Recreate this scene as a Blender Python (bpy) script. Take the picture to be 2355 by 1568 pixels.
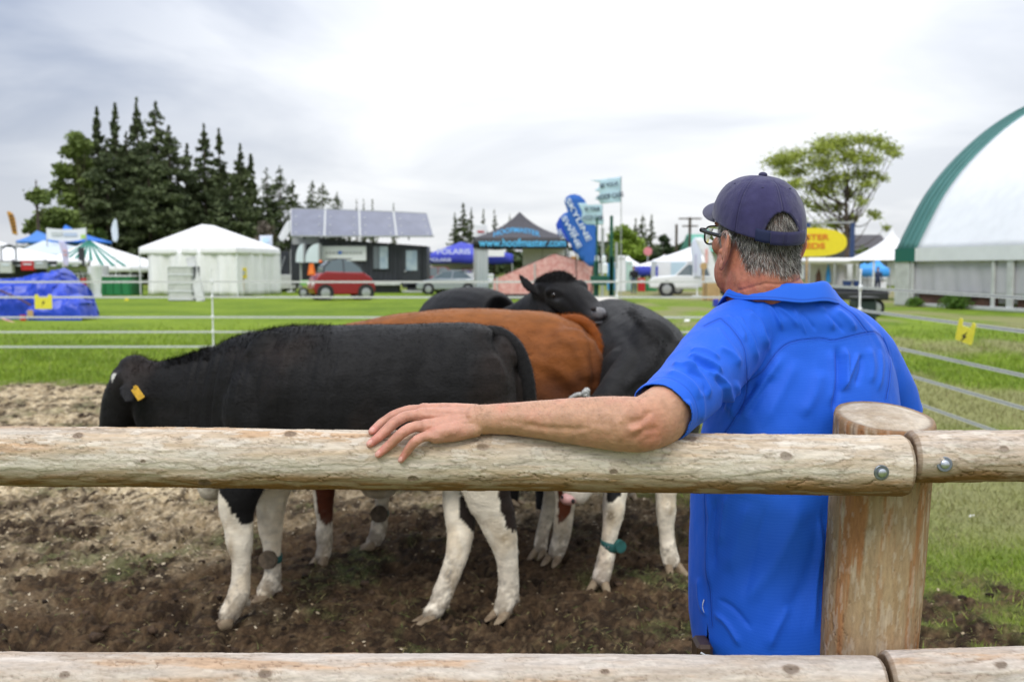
import bpy, math, random
import numpy as np
from mathutils import Vector, Matrix
random.seed(7)
RNG = np.random.default_rng(11)
sc = bpy.context.scene
C = sc.collection
for o in list(bpy.data.objects):
    bpy.data.objects.remove(o)
PITCH = math.radians(4.15)
FPX = 2290.0            # focal length in units of a 2355 wide frame (35 mm on 36 mm)
CAMZ = 1.6
cam = bpy.data.cameras.new('camera')
cam.lens = 35.0
cam.sensor_width = 36.0
cam.clip_start = 0.05
cam.clip_end = 6000
cam.dof.use_dof = True
cam.dof.focus_distance = 1.86
cam.dof.aperture_fstop = 5.6
camo = bpy.data.objects.new('camera', cam)
C.objects.link(camo)
camo.location = (0, 0, CAMZ)
camo.rotation_euler = (math.pi / 2 - PITCH, 0, 0)
sc.camera = camo
SUN_EL, SUN_AZ = math.radians(50), math.radians(-148)   # azimuth from +Y towards +X
world = bpy.data.worlds.new('World')
sc.world = world
world.use_nodes = True
nt = world.node_tree
for n in list(nt.nodes):
    nt.nodes.remove(n)
def wn(t, **k):
    n = nt.nodes.new(t)
    for a, b in k.items():
        setattr(n, a, b)
    return n
def wmath(op, a, b=None, c=None):
    n = wn('ShaderNodeMath', operation=op)
    for i, v in enumerate((a, b, c)):
        if v is None:
            continue
        if isinstance(v, (int, float)):
            n.inputs[i].default_value = v
        else:
            nt.links.new(v, n.inputs[i])
    return n.outputs[0]
sky = wn('ShaderNodeTexSky')
sky.sky_type = 'NISHITA'
sky.sun_disc = False
sky.sun_elevation = SUN_EL
sky.sun_rotation = SUN_AZ
bg_sky = wn('ShaderNodeBackground')
bg_sky.inputs[1].default_value = 0.10
nt.links.new(sky.outputs[0], bg_sky.inputs[0])
tc = wn('ShaderNodeTexCoord')
sep = wn('ShaderNodeSeparateXYZ')
nt.links.new(tc.outputs['Generated'], sep.inputs[0])
zc = wmath('MAXIMUM', sep.outputs[2], 0.0)
grad = wmath('MULTIPLY_ADD', zc, 1.9, 1.0)
den = wmath('ADD', zc, 0.16)
cx = wmath('DIVIDE', sep.outputs[0], den)
cy = wmath('DIVIDE', sep.outputs[1], den)
comb = wn('ShaderNodeCombineXYZ')
nt.links.new(cx, comb.inputs[0]); nt.links.new(cy, comb.inputs[1])
no1 = wn('ShaderNodeTexNoise')
no1.inputs['Scale'].default_value = 0.85
no1.inputs['Detail'].default_value = 5
no1.inputs['Roughness'].default_value = 0.5
no1.inputs['Distortion'].default_value = 0.5
nt.links.new(comb.outputs[0], no1.inputs['Vector'])
mp = wn('ShaderNodeMapping')
mp.inputs['Location'].default_value = (3.1, 1.7, 0)
nt.links.new(comb.outputs[0], mp.inputs['Vector'])
no2 = wn('ShaderNodeTexNoise')
no2.inputs['Scale'].default_value = 0.42
no2.inputs['Detail'].default_value = 3
nt.links.new(mp.outputs[0], no2.inputs['Vector'])
ramp = wn('ShaderNodeMapRange')
ramp.inputs[1].default_value = 0.42; ramp.inputs[2].default_value = 0.62
ramp.inputs[3].default_value = 0.0; ramp.inputs[4].default_value = 1.0
nt.links.new(no1.outputs[0], ramp.inputs[0])
side = wn('ShaderNodeMapRange')
side.inputs[1].default_value = -0.10; side.inputs[2].default_value = -0.46
side.inputs[3].default_value = 0.0; side.inputs[4].default_value = 1.0
nt.links.new(sep.outputs[0], side.inputs[0])
side2 = wn('ShaderNodeMapRange')
side2.inputs[1].default_value = 0.20; side2.inputs[2].default_value = 0.60
side2.inputs[3].default_value = 0.0; side2.inputs[4].default_value = 0.42
nt.links.new(sep.outputs[0], side2.inputs[0])
hgt = wn('ShaderNodeMapRange')
hgt.inputs[1].default_value = 0.0; hgt.inputs[2].default_value = 0.26
hgt.inputs[3].default_value = 0.20; hgt.inputs[4].default_value = 1.0
nt.links.new(zc, hgt.inputs[0])
sides = wmath('ADD', side.outputs[0], side2.outputs[0])
sides = wmath('MULTIPLY', sides, hgt.outputs[0])
nz = wmath('MULTIPLY_ADD', ramp.outputs[0], 0.34, wmath('MULTIPLY', sides, 1.0))
nz = wmath('MULTIPLY_ADD', wmath('SUBTRACT', no2.outputs[0], 0.5), 0.55, nz)
nz = wmath('MULTIPLY', nz, wmath('MULTIPLY_ADD', hgt.outputs[0], 0.5, 0.5))
nz = wmath('MINIMUM', wmath('MAXIMUM', nz, 0.0), 1.0)
mixc = wn('ShaderNodeMix', data_type='RGBA')
nt.links.new(nz, mixc.inputs[0])
mixc.inputs[6].default_value = (0.76, 0.77, 0.785, 1)
mixc.inputs[7].default_value = (0.17, 0.215, 0.315, 1)
mul = wn('ShaderNodeMix', data_type='RGBA', blend_type='MULTIPLY')
mul.inputs[0].default_value = 1.0
nt.links.new(mixc.outputs[2], mul.inputs[6])
cg = wn('ShaderNodeCombineXYZ')
for i in range(3):
    nt.links.new(grad, cg.inputs[i])
nt.links.new(cg.outputs[0], mul.inputs[7])
bg_cloud = wn('ShaderNodeBackground')
bg_cloud.inputs[1].default_value = 1.0
nt.links.new(mul.outputs[2], bg_cloud.inputs[0])
mixs = wn('ShaderNodeMixShader')
mixs.inputs[0].default_value = 0.93
nt.links.new(bg_sky.outputs[0], mixs.inputs[1])
nt.links.new(bg_cloud.outputs[0], mixs.inputs[2])
wo = wn('ShaderNodeOutputWorld')
nt.links.new(mixs.outputs[0], wo.inputs[0])
sun = bpy.data.lights.new('sun', 'SUN')
sun.energy = 1.5
sun.angle = math.radians(22)
sun.color = (1.0, 0.965, 0.91)
suno = bpy.data.objects.new('sun', sun)
C.objects.link(suno)
sd = Vector((math.sin(SUN_AZ) * math.cos(SUN_EL), math.cos(SUN_AZ) * math.cos(SUN_EL), math.sin(SUN_EL)))
suno.rotation_euler = (-sd).to_track_quat('-Z', 'Y').to_euler()
suno.location = (-10, -4, 20)
sc.view_settings.view_transform = 'Standard'
sc.view_settings.look = 'None'
sc.view_settings.exposure = 0.26
sc.view_settings.gamma = 1.0
sc.view_settings.use_curve_mapping = False
sc.render.engine = 'CYCLES'
sc.cycles.use_denoising = True
sc.cycles.max_bounces = 6
sc.cycles.diffuse_bounces = 3
sc.cycles.glossy_bounces = 3
sc.cycles.transmission_bounces = 4
sc.cycles.transparent_max_bounces = 6
SP, CP = math.sin(PITCH), math.cos(PITCH)
def W(x, y, Y):
    """the place at depth Y that the frame (2355 x 1568) shows at x, y"""
    a = (x - 1177.5) / FPX
    b = (784.0 - y) / FPX
    dy = CP + b * SP
    dz = -SP + b * CP
    t = Y / dy
    return np.array((a * t, Y, CAMZ + dz * t))
def G(x, y, z=0.0):
    a = (x - 1177.5) / FPX
    b = (784.0 - y) / FPX
    dy = CP + b * SP
    dz = -SP + b * CP
    t = (z - CAMZ) / dz
    return np.array((a * t, dy * t, z))
def PX(P):
    """places (n,3) -> frame x, y, depth"""
    P = np.asarray(P, float).reshape(-1, 3)
    x, y, z = P[:, 0], P[:, 1], P[:, 2] - CAMZ
    d = y * CP - z * SP
    u = y * SP + z * CP
    return 1177.5 + FPX * x / d, 784.0 - FPX * u / d, d
def mpp(Y):
    return Y / FPX
def _hash(ix, iy, iz, seed):
    h = (ix.astype(np.int64) * 374761393 + iy.astype(np.int64) * 668265263 + iz.astype(np.int64) * 2147483647 + seed * 1274126177) & 0xffffffff
    h = ((h ^ (h >> 13)) * 1274126177) & 0xffffffff
    h = (h ^ (h >> 16)) & 0xffffffff
    return h / 4294967295.0
def vnoise(P, scale=1.0, seed=0):
    P = np.asarray(P, float) * scale
    i = np.floor(P).astype(np.int64)
    f = P - i
    f = f * f * (3 - 2 * f)
    r = 0
    for dx in (0, 1):
        wx = f[:, 0] if dx else 1 - f[:, 0]
        for dy in (0, 1):
            wy = f[:, 1] if dy else 1 - f[:, 1]
            for dz in (0, 1):
                wz = f[:, 2] if dz else 1 - f[:, 2]
                r = r + wx * wy * wz * _hash(i[:, 0] + dx, i[:, 1] + dy, i[:, 2] + dz, seed)
    return r
def fbm(P, scale=1.0, octaves=4, seed=0, gain=0.5):
    r, a, s = 0, 1.0, 0
    for k in range(octaves):
        r = r + a * vnoise(P, scale * 2.03 ** k, seed + k * 17)
        s += a
        a *= gain
    return r / s
def sstep(a, b, x):
    t = np.clip((x - a) / (b - a), 0, 1)
    return t * t * (3 - 2 * t)
def mixv(a, b, t):
    a = np.asarray(a, float); b = np.asarray(b, float)
    t = np.asarray(t)[:, None]
    return a * (1 - t) + b * t
def seg_dist(P, poly):
    """distance of points (n,2 or 3) to a polyline, and the arc parameter"""
    P = np.asarray(P, float); poly = np.asarray(poly, float)
    best = np.full(len(P), 1e9); par = np.zeros(len(P))
    L = 0
    tot = sum(np.linalg.norm(poly[k + 1] - poly[k]) for k in range(len(poly) - 1))
    for k in range(len(poly) - 1):
        a, b = poly[k], poly[k + 1]
        d = b - a
        l = np.linalg.norm(d)
        t = np.clip(((P - a) @ d) / (l * l + 1e-12), 0, 1)
        q = a + t[:, None] * d
        D = np.linalg.norm(P - q, axis=1)
        m = D < best
        best[m] = D[m]
        par[m] = (L + t[m] * l) / tot
        L += l
    return best, par
def smooth_path(pts, n):
    """Catmull-Rom resampling of rows (any width)"""
    pts = np.asarray(pts, float)
    if len(pts) < 3:
        t = np.linspace(0, 1, n)[:, None]
        return pts[0] * (1 - t) + pts[-1] * t
    p = np.vstack([2 * pts[0] - pts[1], pts, 2 * pts[-1] - pts[-2]])
    out = []
    m = len(pts) - 1
    for u in np.linspace(0, m, n):
        k = min(int(u), m - 1)
        t = u - k
        a, b, c, d = p[k], p[k + 1], p[k + 2], p[k + 3]
        out.append(0.5 * ((2 * b) + (-a + c) * t + (2 * a - 5 * b + 4 * c - d) * t * t + (-a + 3 * b - 3 * c + d) * t ** 3))
    return np.array(out)
ORG = {}
def _props(o, label=None, cat=None, group=None, kind=None):
    if label: o['label'] = label
    if cat: o['category'] = cat
    if group: o['group'] = group
    if kind: o['kind'] = kind
    return o
def thing(name, label, cat, loc, group=None):
    o = bpy.data.objects.new(name, None)
    o.empty_display_size = 0.1
    C.objects.link(o)
    o.location = tuple(float(v) for v in loc)
    ORG[o.name] = np.array(loc, float)
    return _props(o, label, cat, group)
def link_mesh(me, name, material, parent=None, org=None):
    o = bpy.data.objects.new(name, me)
    C.objects.link(o)
    if material is not None and not me.materials:
        for m in (material if isinstance(material, (list, tuple)) else [material]):
            me.materials.append(m)
    if parent is not None:
        o.parent = parent
        ORG[o.name] = ORG[parent.name]
    else:
        o.location = tuple(float(v) for v in (org if org is not None else (0, 0, 0)))
        ORG[o.name] = np.array(org if org is not None else (0, 0, 0), float)
    return o
def mesh_obj(name, V, F, material, parent=None, org=None, smooth=False, col=None, attrs=None, mats=None, **props):
    """V world coordinates; F list of faces or (n,3)/(n,4) array"""
    V = np.asarray(V, float).reshape(-1, 3)
    base = ORG[parent.name] if parent is not None else np.array(org if org is not None else (0, 0, 0), float)
    V = V - base
    me = bpy.data.meshes.new(name)
    if isinstance(F, np.ndarray):
        n, k = F.shape
        me.vertices.add(len(V)); me.vertices.foreach_set('co', V.astype(np.float32).ravel())
        me.loops.add(n * k); me.loops.foreach_set('vertex_index', F.astype(np.int32).ravel())
        me.polygons.add(n)
        me.polygons.foreach_set('loop_start', np.arange(0, n * k, k, dtype=np.int32))
        me.polygons.foreach_set('loop_total', np.full(n, k, dtype=np.int32))
        me.update(calc_edges=True)
    else:
        me.from_pydata(V.tolist(), [], [list(map(int, f)) for f in F])
        me.update()
    if smooth:
        me.polygons.foreach_set('use_smooth', np.ones(len(me.polygons), dtype=bool))
    if col is not None:
        a = me.color_attributes.new('Col', 'FLOAT_COLOR', 'POINT')
        c = np.ones((len(V), 4), np.float32); c[:, :3] = col
        a.data.foreach_set('color', c.ravel())
    for k, v in (attrs or {}).items():
        v = np.asarray(v, np.float32)
        if v.ndim == 1:
            a = me.attributes.new(k, 'FLOAT', 'POINT'); a.data.foreach_set('value', v)
        else:
            a = me.attributes.new(k, 'FLOAT_VECTOR', 'POINT'); a.data.foreach_set('vector', v.ravel())
    o = link_mesh(me, name, material, parent, org)
    if mats is not None:
        me.polygons.foreach_set('material_index', np.asarray(mats, dtype=np.int32))
    return _props(o, **props)
def frame_of(d, up=(0, 0, 1)):
    d = np.asarray(d, float); d = d / (np.linalg.norm(d) + 1e-12)
    up = np.asarray(up, float)
    s = np.cross(up, d)
    if np.linalg.norm(s) < 1e-3:
        s = np.cross((1.0, 0, 0), d)
    s /= np.linalg.norm(s)
    u = np.cross(d, s)
    return s, u, d
class MB:
    """collects simple shapes; build() makes them one mesh"""
    def __init__(self):
        self.v = []; self.f = []; self.mi = []; self.cur = 0
    def add(self, V, F):
        b = len(self.v)
        self.v.extend([tuple(map(float, p)) for p in V])
        self.f.extend([[b + int(i) for i in f] for f in F])
        self.mi.extend([self.cur] * len(F))
        return self
    def box(self, c, s, rot=None, bev=0.0):
        """centre, full size, optional 3x3 rotation; bev = chamfered edges"""
        hx, hy, hz = (k / 2 for k in s)
        if bev <= 0:
            V = np.array([(x, y, z) for x in (-hx, hx) for y in (-hy, hy) for z in (-hz, hz)])
            F = [(0, 1, 3, 2), (4, 6, 7, 5), (0, 4, 5, 1), (2, 3, 7, 6), (0, 2, 6, 4), (1, 5, 7, 3)]
        else:
            b = min(bev, hx * .9, hy * .9, hz * .9)
            V = []; idx = {}
            for sx in (-1, 1):
                for sy in (-1, 1):
                    for sz in (-1, 1):
                        for ax in range(3):
                            p = [sx * (hx - b), sy * (hy - b), sz * (hz - b)]
                            p[ax] = (sx * hx, sy * hy, sz * hz)[ax]
                            idx[(sx, sy, sz, ax)] = len(V); V.append(p)
            V = np.array(V); F = []
            for ax in range(3):
                o1, o2 = [k for k in range(3) if k != ax]
                for s_ in (-1, 1):
                    q = []
                    for a, b2 in ((-1, -1), (1, -1), (1, 1), (-1, 1)):
                        k = [0, 0, 0]; k[ax] = s_; k[o1] = a; k[o2] = b2
                        q.append(idx[(*k, ax)])
                    F.append(q)
            for ax in range(3):          # edges along ax
                o1, o2 = [k for k in range(3) if k != ax]
                for a in (-1, 1):
                    for b2 in (-1, 1):
                        k1 = [0, 0, 0]; k1[ax] = -1; k1[o1] = a; k1[o2] = b2
                        k2 = list(k1); k2[ax] = 1
                        F.append([idx[(*k1, o1)], idx[(*k2, o1)], idx[(*k2, o2)], idx[(*k1, o2)]])
            for sx in (-1, 1):
                for sy in (-1, 1):
                    for sz in (-1, 1):
                        F.append([idx[(sx, sy, sz, a)] for a in range(3)])
        if rot is not None:
            V = V @ np.asarray(rot).T
        return self.add(V + np.asarray(c, float), F)
    def pbox(self, x0, y0, x1, y1, Y, d, bev=0.0):
        """a box whose front face fills a frame rectangle at depth Y"""
        a = W(x0, y1, Y); b = W(x1, y0, Y)
        c = ((a[0] + b[0]) / 2, Y + d / 2, (a[2] + b[2]) / 2)
        return self.box(c, (abs(b[0] - a[0]), d, abs(b[2] - a[2])), None, bev)
    def prism(self, pts, n):
        """closed polygon (n,3) extruded by vector n"""
        pts = np.asarray(pts, float); n = np.asarray(n, float); k = len(pts)
        V = np.vstack([pts, pts + n])
        F = [list(range(k))[::-1], [k + i for i in range(k)]] + [[i, (i + 1) % k, k + (i + 1) % k, k + i] for i in range(k)]
        return self.add(V, F)
    def tube(self, pts, r, seg=8, up=(0, 0, 1), caps=True, flat=None):
        """r number, list, or list of (side, up) radii"""
        pts = np.asarray(pts, float); n = len(pts)
        if np.isscalar(r): r = [r] * n
        rr = [(a, a) if np.isscalar(a) else tuple(a) for a in r]
        V = []
        for i in range(n):
            d = pts[min(i + 1, n - 1)] - pts[max(i - 1, 0)]
            s, u, _ = frame_of(d, up)
            for k in range(seg):
                a = 2 * math.pi * (k + .5) / seg
                V.append(pts[i] + s * (math.cos(a) * rr[i][0]) + u * (math.sin(a) * rr[i][1]))
        F = [[i * seg + k, i * seg + (k + 1) % seg, (i + 1) * seg + (k + 1) % seg, (i + 1) * seg + k] for i in range(n - 1) for k in range(seg)]
        if caps:
            F += [list(range(seg))[::-1], [(n - 1) * seg + k for k in range(seg)]]
        return self.add(V, F)
    def ball(self, c, r, rot=None, nu=12, nv=8):
        if np.isscalar(r): r = (r, r, r)
        V = [(0, 0, -1)]
        for j in range(1, nv):
            t = -math.pi / 2 + math.pi * j / nv
            for i in range(nu):
                a = 2 * math.pi * i / nu
                V.append((math.cos(t) * math.cos(a), math.cos(t) * math.sin(a), math.sin(t)))
        V.append((0, 0, 1))
        V = np.array(V) * np.array(r)
        if rot is not None: V = V @ np.asarray(rot).T
        F = [[0, 1 + (i + 1) % nu, 1 + i] for i in range(nu)]
        for j in range(nv - 2):
            for i in range(nu):
                a = 1 + j * nu + i; b = 1 + j * nu + (i + 1) % nu
                F.append([a, b, b + nu, a + nu])
        top = len(V) - 1
        F += [[top, 1 + (nv - 2) * nu + i, 1 + (nv - 2) * nu + (i + 1) % nu] for i in range(nu)]
        return self.add(V + np.asarray(c, float), F)
    def cyl(self, a, b, r, seg=16, r2=None):
        return self.tube([a, b], [r, r if r2 is None else r2], seg)
    def grid(self, P):
        """P (n,m,3) sheet"""
        P = np.asarray(P, float); n, m = P.shape[:2]
        return self.add(P.reshape(-1, 3), [[i * m + j, i * m + j + 1, (i + 1) * m + j + 1, (i + 1) * m + j] for i in range(n - 1) for j in range(m - 1)])
    def build(self, name, material, parent=None, org=None, smooth=False, **props):
        return mesh_obj(name, np.array(self.v), self.f, material, parent, org, smooth, mats=self.mi if any(self.mi) else None, **props)
def auto_smooth(o, deg=35):
    me = o.data
    me.polygons.foreach_set('use_smooth', np.ones(len(me.polygons), dtype=bool))
    me.set_sharp_from_angle(angle=math.radians(deg)) if hasattr(me, 'set_sharp_from_angle') else None
    return o
def remesh(V, F, voxel, smooth_iter=4, factor=0.5):
    """one continuous skin over overlapping closed shapes -> V, quads, normals"""
    me = bpy.data.meshes.new('tmp')
    me.from_pydata([tuple(v) for v in V], [], F)
    o = bpy.data.objects.new('tmp', me)
    C.objects.link(o)
    m = o.modifiers.new('r', 'REMESH'); m.mode = 'VOXEL'; m.voxel_size = voxel; m.adaptivity = 0
    s = o.modifiers.new('s', 'SMOOTH'); s.factor = factor; s.iterations = smooth_iter
    dg = bpy.context.evaluated_depsgraph_get()
    e = o.evaluated_get(dg)
    em = e.to_mesh()
    n = len(em.vertices)
    co = np.empty(n * 3, np.float32); em.vertices.foreach_get('co', co)
    nv = np.empty(n * 3, np.float32); em.vertex_normals.foreach_get('vector', nv)
    lt = np.empty(len(em.polygons), np.int32); em.polygons.foreach_get('loop_total', lt)
    li = np.empty(len(em.loops), np.int32); em.loops.foreach_get('vertex_index', li)
    if (lt == 4).all():
        Fq = li.reshape(-1, 4)
    else:
        Fq = []; k = 0
        for c in lt:
            Fq.append(li[k:k + c].tolist()); k += c
    e.to_mesh_clear()
    bpy.data.objects.remove(o); bpy.data.meshes.remove(me)
    return co.reshape(-1, 3).astype(float), Fq, nv.reshape(-1, 3).astype(float)
def normals_of(V, F):
    F = np.asarray(F)
    n = np.cross(V[F[:, 2]] - V[F[:, 0]], V[F[:, 3]] - V[F[:, 1]]) if F.shape[1] == 4 else np.cross(V[F[:, 1]] - V[F[:, 0]], V[F[:, 2]] - V[F[:, 0]])
    N = np.zeros_like(V)
    for k in range(F.shape[1]):
        np.add.at(N, F[:, k], n)
    return N / (np.linalg.norm(N, axis=1)[:, None] + 1e-12)
def loft(mb, rows, n=None, seg=20, up=(0, 0, 1), cap=True, power=2.0, upvec=None):
    """rows: (x,y,z,side radius,up radius); elliptic tube with rounded ends"""
    R = np.asarray(rows, float)
    if n: R = smooth_path(R, n)
    R[:, 3:5] = np.maximum(R[:, 3:5], 0.001)
    P = R[:, :3]
    V = []; m = len(R)
    rings = []
    def ring(c, d, a, b, w):
        s, u, _ = frame_of(d, up if upvec is None else upvec)
        for k in range(seg):
            t = 2 * math.pi * k / seg
            ct, st = math.cos(t), math.sin(t)
            e = 2.0 / power
            V.append(c + s * (math.copysign(abs(ct) ** e, ct) * a * w) + u * (math.copysign(abs(st) ** e, st) * b * w))
    dirs = [P[min(i + 1, m - 1)] - P[max(i - 1, 0)] for i in range(m)]
    d0 = dirs[0] / np.linalg.norm(dirs[0]); d1 = dirs[-1] / np.linalg.norm(dirs[-1])
    if cap:
        r0 = min(R[0, 3], R[0, 4]); r1 = min(R[-1, 3], R[-1, 4])
        for q in (0.95, 0.7, 0.35):
            ring(P[0] - d0 * r0 * q, dirs[0], R[0, 3], R[0, 4], math.sqrt(1 - q * q))
    for i in range(m):
        ring(P[i], dirs[i], R[i, 3], R[i, 4], 1)
    if cap:
        for q in (0.35, 0.7, 0.95):
            ring(P[-1] + d1 * r1 * q, dirs[-1], R[-1, 3], R[-1, 4], math.sqrt(1 - q * q))
    k = len(V) // seg
    F = [[i * seg + j, i * seg + (j + 1) % seg, (i + 1) * seg + (j + 1) % seg, (i + 1) * seg + j] for i in range(k - 1) for j in range(seg)]
    F += [list(range(seg))[::-1], [(k - 1) * seg + j for j in range(seg)]]
    mb.add(V, F)
    return mb
def strands(roots, dirs, length, width, droop=0.0, seg=3, curl=0.0, side=None, rng=RNG):
    """thin tapering ribbons; returns V, F(quads), index of strand per vertex"""
    n = len(roots)
    length = np.broadcast_to(length, (n,)); width = np.broadcast_to(width, (n,))
    d = dirs / (np.linalg.norm(dirs, axis=1)[:, None] + 1e-9)
    if side is None:
        side = np.cross(d, rng.normal(size=(n, 3)))
    side = side / (np.linalg.norm(side, axis=1)[:, None] + 1e-9)
    V = np.zeros((n, seg + 1, 2, 3))
    p = roots.copy(); dd = d.copy()
    bend = rng.normal(size=(n, 3)) * curl
    for s in range(seg + 1):
        w = (width * (1 - 0.85 * s / seg))[:, None] * 0.5
        V[:, s, 0] = p - side * w
        V[:, s, 1] = p + side * w
        p = p + dd * (length / seg)[:, None]
        dd = dd + np.array((0, 0, -droop)) + bend
        dd /= np.linalg.norm(dd, axis=1)[:, None]
    base = (np.arange(n) * (seg + 1) * 2)[:, None]
    F = []
    for s in range(seg):
        a = s * 2
        F.append(np.concatenate([base + a, base + a + 1, base + a + 3, base + a + 2], axis=1))
    F = np.stack(F, axis=1).reshape(-1, 4)
    return V.reshape(-1, 3), F, np.repeat(np.arange(n), (seg + 1) * 2)
def M(name, col=(.5, .5, .5), rough=.6, metal=0.0, var=0.0, vscale=6.0, bump=0.0, bscale=40.0, spec=0.5,
      attr=None, sheen=0.0, sss=0.0, col2=None, stretch=(1, 1, 1), detail=4, alpha=1.0, trans=0.0, emit=0.0, dirt=0.0, dirtcol=(.12, .1, .07)):
    m = bpy.data.materials.new(name)
    m.use_nodes = True
    t = m.node_tree
    b = t.nodes['Principled BSDF']
    b.inputs['Roughness'].default_value = rough
    b.inputs['Metallic'].default_value = metal
    b.inputs['Specular IOR Level'].default_value = spec
    b.inputs['Base Color'].default_value = (*col, 1)
    if sheen:
        b.inputs['Sheen Weight'].default_value = sheen
        b.inputs['Sheen Roughness'].default_value = 0.4
    if sss:
        b.inputs['Subsurface Weight'].default_value = sss
        b.inputs['Subsurface Radius'].default_value = (0.012, 0.004, 0.002)
        b.inputs['Subsurface Scale'].default_value = 1.0
    if trans:
        b.inputs['Transmission Weight'].default_value = trans
    if alpha < 1:
        b.inputs['Alpha'].default_value = alpha
    if emit:
        b.inputs['Emission Color'].default_value = (*col, 1); b.inputs['Emission Strength'].default_value = emit
    src = None
    if attr:
        a = t.nodes.new('ShaderNodeAttribute'); a.attribute_name = attr
        src = a.outputs['Color']
    tcn = t.nodes.new('ShaderNodeTexCoord')
    mpn = t.nodes.new('ShaderNodeMapping'); mpn.inputs['Scale'].default_value = stretch
    t.links.new(tcn.outputs['Object'], mpn.inputs['Vector'])
    if var or col2:
        n = t.nodes.new('ShaderNodeTexNoise')
        n.inputs['Scale'].default_value = vscale; n.inputs['Detail'].default_value = detail
        t.links.new(mpn.outputs[0], n.inputs['Vector'])
        if col2:
            r = t.nodes.new('ShaderNodeMapRange'); r.inputs[1].default_value = .35; r.inputs[2].default_value = .65
            t.links.new(n.outputs[0], r.inputs[0])
            mx = t.nodes.new('ShaderNodeMix'); mx.data_type = 'RGBA'
            t.links.new(r.outputs[0], mx.inputs[0])
            if src is not None: t.links.new(src, mx.inputs[6])
            else: mx.inputs[6].default_value = (*col, 1)
            mx.inputs[7].default_value = (*col2, 1)
            src = mx.outputs[2]
        if var:
            r = t.nodes.new('ShaderNodeMapRange'); r.inputs[1].default_value = .3; r.inputs[2].default_value = .7
            r.inputs[3].default_value = 1 - var; r.inputs[4].default_value = 1 + var
            t.links.new(n.outputs[0], r.inputs[0])
            cb = t.nodes.new('ShaderNodeCombineXYZ')
            for i in range(3): t.links.new(r.outputs[0], cb.inputs[i])
            mx = t.nodes.new('ShaderNodeMix'); mx.data_type = 'RGBA'; mx.blend_type = 'MULTIPLY'; mx.inputs[0].default_value = 1
            if src is not None: t.links.new(src, mx.inputs[6])
            else: mx.inputs[6].default_value = (*col, 1)
            t.links.new(cb.outputs[0], mx.inputs[7])
            src = mx.outputs[2]
    if dirt:
        n = t.nodes.new('ShaderNodeTexNoise'); n.inputs['Scale'].default_value = 2.2; n.inputs['Detail'].default_value = 6
        t.links.new(tcn.outputs['Object'], n.inputs['Vector'])
        r = t.nodes.new('ShaderNodeMapRange'); r.inputs[1].default_value = .48; r.inputs[2].default_value = .75; r.inputs[4].default_value = dirt
        t.links.new(n.outputs[0], r.inputs[0])
        mx = t.nodes.new('ShaderNodeMix'); mx.data_type = 'RGBA'
        t.links.new(r.outputs[0], mx.inputs[0])
        if src is not None: t.links.new(src, mx.inputs[6])
        else: mx.inputs[6].default_value = (*col, 1)
        mx.inputs[7].default_value = (*dirtcol, 1)
        src = mx.outputs[2]
    if src is not None:
        t.links.new(src, b.inputs['Base Color'])
    if bump:
        n = t.nodes.new('ShaderNodeTexNoise')
        n.inputs['Scale'].default_value = bscale; n.inputs['Detail'].default_value = 5
        t.links.new(mpn.outputs[0], n.inputs['Vector'])
        bp = t.nodes.new('ShaderNodeBump'); bp.inputs['Strength'].default_value = 1.0
        bp.inputs['Distance'].default_value = bump
        t.links.new(n.outputs[0], bp.inputs['Height'])
        t.links.new(bp.outputs[0], b.inputs['Normal'])
    return m
def text_mesh(name, s, size, loc, material, parent, tilt=0.0, width=None, depth=0.004, face=(0, -1, 0), bold=True, align='CENTER'):
    """flat lettering standing upright, facing -Y, turned by tilt in its own plane"""
    cu = bpy.data.curves.new('t', 'FONT')
    cu.body = s; cu.size = size; cu.extrude = depth; cu.align_x = align; cu.align_y = 'CENTER'
    if bold: cu.offset = size * 0.018
    o = bpy.data.objects.new('t', cu); C.objects.link(o)
    dg = bpy.context.evaluated_depsgraph_get()
    me = bpy.data.meshes.new_from_object(o.evaluated_get(dg))
    bpy.data.objects.remove(o); bpy.data.curves.remove(cu)
    n = len(me.vertices)
    co = np.empty(n * 3, np.float32); me.vertices.foreach_get('co', co); co = co.reshape(-1, 3).astype(float)
    if width:
        w = co[:, 0].max() - co[:, 0].min()
        co[:, 0] *= width / w
    c, s_ = math.cos(tilt), math.sin(tilt)
    x = co[:, 0] * c - co[:, 1] * s_; y = co[:, 0] * s_ + co[:, 1] * c
    fx, fy, _ = face
    L = math.hypot(fx, fy); fx /= L; fy /= L
    ax = np.array((-fy, fx, 0.0))         # reading direction
    P = np.asarray(loc, float) + x[:, None] * ax + y[:, None] * np.array((0, 0, 1.0)) + co[:, 2:3] * np.array((fx, fy, 0))
    P = P - ORG[parent.name]
    me.vertices.foreach_set('co', P.astype(np.float32).ravel())
    me.update()
    me.name = name
    me.materials.clear(); me.materials.append(material)
    o = bpy.data.objects.new(name, me); C.objects.link(o); o.parent = parent; ORG[o.name] = ORG[parent.name]
    return o
def ground_height(P):
    """soft unevenness everywhere, trodden clods inside the pen"""
    x, y = P[:, 0], P[:, 1]
    q = np.stack([x, y, np.zeros_like(x)], 1)
    pen = pen_mask(q)
    h = (fbm(q, 0.35, 2, 3) - .5) * 0.05
    tram = fbm(q + 1.7 * np.stack([fbm(q, 2.2, 2, 9), fbm(q, 2.2, 2, 10), 0 * x], 1), 5.5, 4, 21, .55)
    h = h + pen * (np.abs(tram - .5) * -0.19 + 0.03) + pen * (fbm(q, 26, 3, 33, .6) - .5) * 0.045
    h = h + (1 - pen) * (fbm(q, 9, 3, 5) - .5) * 0.02
    return h
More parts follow.
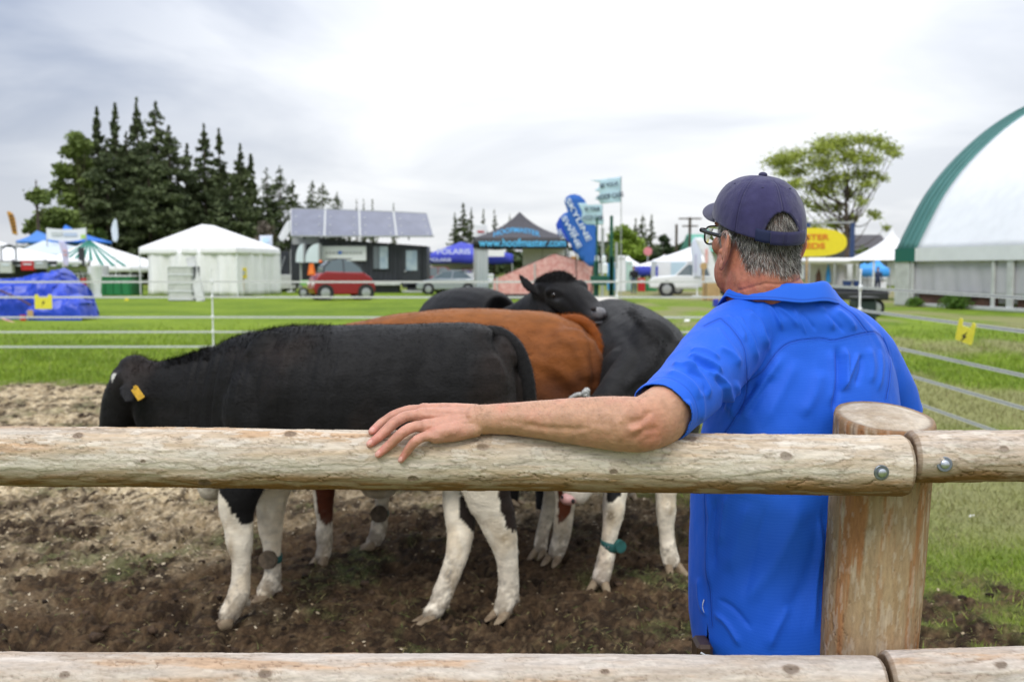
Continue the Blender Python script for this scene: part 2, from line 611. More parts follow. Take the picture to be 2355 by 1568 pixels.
def pen_mask(q):
    """1 on bare trodden ground, 0 on turf"""
    x, y = q[:, 0], q[:, 1]
    n = fbm(q, 0.7, 3, 41) - .5
    n2 = fbm(q, 2.8, 3, 42) - .5
    far = 1 - sstep(13.2, 14.6, y + n * 2.2 + n2 * 1.2)
    edge = 1.55 + (y - 3.2) * 0.04 + n * 1.5 + n2 * .9 + sstep(6.0, 4.0, y) * 1.15
    n3 = fbm(q, 9.0, 3, 43) - .5
    right = 1 - sstep(-0.9, 0.9, x - edge + n3 * 2.2 * sstep(.9, 1.8, x) + .25)
    return far * right
def ground_colour(q, h=None):
    x, y = q[:, 0], q[:, 1]
    pen = pen_mask(q)
    f1 = fbm(q, 3.1, 5, 51, .6); f2 = fbm(q, 19, 4, 52, .62); f3 = fbm(q, 60, 3, 53, .6)
    mud = mixv((.023, .0135, .0072), (.082, .050, .026), sstep(.38, .64, f2 * .65 + f1 * .35))
    mud = mixv(mud, (.17, .12, .065), sstep(.58, .74, f3) * .5)
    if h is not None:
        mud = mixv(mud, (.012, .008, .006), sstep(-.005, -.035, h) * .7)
    zone = (y - 5.8) * .70 - (x + 1.0) * 0.55 + (fbm(q, 1.1, 4, 61, .6) - .5) * 4.6
    shav = sstep(-.3, 2.0, zone) * pen * sstep(.34, .58, f2 * .55 + f1 * .45)
    mud = mixv(mud, mixv((.36, .27, .15), (.64, .52, .34), sstep(.35, .65, f3)), shav * .92)
    thin = sstep(.55, .68, fbm(q, 2.4, 4, 71, .55)) * sstep(.4, .6, f2)
    mud = mixv(mud, (.060, .080, .026), thin * .6)
    g1 = fbm(q, .55, 3, 81); g2 = fbm(q, 6, 4, 82, .6)
    grass = mixv((.105, .170, .012), (.19, .265, .022), sstep(.3, .7, g1 * .5 + g2 * .5))
    worn = sstep(.40, .62, fbm(q * np.array((1, .45, 1)), .55, 4, 91, .55)) * sstep(.3, 2.2, x) * .95
    track = np.exp(-((y - 62 - (x - 12) * 0.2) / 11) ** 2) * sstep(5, 10, x)
    grass = mixv(grass, (.25, .225, .115), np.clip(worn * .75 + track * .95, 0, .95))
    g = mixv(grass, mud, pen)
    return g
def pgrid():
    ys = [1.0]
    while ys[-1] < 75:
        ys.append(ys[-1] * 1.0058 + .0005)
    ys = np.array(ys)
    u = np.linspace(-1, 1, 560)
    u = u * (0.86 + .14 * np.abs(u))
    X = u[None, :] * (ys[:, None] * .80 + 1.3)
    Y = np.repeat(ys[:, None], len(u), 1)
    return X, Y
X, Y = pgrid()
nr, ncg = X.shape
q = np.stack([X.ravel(), Y.ravel(), np.zeros(X.size)], 1)
H = ground_height(q)
H *= sstep(75, 18, q[:, 1])
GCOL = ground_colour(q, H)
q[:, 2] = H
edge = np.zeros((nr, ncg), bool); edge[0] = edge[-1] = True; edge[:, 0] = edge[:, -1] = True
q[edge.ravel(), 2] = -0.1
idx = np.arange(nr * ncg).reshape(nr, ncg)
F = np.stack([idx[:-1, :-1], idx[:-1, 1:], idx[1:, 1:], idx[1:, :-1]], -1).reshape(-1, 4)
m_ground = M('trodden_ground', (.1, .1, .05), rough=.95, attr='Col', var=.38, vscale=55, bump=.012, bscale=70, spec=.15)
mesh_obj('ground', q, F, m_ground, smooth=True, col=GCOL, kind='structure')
m_far = M('far_field', (.125, .185, .018), rough=.95, var=.25, vscale=.12, spec=.1, col2=(.17, .19, .045))
mb = MB(); mb.add([(-900, -60, -.09), (900, -60, -.09), (900, 1500, -.09), (-900, 1500, -.09)], [(0, 1, 2, 3)])
mb.build('field', m_far, kind='structure')
def ground_z(x, y):
    p = np.array([[x, y, 0.0]])
    return float(ground_height(p)[0] * sstep(75, 18, np.array([y]))[0])
def blades(pts, hmin, hmax, wid, cols, name, material, lean=.5, seg=2):
    n = len(pts)
    r = pts.copy()
    d = RNG.normal(size=(n, 3)) * lean; d[:, 2] = 1
    L = RNG.uniform(hmin, hmax, n)
    V, F, si = strands(r, d, L, wid, droop=.25, seg=seg, curl=.08)
    return mesh_obj(name, V, F, material, col=cols[si], kind='stuff')
m_grass = M('grass_blades', (.1, .2, .03), rough=.6, attr='Col', spec=.25)
m_grass.node_tree.nodes['Principled BSDF'].inputs['Subsurface Weight'].default_value = 0.0
def turf_points(n, ymin, ymax, xr=.62):
    u = RNG.random(n)
    y = ymin * (ymax / ymin) ** u
    x = RNG.uniform(-1, 1, n) * (y * xr + .5)
    p = np.stack([x, y, np.zeros(n)], 1)
    pm = pen_mask(p)
    keep = RNG.random(n) > pm * 1.02
    p = p[keep]
    p[:, 2] = ground_height(p) * sstep(75, 18, p[:, 1])
    return p
p1 = turf_points(300000, 3.2, 30.0)
g = fbm(p1, 3.0, 3, 101)
cols = mixv((.115, .185, .014), (.27, .365, .035), np.clip(g * 1.2 - .1 + RNG.normal(0, .16, len(p1)), 0, 1))
wornm = sstep(.42, .62, fbm(p1 * np.array((1, .45, 0)), .55, 4, 91, .55)) * sstep(.6, 2.6, p1[:, 0])
cols = mixv(cols, (.27, .235, .12), np.clip(wornm * .7 + (RNG.random(len(p1)) < .06) * .7, 0, 1))
keep = (RNG.random(len(p1)) > wornm * .55) & (RNG.random(len(p1)) > sstep(14, 30, p1[:, 1]))
p1 = p1[keep]; cols = cols[keep]
hs = 0.018 + 0.0022 * p1[:, 1]
d = RNG.normal(size=(len(p1), 3)) * .55; d[:, 2] = 1
V, F, si = strands(p1, d, RNG.uniform(.6, 1.5, len(p1)) * hs * 1.3, .0022 + .0007 * p1[:, 1], droop=.2, seg=1, curl=.05)
mesh_obj('grass', V, F, m_grass, col=cols[si], kind='stuff')
n = 60000
y = 2.6 * (13.5 / 2.6) ** RNG.random(n); x = RNG.uniform(-1, 1, n) * (y * .58 + .3)
p = np.stack([x, y, 0 * x], 1)
thin = sstep(.50, .66, fbm(p, 2.4, 4, 71, .55))
keep = (RNG.random(n) < thin * .9 + .10 + .8 * sstep(1.2, 2.2, x) * sstep(7, 4, y))
p = p[keep]; p[:, 2] = ground_height(p)
cl = mixv((.07, .12, .02), (.34, .27, .12), RNG.random(len(p)) ** 1.3)
d = RNG.normal(size=p.shape) * 1.1; d[:, 2] = .55
V, F, si = strands(p, d, RNG.uniform(.015, .05, len(p)), .0028, droop=.3, seg=2, curl=.12)
mesh_obj('sparse_grass', V, F, m_grass, col=cl[si], kind='stuff')
n = 60000
y = 2.6 * (14.0 / 2.6) ** RNG.random(n); x = RNG.uniform(-1, 1, n) * (y * .58 + .3)
p = np.stack([x, y, 0 * x], 1)
zone = (y - 5.8) * .70 - (x + 1.0) * 0.55 + (fbm(p, 1.1, 4, 61, .6) - .5) * 4.6
pr = sstep(-.8, 2.0, zone) * .95 + .02
keep = RNG.random(n) < pr * pen_mask(p)
p = p[keep]; n = len(p); p[:, 2] = ground_height(p) + .004
a = RNG.uniform(0, 2 * np.pi, n); L = RNG.uniform(.002, .008, n) * (.8 + .08 * p[:, 1]); w = L * RNG.uniform(.3, .8, n)
t1 = np.stack([np.cos(a) * L, np.sin(a) * L, RNG.normal(0, .3, n) * L], 1)
t2 = np.stack([-np.sin(a) * w, np.cos(a) * w, RNG.normal(0, .4, n) * w], 1)
V = np.stack([p - t1 - t2, p + t1 - t2, p + t1 + t2, p - t1 + t2], 1).reshape(-1, 3)
cl = mixv((.26, .19, .11), (.56, .47, .33), RNG.random(n) ** 1.4)
m_chip = M('wood_shavings', (.5, .4, .3), rough=.8, attr='Col', spec=.2)
mesh_obj('wood_shavings', V, np.arange(n * 4).reshape(-1, 4), m_chip, col=np.repeat(cl, 4, 0), kind='stuff')
n = 1300
y = 2.6 * (9.5 / 2.6) ** RNG.random(n); x = RNG.uniform(-1, 1, n) * (y * .58 + .3)
p = np.stack([x, y, 0 * x], 1)
p = p[RNG.random(n) < pen_mask(p)]; n = len(p)
p[:, 2] = ground_height(p)
ico = np.array([(0, 0, 1), (.9, 0, .45), (.28, .85, .45), (-.72, .53, .45), (-.72, -.53, .45), (.28, -.85, .45), (.72, .53, -.45), (-.28, .85, -.45), (-.9, 0, -.45), (-.28, -.85, -.45), (.72, -.53, -.45), (0, 0, -1)])
icf = np.array([(0, 1, 2), (0, 2, 3), (0, 3, 4), (0, 4, 5), (0, 5, 1), (1, 6, 2), (2, 7, 3), (3, 8, 4), (4, 9, 5), (5, 10, 1), (2, 6, 7), (3, 7, 8), (4, 8, 9), (5, 9, 10), (1, 10, 6), (6, 11, 7), (7, 11, 8), (8, 11, 9), (9, 11, 10), (10, 11, 6)])
S = RNG.gamma(2.0, .0045, n) + .003
V = p[:, None, :] + ico[None] * S[:, None, None] * RNG.uniform(.55, 1.35, (n, 12, 1)) * np.array((1, 1, .7))
cl = mixv((.020, .013, .009), (.085, .055, .035), RNG.random(n))
mesh_obj('earth_clods', V.reshape(-1, 3), (icf[None] + (np.arange(n) * 12)[:, None, None]).reshape(-1, 3), m_ground, smooth=True, col=np.repeat(cl, 12, 0), kind='stuff')
RY = 1.65
def log(name, A, B, r0, r1, seed, parent, knots=(), step=.002, arc=.0022, pale=(.60, .53, .435), warm=(.43, .29, .165), dark=(.065, .036, .02),
        under=.6, vertical=False, capB=None, material=None, flake=1.0, red=0.0, endslope=0.0, tilt=0.0):
    A = np.asarray(A, float); B = np.asarray(B, float)
    Lg = np.linalg.norm(B - A)
    s, u, d = frame_of(B - A, (0, 1, 0) if vertical else (0, 0, 1))
    nl = int(Lg / step) + 1
    na = int(2 * math.pi * max(r0, r1) / arc)
    T = np.linspace(0, Lg, nl); PH = np.linspace(0, 2 * math.pi, na, endpoint=False)
    TT, PP = np.meshgrid(T, PH, indexing='ij')
    t = TT.ravel(); ph = PP.ravel()
    c, sn = np.cos(ph), np.sin(ph)
    rad = r0 + (r1 - r0) * t / Lg
    ring = np.stack([t, rad * c, rad * sn], 1)
    aw = np.zeros_like(t); kn = np.zeros_like(t); kr = np.zeros_like(t); km = np.full_like(t, 9.)
    for (kt, kp, ks) in knots:
        dt = (t - kt) * (1.0 if not vertical else 1.0)
        dp = ((ph - kp + math.pi) % (2 * math.pi) - math.pi) * rad
        D = np.sqrt((dt * .62) ** 2 + dp ** 2) / ks
        aw += np.exp(-(D / 2.4) ** 2) * np.sign(dp) * ks * 1.3 * np.exp(-(np.abs(dp) / ks) * .25) * -1
        kn_n = 1 + .55 * (vnoise(np.stack([t * 90, ph * rad * 90, 0 * t + kt], 1), 1, seed) - .5)
        km = np.minimum(km, np.sqrt((dt * .62) ** 2 + dp ** 2) / ks * kn_n)
    so = seed * 7.31
    lowt = fbm(np.stack([t * 3 + so, c * .7, sn * .7], 1), 1, 3, seed)
    wig = (fbm(np.stack([t * 14 + so, c * 2, sn * 2], 1), 1, 3, seed + 1) - .5) * .012
    arcp = ph * rad + aw + wig
    uu = np.stack([t, arcp, np.zeros_like(t) + so], 1)
    g_fine = fbm(uu * np.array((22, 620, 1)), 1, 3, seed + 2, .6)
    g_mid = fbm(uu * np.array((9, 150, 1)), 1, 4, seed + 3, .6)
    fl = fbm(np.stack([t * 16 + so, arcp * 95, 0 * t], 1), 1, 4, seed + 4, .58)
    fl2 = fbm(np.stack([t * 30 + so, arcp * 130, 0 * t + 5], 1), 1, 4, seed + 5, .6)
    patch = fbm(np.stack([t * 5.5 + so, c * 2.2, sn * 2.2], 1), 1, 4, seed + 6, .55)
    big = fbm(np.stack([t * 2.0 + so, c * 1.1, sn * 1.1], 1), 1, 3, seed + 7)
    crk = np.abs(fbm(uu * np.array((12.0, 80, 1)), 1, 4, seed + 8, .5) - .5)
    crack = sstep(.016, .002, crk) * sstep(.47, .58, patch * .6 + fl * .4)
    edge1 = sstep(.05, .0, np.abs(fl - .52)) * flake
    edge2 = sstep(.03, .0, np.abs(fl2 - .57)) * flake
    lift = sstep(.49, .54, fl) * .0008 + sstep(.56, .585, fl2) * .0007
    rr = rad * (1 + (lowt - .5) * .09 + (patch - .5) * .035) + lift * flake - crack * .0022 + (g_mid - .5) * .0013 + (g_fine - .5) * .0006
    kcol = np.zeros_like(t)
    inside = sstep(1.15, .85, km)
    rim = np.exp(-((km - 1.0) / .22) ** 2)
    rr += rim * .0016 - inside * .0006 + np.exp(-(km / 3.0) ** 2) * .0022
    e = np.minimum(t, Lg - t)
    rr -= np.where(e < .008, (.008 - e) ** 2 / .008 * .5, 0) * (.4 + 1.2 * patch)
    k = sstep(.33, .66, patch * .55 + fl * .45)
    col = mixv(pale, warm, k * (.35 + .3 * big))
    col = mixv(col, np.array(warm) * np.array((1.15, .95, .75)), sstep(.60, .74, patch) * .55)
    col = mixv(col, (.37, .315, .26), sstep(.55, .75, big) * (.15 if vertical else .45))
    if red:
        col = mixv(col, (.36, .17, .070) if vertical else (.44, .285, .14), sstep(.50, .64, fbm(np.stack([t * 3.2 + so, c * 4.2, sn * 4.2], 1), 1, 4, seed + 12, .6)) * red)
    col = mixv(col, (.66, .60, .51), sstep(.57, .66, fl2) * .55 * flake)
    col = col * (.72 + .5 * g_mid + .26 * (g_fine - .5))[:, None]
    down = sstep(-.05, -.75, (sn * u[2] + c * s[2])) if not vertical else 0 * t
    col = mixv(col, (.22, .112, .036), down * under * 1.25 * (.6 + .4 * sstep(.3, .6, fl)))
    col = mixv(col, dark, np.clip(edge1 * .28 + edge2 * .26 + crack * .36, 0, 1))
    col = mixv(col, (.25, .16, .10), rim * .30)
    col = mixv(col, (.13, .085, .055), inside * (.35 + .7 * g_mid))
    col = mixv(col, dark, sstep(.25, .05, km) * .7)
    col = mixv(col, (.19, .12, .07), np.where(e < .006, .55, 0) )
    dirs = c[:, None] * s + sn[:, None] * u
    bow = 0.0
    endoff = np.zeros_like(t)
    if tilt:    # sloping saw cut at the B end
        endoff = tilt * (dirs @ np.array((0, 1.0, 0))) * rad * sstep(Lg - .10, Lg, t)
    V = A + (t + endoff)[:, None] * d + dirs * rr[:, None]
    idx = np.arange(nl * na).reshape(nl, na)
    nx = np.roll(idx, -1, axis=1)
    F = np.stack([idx[:-1], nx[:-1], nx[1:], idx[1:]], -1).reshape(-1, 4)
    VV = [V]; CC = [np.clip(col, 0, 1)]; FF = [F]; off = len(V)
    for end, ci in ((0, 0), (1, nl - 1)):
        rim_i = idx[ci]
        ringv = V[rim_i]; cen = ringv.mean(0)
        kk = max(6, int(r0 / .004))
        rows = []
        for j in range(1, kk + 1):
            f = 1 - j / (kk + .001)
            P = cen + (ringv - cen) * f
            rows.append(P)
        P = np.vstack(rows)
        rel = P - cen
        rd = np.linalg.norm(rel, axis=1)
        ang = np.arctan2(rel @ u, rel @ s)
        n1 = fbm(np.stack([rel @ s * 60, rel @ u * 60, 0 * rd + seed], 1), 1, 4, seed + 20, .6)
        n2 = fbm(np.stack([rel @ s * 16, rel @ u * 16, 0 * rd + seed], 1), 1, 3, seed + 21, .6)
        saw = fbm(np.stack([rel @ s * 30, rel @ u * 260, 0 * rd], 1), 1, 2, seed + 22)
        rings = .5 + .5 * np.sin((rd + n2 * .012) * 1500)
        if capB is None or end == 0:
            cc = mixv((.10, .06, .035), (.27, .18, .105), n1) * (.8 + .3 * rings)[:, None]
        else:
            cc = mixv(capB[0], capB[1], sstep(.3, .7, n2 * .6 + n1 * .4)) * (.86 + .12 * rings + .16 * (saw - .5))[:, None]
            rk = np.exp(-(((ang * 7 + n2 * 3) % 1.0) - .5) ** 2 / .0025) * sstep(.2, .5, rd / r0)
            cc = mixv(cc, (.16, .10, .06), sstep(.90, .99, rd / np.maximum(rd.max(), 1e-6)) * .7)
            cc = mixv(cc, (.12, .08, .05), rk * .25 * n1)
        sgn = 1 if end else -1
        P = P + d * sgn * ((n1 - .5) * .003 + .003 * (1 - (rd / r0) ** 2) + (saw - .5) * .0012)[:, None]
        VV.append(P); CC.append(np.clip(cc, 0, 1))
        prev = rim_i
        for j in range(kk):
            cur = off + j * na + np.arange(na)
            a, b_ = prev, np.roll(prev, -1); c_, d_ = np.roll(cur, -1), cur
            FF.append(np.stack([a, d_, c_, b_] if end == 0 else [a, b_, c_, d_], -1))
            prev = cur
        off += kk * na
    return mesh_obj(name, np.vstack(VV), np.vstack(FF), material or m_log, parent, smooth=True, col=np.vstack(CC))
m_log = M('weathered_log', (.5, .45, .4), rough=.82, attr='Col', bump=.0010, bscale=420, var=.10, vscale=190, spec=.25, stretch=(.35, 1, 1))
m_post = M('post_wood', (.5, .4, .3), rough=.82, attr='Col', bump=.0010, bscale=420, var=.10, vscale=190, spec=.25, stretch=(1, 1, .3))
postT = W(2034, 956, RY + .125); postB = W(1997, 1505, RY + .125)
dp = (postT - postB) / (postT[2] - postB[2])
p_base = postB - dp * (postB[2] + .25)
fence = thing('log_fence', 'weathered round-log rail fence the man leans on, with one thick post at right', 'log fence', (p_base[0], p_base[1], 0.0))
railA = W(-90, 1047, RY); railB = W(2082, 1070, RY)
RR = 0.0492
kn = []
def knot_at(px, py, A, B, r, size):
    """knot placed where the frame shows px, py on the log's front"""
    s, u, d = frame_of(B - A)
    Lg = np.linalg.norm(B - A)
    Q = W(px, py, RY)
    k = (Q - A) @ d
    cpt = A + d * k
    for Yt in np.linspace(RY - r * 1.05, RY, 60):
        Q = W(px, py, Yt)
        k = (Q - A) @ d
        off = Q - A - d * k
        if np.linalg.norm(off) <= r:
            break
    return (k, math.atan2(off @ u, off @ s), size)
for px, py, sz in ((180 / 1.0, 1006, .006), (667, 1002, .0062), (1111, 1030, .0058), (952, 1098, .0055), (1411, 1083, .0042), (1584, 1012, .008), (1806, 1050, .0062), (470, 1106, .0065), (330, 1060, .003)):
    kn.append(knot_at(px, py, railA, railB, RR, sz))
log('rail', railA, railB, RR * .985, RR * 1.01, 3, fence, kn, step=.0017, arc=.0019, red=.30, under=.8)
rail2A = W(2090, 1050, RY + .006); rail2B = W(2620, 1046, RY + .006)
kn2 = [knot_at(2308, 1032, rail2A, rail2B, .0425, .0055)]
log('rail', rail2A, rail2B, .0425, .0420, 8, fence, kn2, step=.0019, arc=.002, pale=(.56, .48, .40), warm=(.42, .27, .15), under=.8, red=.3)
lA = W(-120, 1567, RY); lB = W(2024, 1578, RY)
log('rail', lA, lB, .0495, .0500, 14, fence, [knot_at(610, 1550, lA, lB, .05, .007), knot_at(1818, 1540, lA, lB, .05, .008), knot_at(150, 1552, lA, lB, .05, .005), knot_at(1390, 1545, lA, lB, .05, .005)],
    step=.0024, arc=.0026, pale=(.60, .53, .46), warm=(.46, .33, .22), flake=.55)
l2A = W(2035, 1562, RY + .005); l2B = W(2640, 1545, RY + .005)
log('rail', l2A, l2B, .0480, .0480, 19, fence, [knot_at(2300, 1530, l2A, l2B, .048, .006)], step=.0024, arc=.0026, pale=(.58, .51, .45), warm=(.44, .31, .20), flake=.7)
log('post', p_base, postT, .069, .0885, 27, fence, [(p_base[2] * 0 + 1.02, -1.9, .0035), (1.10, -1.5, .004), (1.04, -1.75, .003), (.95, -1.8, .0035), (1.18, -1.3, .003)],
    step=.0024, arc=.0026, pale=(.37, .265, .155), warm=(.29, .160, .065), under=0, vertical=True, capB=((.42, .33, .23), (.60, .52, .41)), material=m_post, flake=.45, red=1.0, tilt=.17)
m_zinc = M('zinc_steel', (.50, .53, .57), rough=.32, metal=.9, var=.15, vscale=120)
m_wash = M('washer_steel', (.20, .22, .25), rough=.42, metal=.75, var=.2, vscale=150)
for px, py, A, B, r in ((2027, 1086, railA, railB, RR * 1.012), (2172, 1067, rail2A, rail2B, .0425)):
    s, u, d = frame_of(B - A)
    for Yt in np.linspace(RY - r * 1.05, RY, 200):
        Q = W(px, py, Yt); k = (Q - A) @ d
        off = Q - A - d * k
        if np.linalg.norm(off) <= r * 1.01: break
    n = off / np.linalg.norm(off); n = n * .8 + np.array((0, -1, 0)) * .5; n /= np.linalg.norm(n)
    if px > 2100: n = np.array((-.15, -1, .12)); n /= np.linalg.norm(n)
    mb = MB(); mb.cyl(Q - n * .022, Q + n * .0055, .0068, 20); mb.cyl(Q + n * .0055, Q + n * .0068, .0068, 20, .0045)
    bolt = mb.build('bolt', m_zinc, fence); auto_smooth(bolt, 40)
    mb = MB(); mb.cyl(Q - n * .0075, Q + n * .0012, .0125, 32); mb.cyl(Q + n * .0012, Q + n * .0019, .0125, 32, .0115)
    w_ = mb.build('washer', m_wash, bolt); auto_smooth(w_, 30)
FH = [1.383, 1.129, .795, .549, .302]
FY = 16.6
corner = np.array((4.15, FY)); nearp = np.array((3.72, 1.9)); leftp = np.array((-12.0, FY))
elf = thing('tape_fence', 'white electric tape fence of five strands around the cattle pen', 'electric fence', (4.15, FY, 0))
m_tape = M('white_tape', (.78, .79, .76), rough=.7)
m_tapec = M('tape_core', (.42, .43, .42), rough=.7, var=.3, vscale=60)
m_pole = M('white_plastic', (.80, .81, .80), rough=.45)
def tape(a, b, h, w=.034, sag=.004, n=14):
    t = np.linspace(0, 1, n)
    x = a[0] + (b[0] - a[0]) * t; y = a[1] + (b[1] - a[1]) * t
    z = h - sag * 4 * t * (1 - t)
    d = np.array((b[0] - a[0], b[1] - a[1])); d /= np.linalg.norm(d)
    nrm = np.array((-d[1], d[0]))
    return np.stack([x, y, z], 1), nrm
def posts_on(a, b, ts):
    return [a + (b - a) * t for t in ts]
rear_x = [-12.0, -5.0, 1.75, 4.15]
right_p = [corner, np.array((3.97, 11.35)), np.array((3.85, 6.3)), nearp]
rear_p = [np.array((x, FY)) for x in rear_x]
line = rear_p + right_p[1:]
for h in FH:
    mb = MB()
    for a, b in zip(line[:-1], line[1:]):
        P, nrm = tape(a, b, h, n=8)
        n3 = np.array((nrm[0], nrm[1], 0)) * .0012
        for dz0, dz1, mi in ((-.015, -.007, 0), (-.007, .007, 1), (.007, .015, 0)):
            mb.cur = mi
            lo = P + (0, 0, dz0); hi = P + (0, 0, dz1)
            k = len(P)
            V = np.vstack([lo - n3, hi - n3, lo + n3, hi + n3])
            Fq = []
            for i in range(k - 1):
                Fq += [(i, i + 1, k + i + 1, k + i), (2 * k + i, 3 * k + i, 3 * k + i + 1, 2 * k + i + 1)]
            mb.add(V, Fq)
    mb.build('strand', [m_tape, m_tapec], elf)
for p in line:
    mb = MB(); gz = ground_z(p[0], p[1])
    mb.cyl((p[0], p[1] + .016, gz - .1), (p[0], p[1] + .016, 1.56), .0125, 10)
    mb.cyl((p[0], p[1] + .016, 1.56), (p[0], p[1] + .016, 1.60), .017, 10)
    po = mb.build('post', m_pole, elf)
    auto_smooth(po)
    for h in FH:
        mb = MB(); mb.box((p[0], p[1], h), (.045, .028, .052), None, .008); mb.cyl((p[0], p[1] + .016, h - .035), (p[0], p[1] + .016, h + .035), .020, 10)
        mb.build('insulator', m_pole, po)
m_ysign = M('yellow_plastic', (.80, .72, .06), rough=.4, var=.06, vscale=30)
m_black = M('black_print', (.02, .02, .02), rough=.6)
def warning_sign(c, ax, label, tilt=0.0, wd=.29, ht=.19):
    """plate with two hook ears hanging on a strand; ax = reading direction (x,y)"""
    ax = np.array((ax[0], ax[1], 0.0)); ax /= np.linalg.norm(ax)
    up0 = np.array((0, 0, 1.0))
    r = ax * math.cos(tilt) + up0 * math.sin(tilt); up = -ax * math.sin(tilt) + up0 * math.cos(tilt)
    nrm = np.cross(r, up); 
    t = thing('warning_sign', label, 'sign', c, 'yellow shock warning signs on the tape fence')
    c = np.asarray(c, float)
    def poly(pts, off, th):
        P = np.array([c + r * a + up * b + nrm * off for a, b in pts])
        return P, -nrm * th
    mb = MB()
    w = wd / 2
    pts = [(-w * .93, -ht - .01), (w * .93, -ht - .01), (w, -ht + .01), (w, .02), (w * .9, .045), (w * .62, .045), (w * .55, .02), (w * .5, -.012), (-w * .5, -.012), (-w * .55, .02), (-w * .62, .045), (-w * .9, .045), (-w, .02), (-w, -ht + .01)]
    P, e = poly(pts, .010, .008); mb.prism(P, e)
    mb.build('plate', m_ysign, t)
    mb = MB()
    fr = [(-w * .78, -ht * .88), (w * .78, -ht * .88), (w * .78, -ht * .86 + .004), (-w * .78, -ht * .86 + .004)]
    bolt_ = [(.028, -.045), (-.03, -.098), (-.004, -.098), (-.034, -.152), (.03, -.088), (.004, -.088)]
    P, e = poly(bolt_, .0125, .0022); mb.prism(P, e)
    mb.build('lightning_mark', m_black, t)
    mb = MB()
    for s_ in (-1, 1):
        P, e = poly([(s_ * w * .62, -.05), (s_ * w * .74, -.05), (s_ * w * .74, -ht * .85), (s_ * w * .62, -ht * .85)], .0120, .002); mb.prism(P, e)
    P, e = poly([(-w * .62, -ht * .80), (w * .62, -ht * .80), (w * .62, -ht * .86), (-w * .62, -ht * .86)], .0120, .002); mb.prism(P, e)
    mb.build('raised_border', m_ysign, t)
    return t
L0 = W(100, 683, FY)
warning_sign((L0[0], FY - .006, FH[1]), (1, 0), 'yellow warning sign on the rear strand in front of the blue tarpaulin')
tt = (8.55 - nearp[1]) / (corner[1] - nearp[1])
ps = nearp + (corner - nearp) * tt
warning_sign((W(2225, 745, 8.4)[0] , 8.4, FH[1] - .01), (.35, -1.0), 'yellow lightning sign hanging askew on the strand at far right', tilt=-.22, wd=.19, ht=.135)
m_skin = M('skin', (.5, .27, .17), rough=.48, attr='Col', bump=.0007, bscale=260, var=.13, vscale=70, spec=.35, sss=.10)
m_shirt = M('blue_polo_cloth', (.012, .105, .62), rough=.6, attr='Col', spec=.25, sheen=.08, bump=.0006, bscale=700)
m_cap = M('navy_cotton', (.036, .033, .085), rough=.85, attr='Col', spec=.15, sheen=.35, bump=.0008, bscale=900, var=.12, vscale=60)
m_hair = M('grey_hair', (.3, .3, .3), rough=.5, attr='Col', spec=.3)
m_frame = M('black_acetate', (.012, .012, .013), rough=.25, spec=.6)
m_trouser = M('dark_brown_trouser', (.028, .020, .017), rough=.8, var=.2, vscale=30, bump=.001, bscale=300)
m_lens = M('lens_glass', (.95, .97, .97), rough=.03, trans=.92, spec=.6)
m_shoe = M('brown_leather', (.05, .028, .016), rough=.5)
m_belt = M('belt_leather', (.05, .026, .014), rough=.45, var=.2, vscale=50)
MY = 1.95
man = thing('person', 'man in blue polo and navy cap leaning his left arm on the log rail', 'person', (W(1850, 900, MY)[0], MY + .02, 0))
YAW = math.radians(22)
hf = np.array((-math.sin(YAW), math.cos(YAW), 0.02)); hl = np.array((-math.cos(YAW), -math.sin(YAW), 0)); hu = np.array((0, 0, 1.0))
pt = math.radians(6)              # head tipped slightly back
hf2 = hf * math.cos(pt) + hu * math.sin(pt); hu2 = -hf * math.sin(pt) + hu * math.cos(pt)
HC = W(1743, 548, 1.955)
def rim_u(phi):
    return .026 + .024 * np.cos(phi)
def HP(l, f, u):
    return HC + hl * l + hf2 * f + hu2 * u
HR = np.stack([hl, hf2, hu2], 1)
CG = math.radians(9)
cpl = hl * math.cos(CG) - hf2 * math.sin(CG); cpf = hf2 * math.cos(CG) + hl * math.sin(CG)
cpl, cpf = hl * math.cos(CG) + hf2 * math.sin(CG), hf2 * math.cos(CG) - hl * math.sin(CG)
RAILC = (railA + railB) / 2
rd_ = (railB - railA) / np.linalg.norm(railB - railA)
def rail_lay(px, py, off):
    """point at frame px,py resting with distance off above the rail skin (camera side)"""
    R = RR + off
    for Yt in np.linspace(RY - R, RY, 240):
        Q = W(px, py, Yt); v = Q - railA; v = v - rd_ * (v @ rd_)
        if np.linalg.norm(v) <= R:
            return Q
    return W(px, py, RY)
sk = MB()
sk.ball(HP(0, -.006, .018), (.073, .089, .078), HR, 32, 24)
sk.ball(HP(0, .026, -.045), (.062, .060, .080), HR, 24, 18)
sk.ball(HP(0, .052, -.092), (.034, .034, .028), HR, 20, 14)        # chin
for s_ in (-1, 1):
    sk.ball(HP(s_ * .050, .012, -.068), (.022, .046, .044), HR, 18, 12)    # jaw
    sk.ball(HP(s_ * .040, .056, -.020), (.024, .022, .022), HR, 16, 12)    # cheekbone
    sk.ball(HP(s_ * .056, -.010, -.055), (.016, .030, .045), HR, 16, 12)
sk.ball(HP(0, .080, .022), (.050, .016, .012), HR, 16, 10)         # brow
loft(sk, [(*HP(0, .088, .010), .009, .009), (*HP(0, .103, -.018), .012, .011), (*HP(0, .108, -.032), .015, .012)], 8, 14)
sk.ball(HP(0, .090, -.062), (.022, .010, .007), HR, 14, 10)
sk.ball(HP(0, .088, -.072), (.019, .010, .006), HR, 14, 10)
loft(sk, [(*HP(0, -.022, -.045), .068, .070), (*HP(0, -.026, -.090), .073, .074), (*W(1768, 690, 1.955), .074, .072), (*W(1790, 760, 1.965), .085, .085)], 14, 32, up=(0, 1, 0))
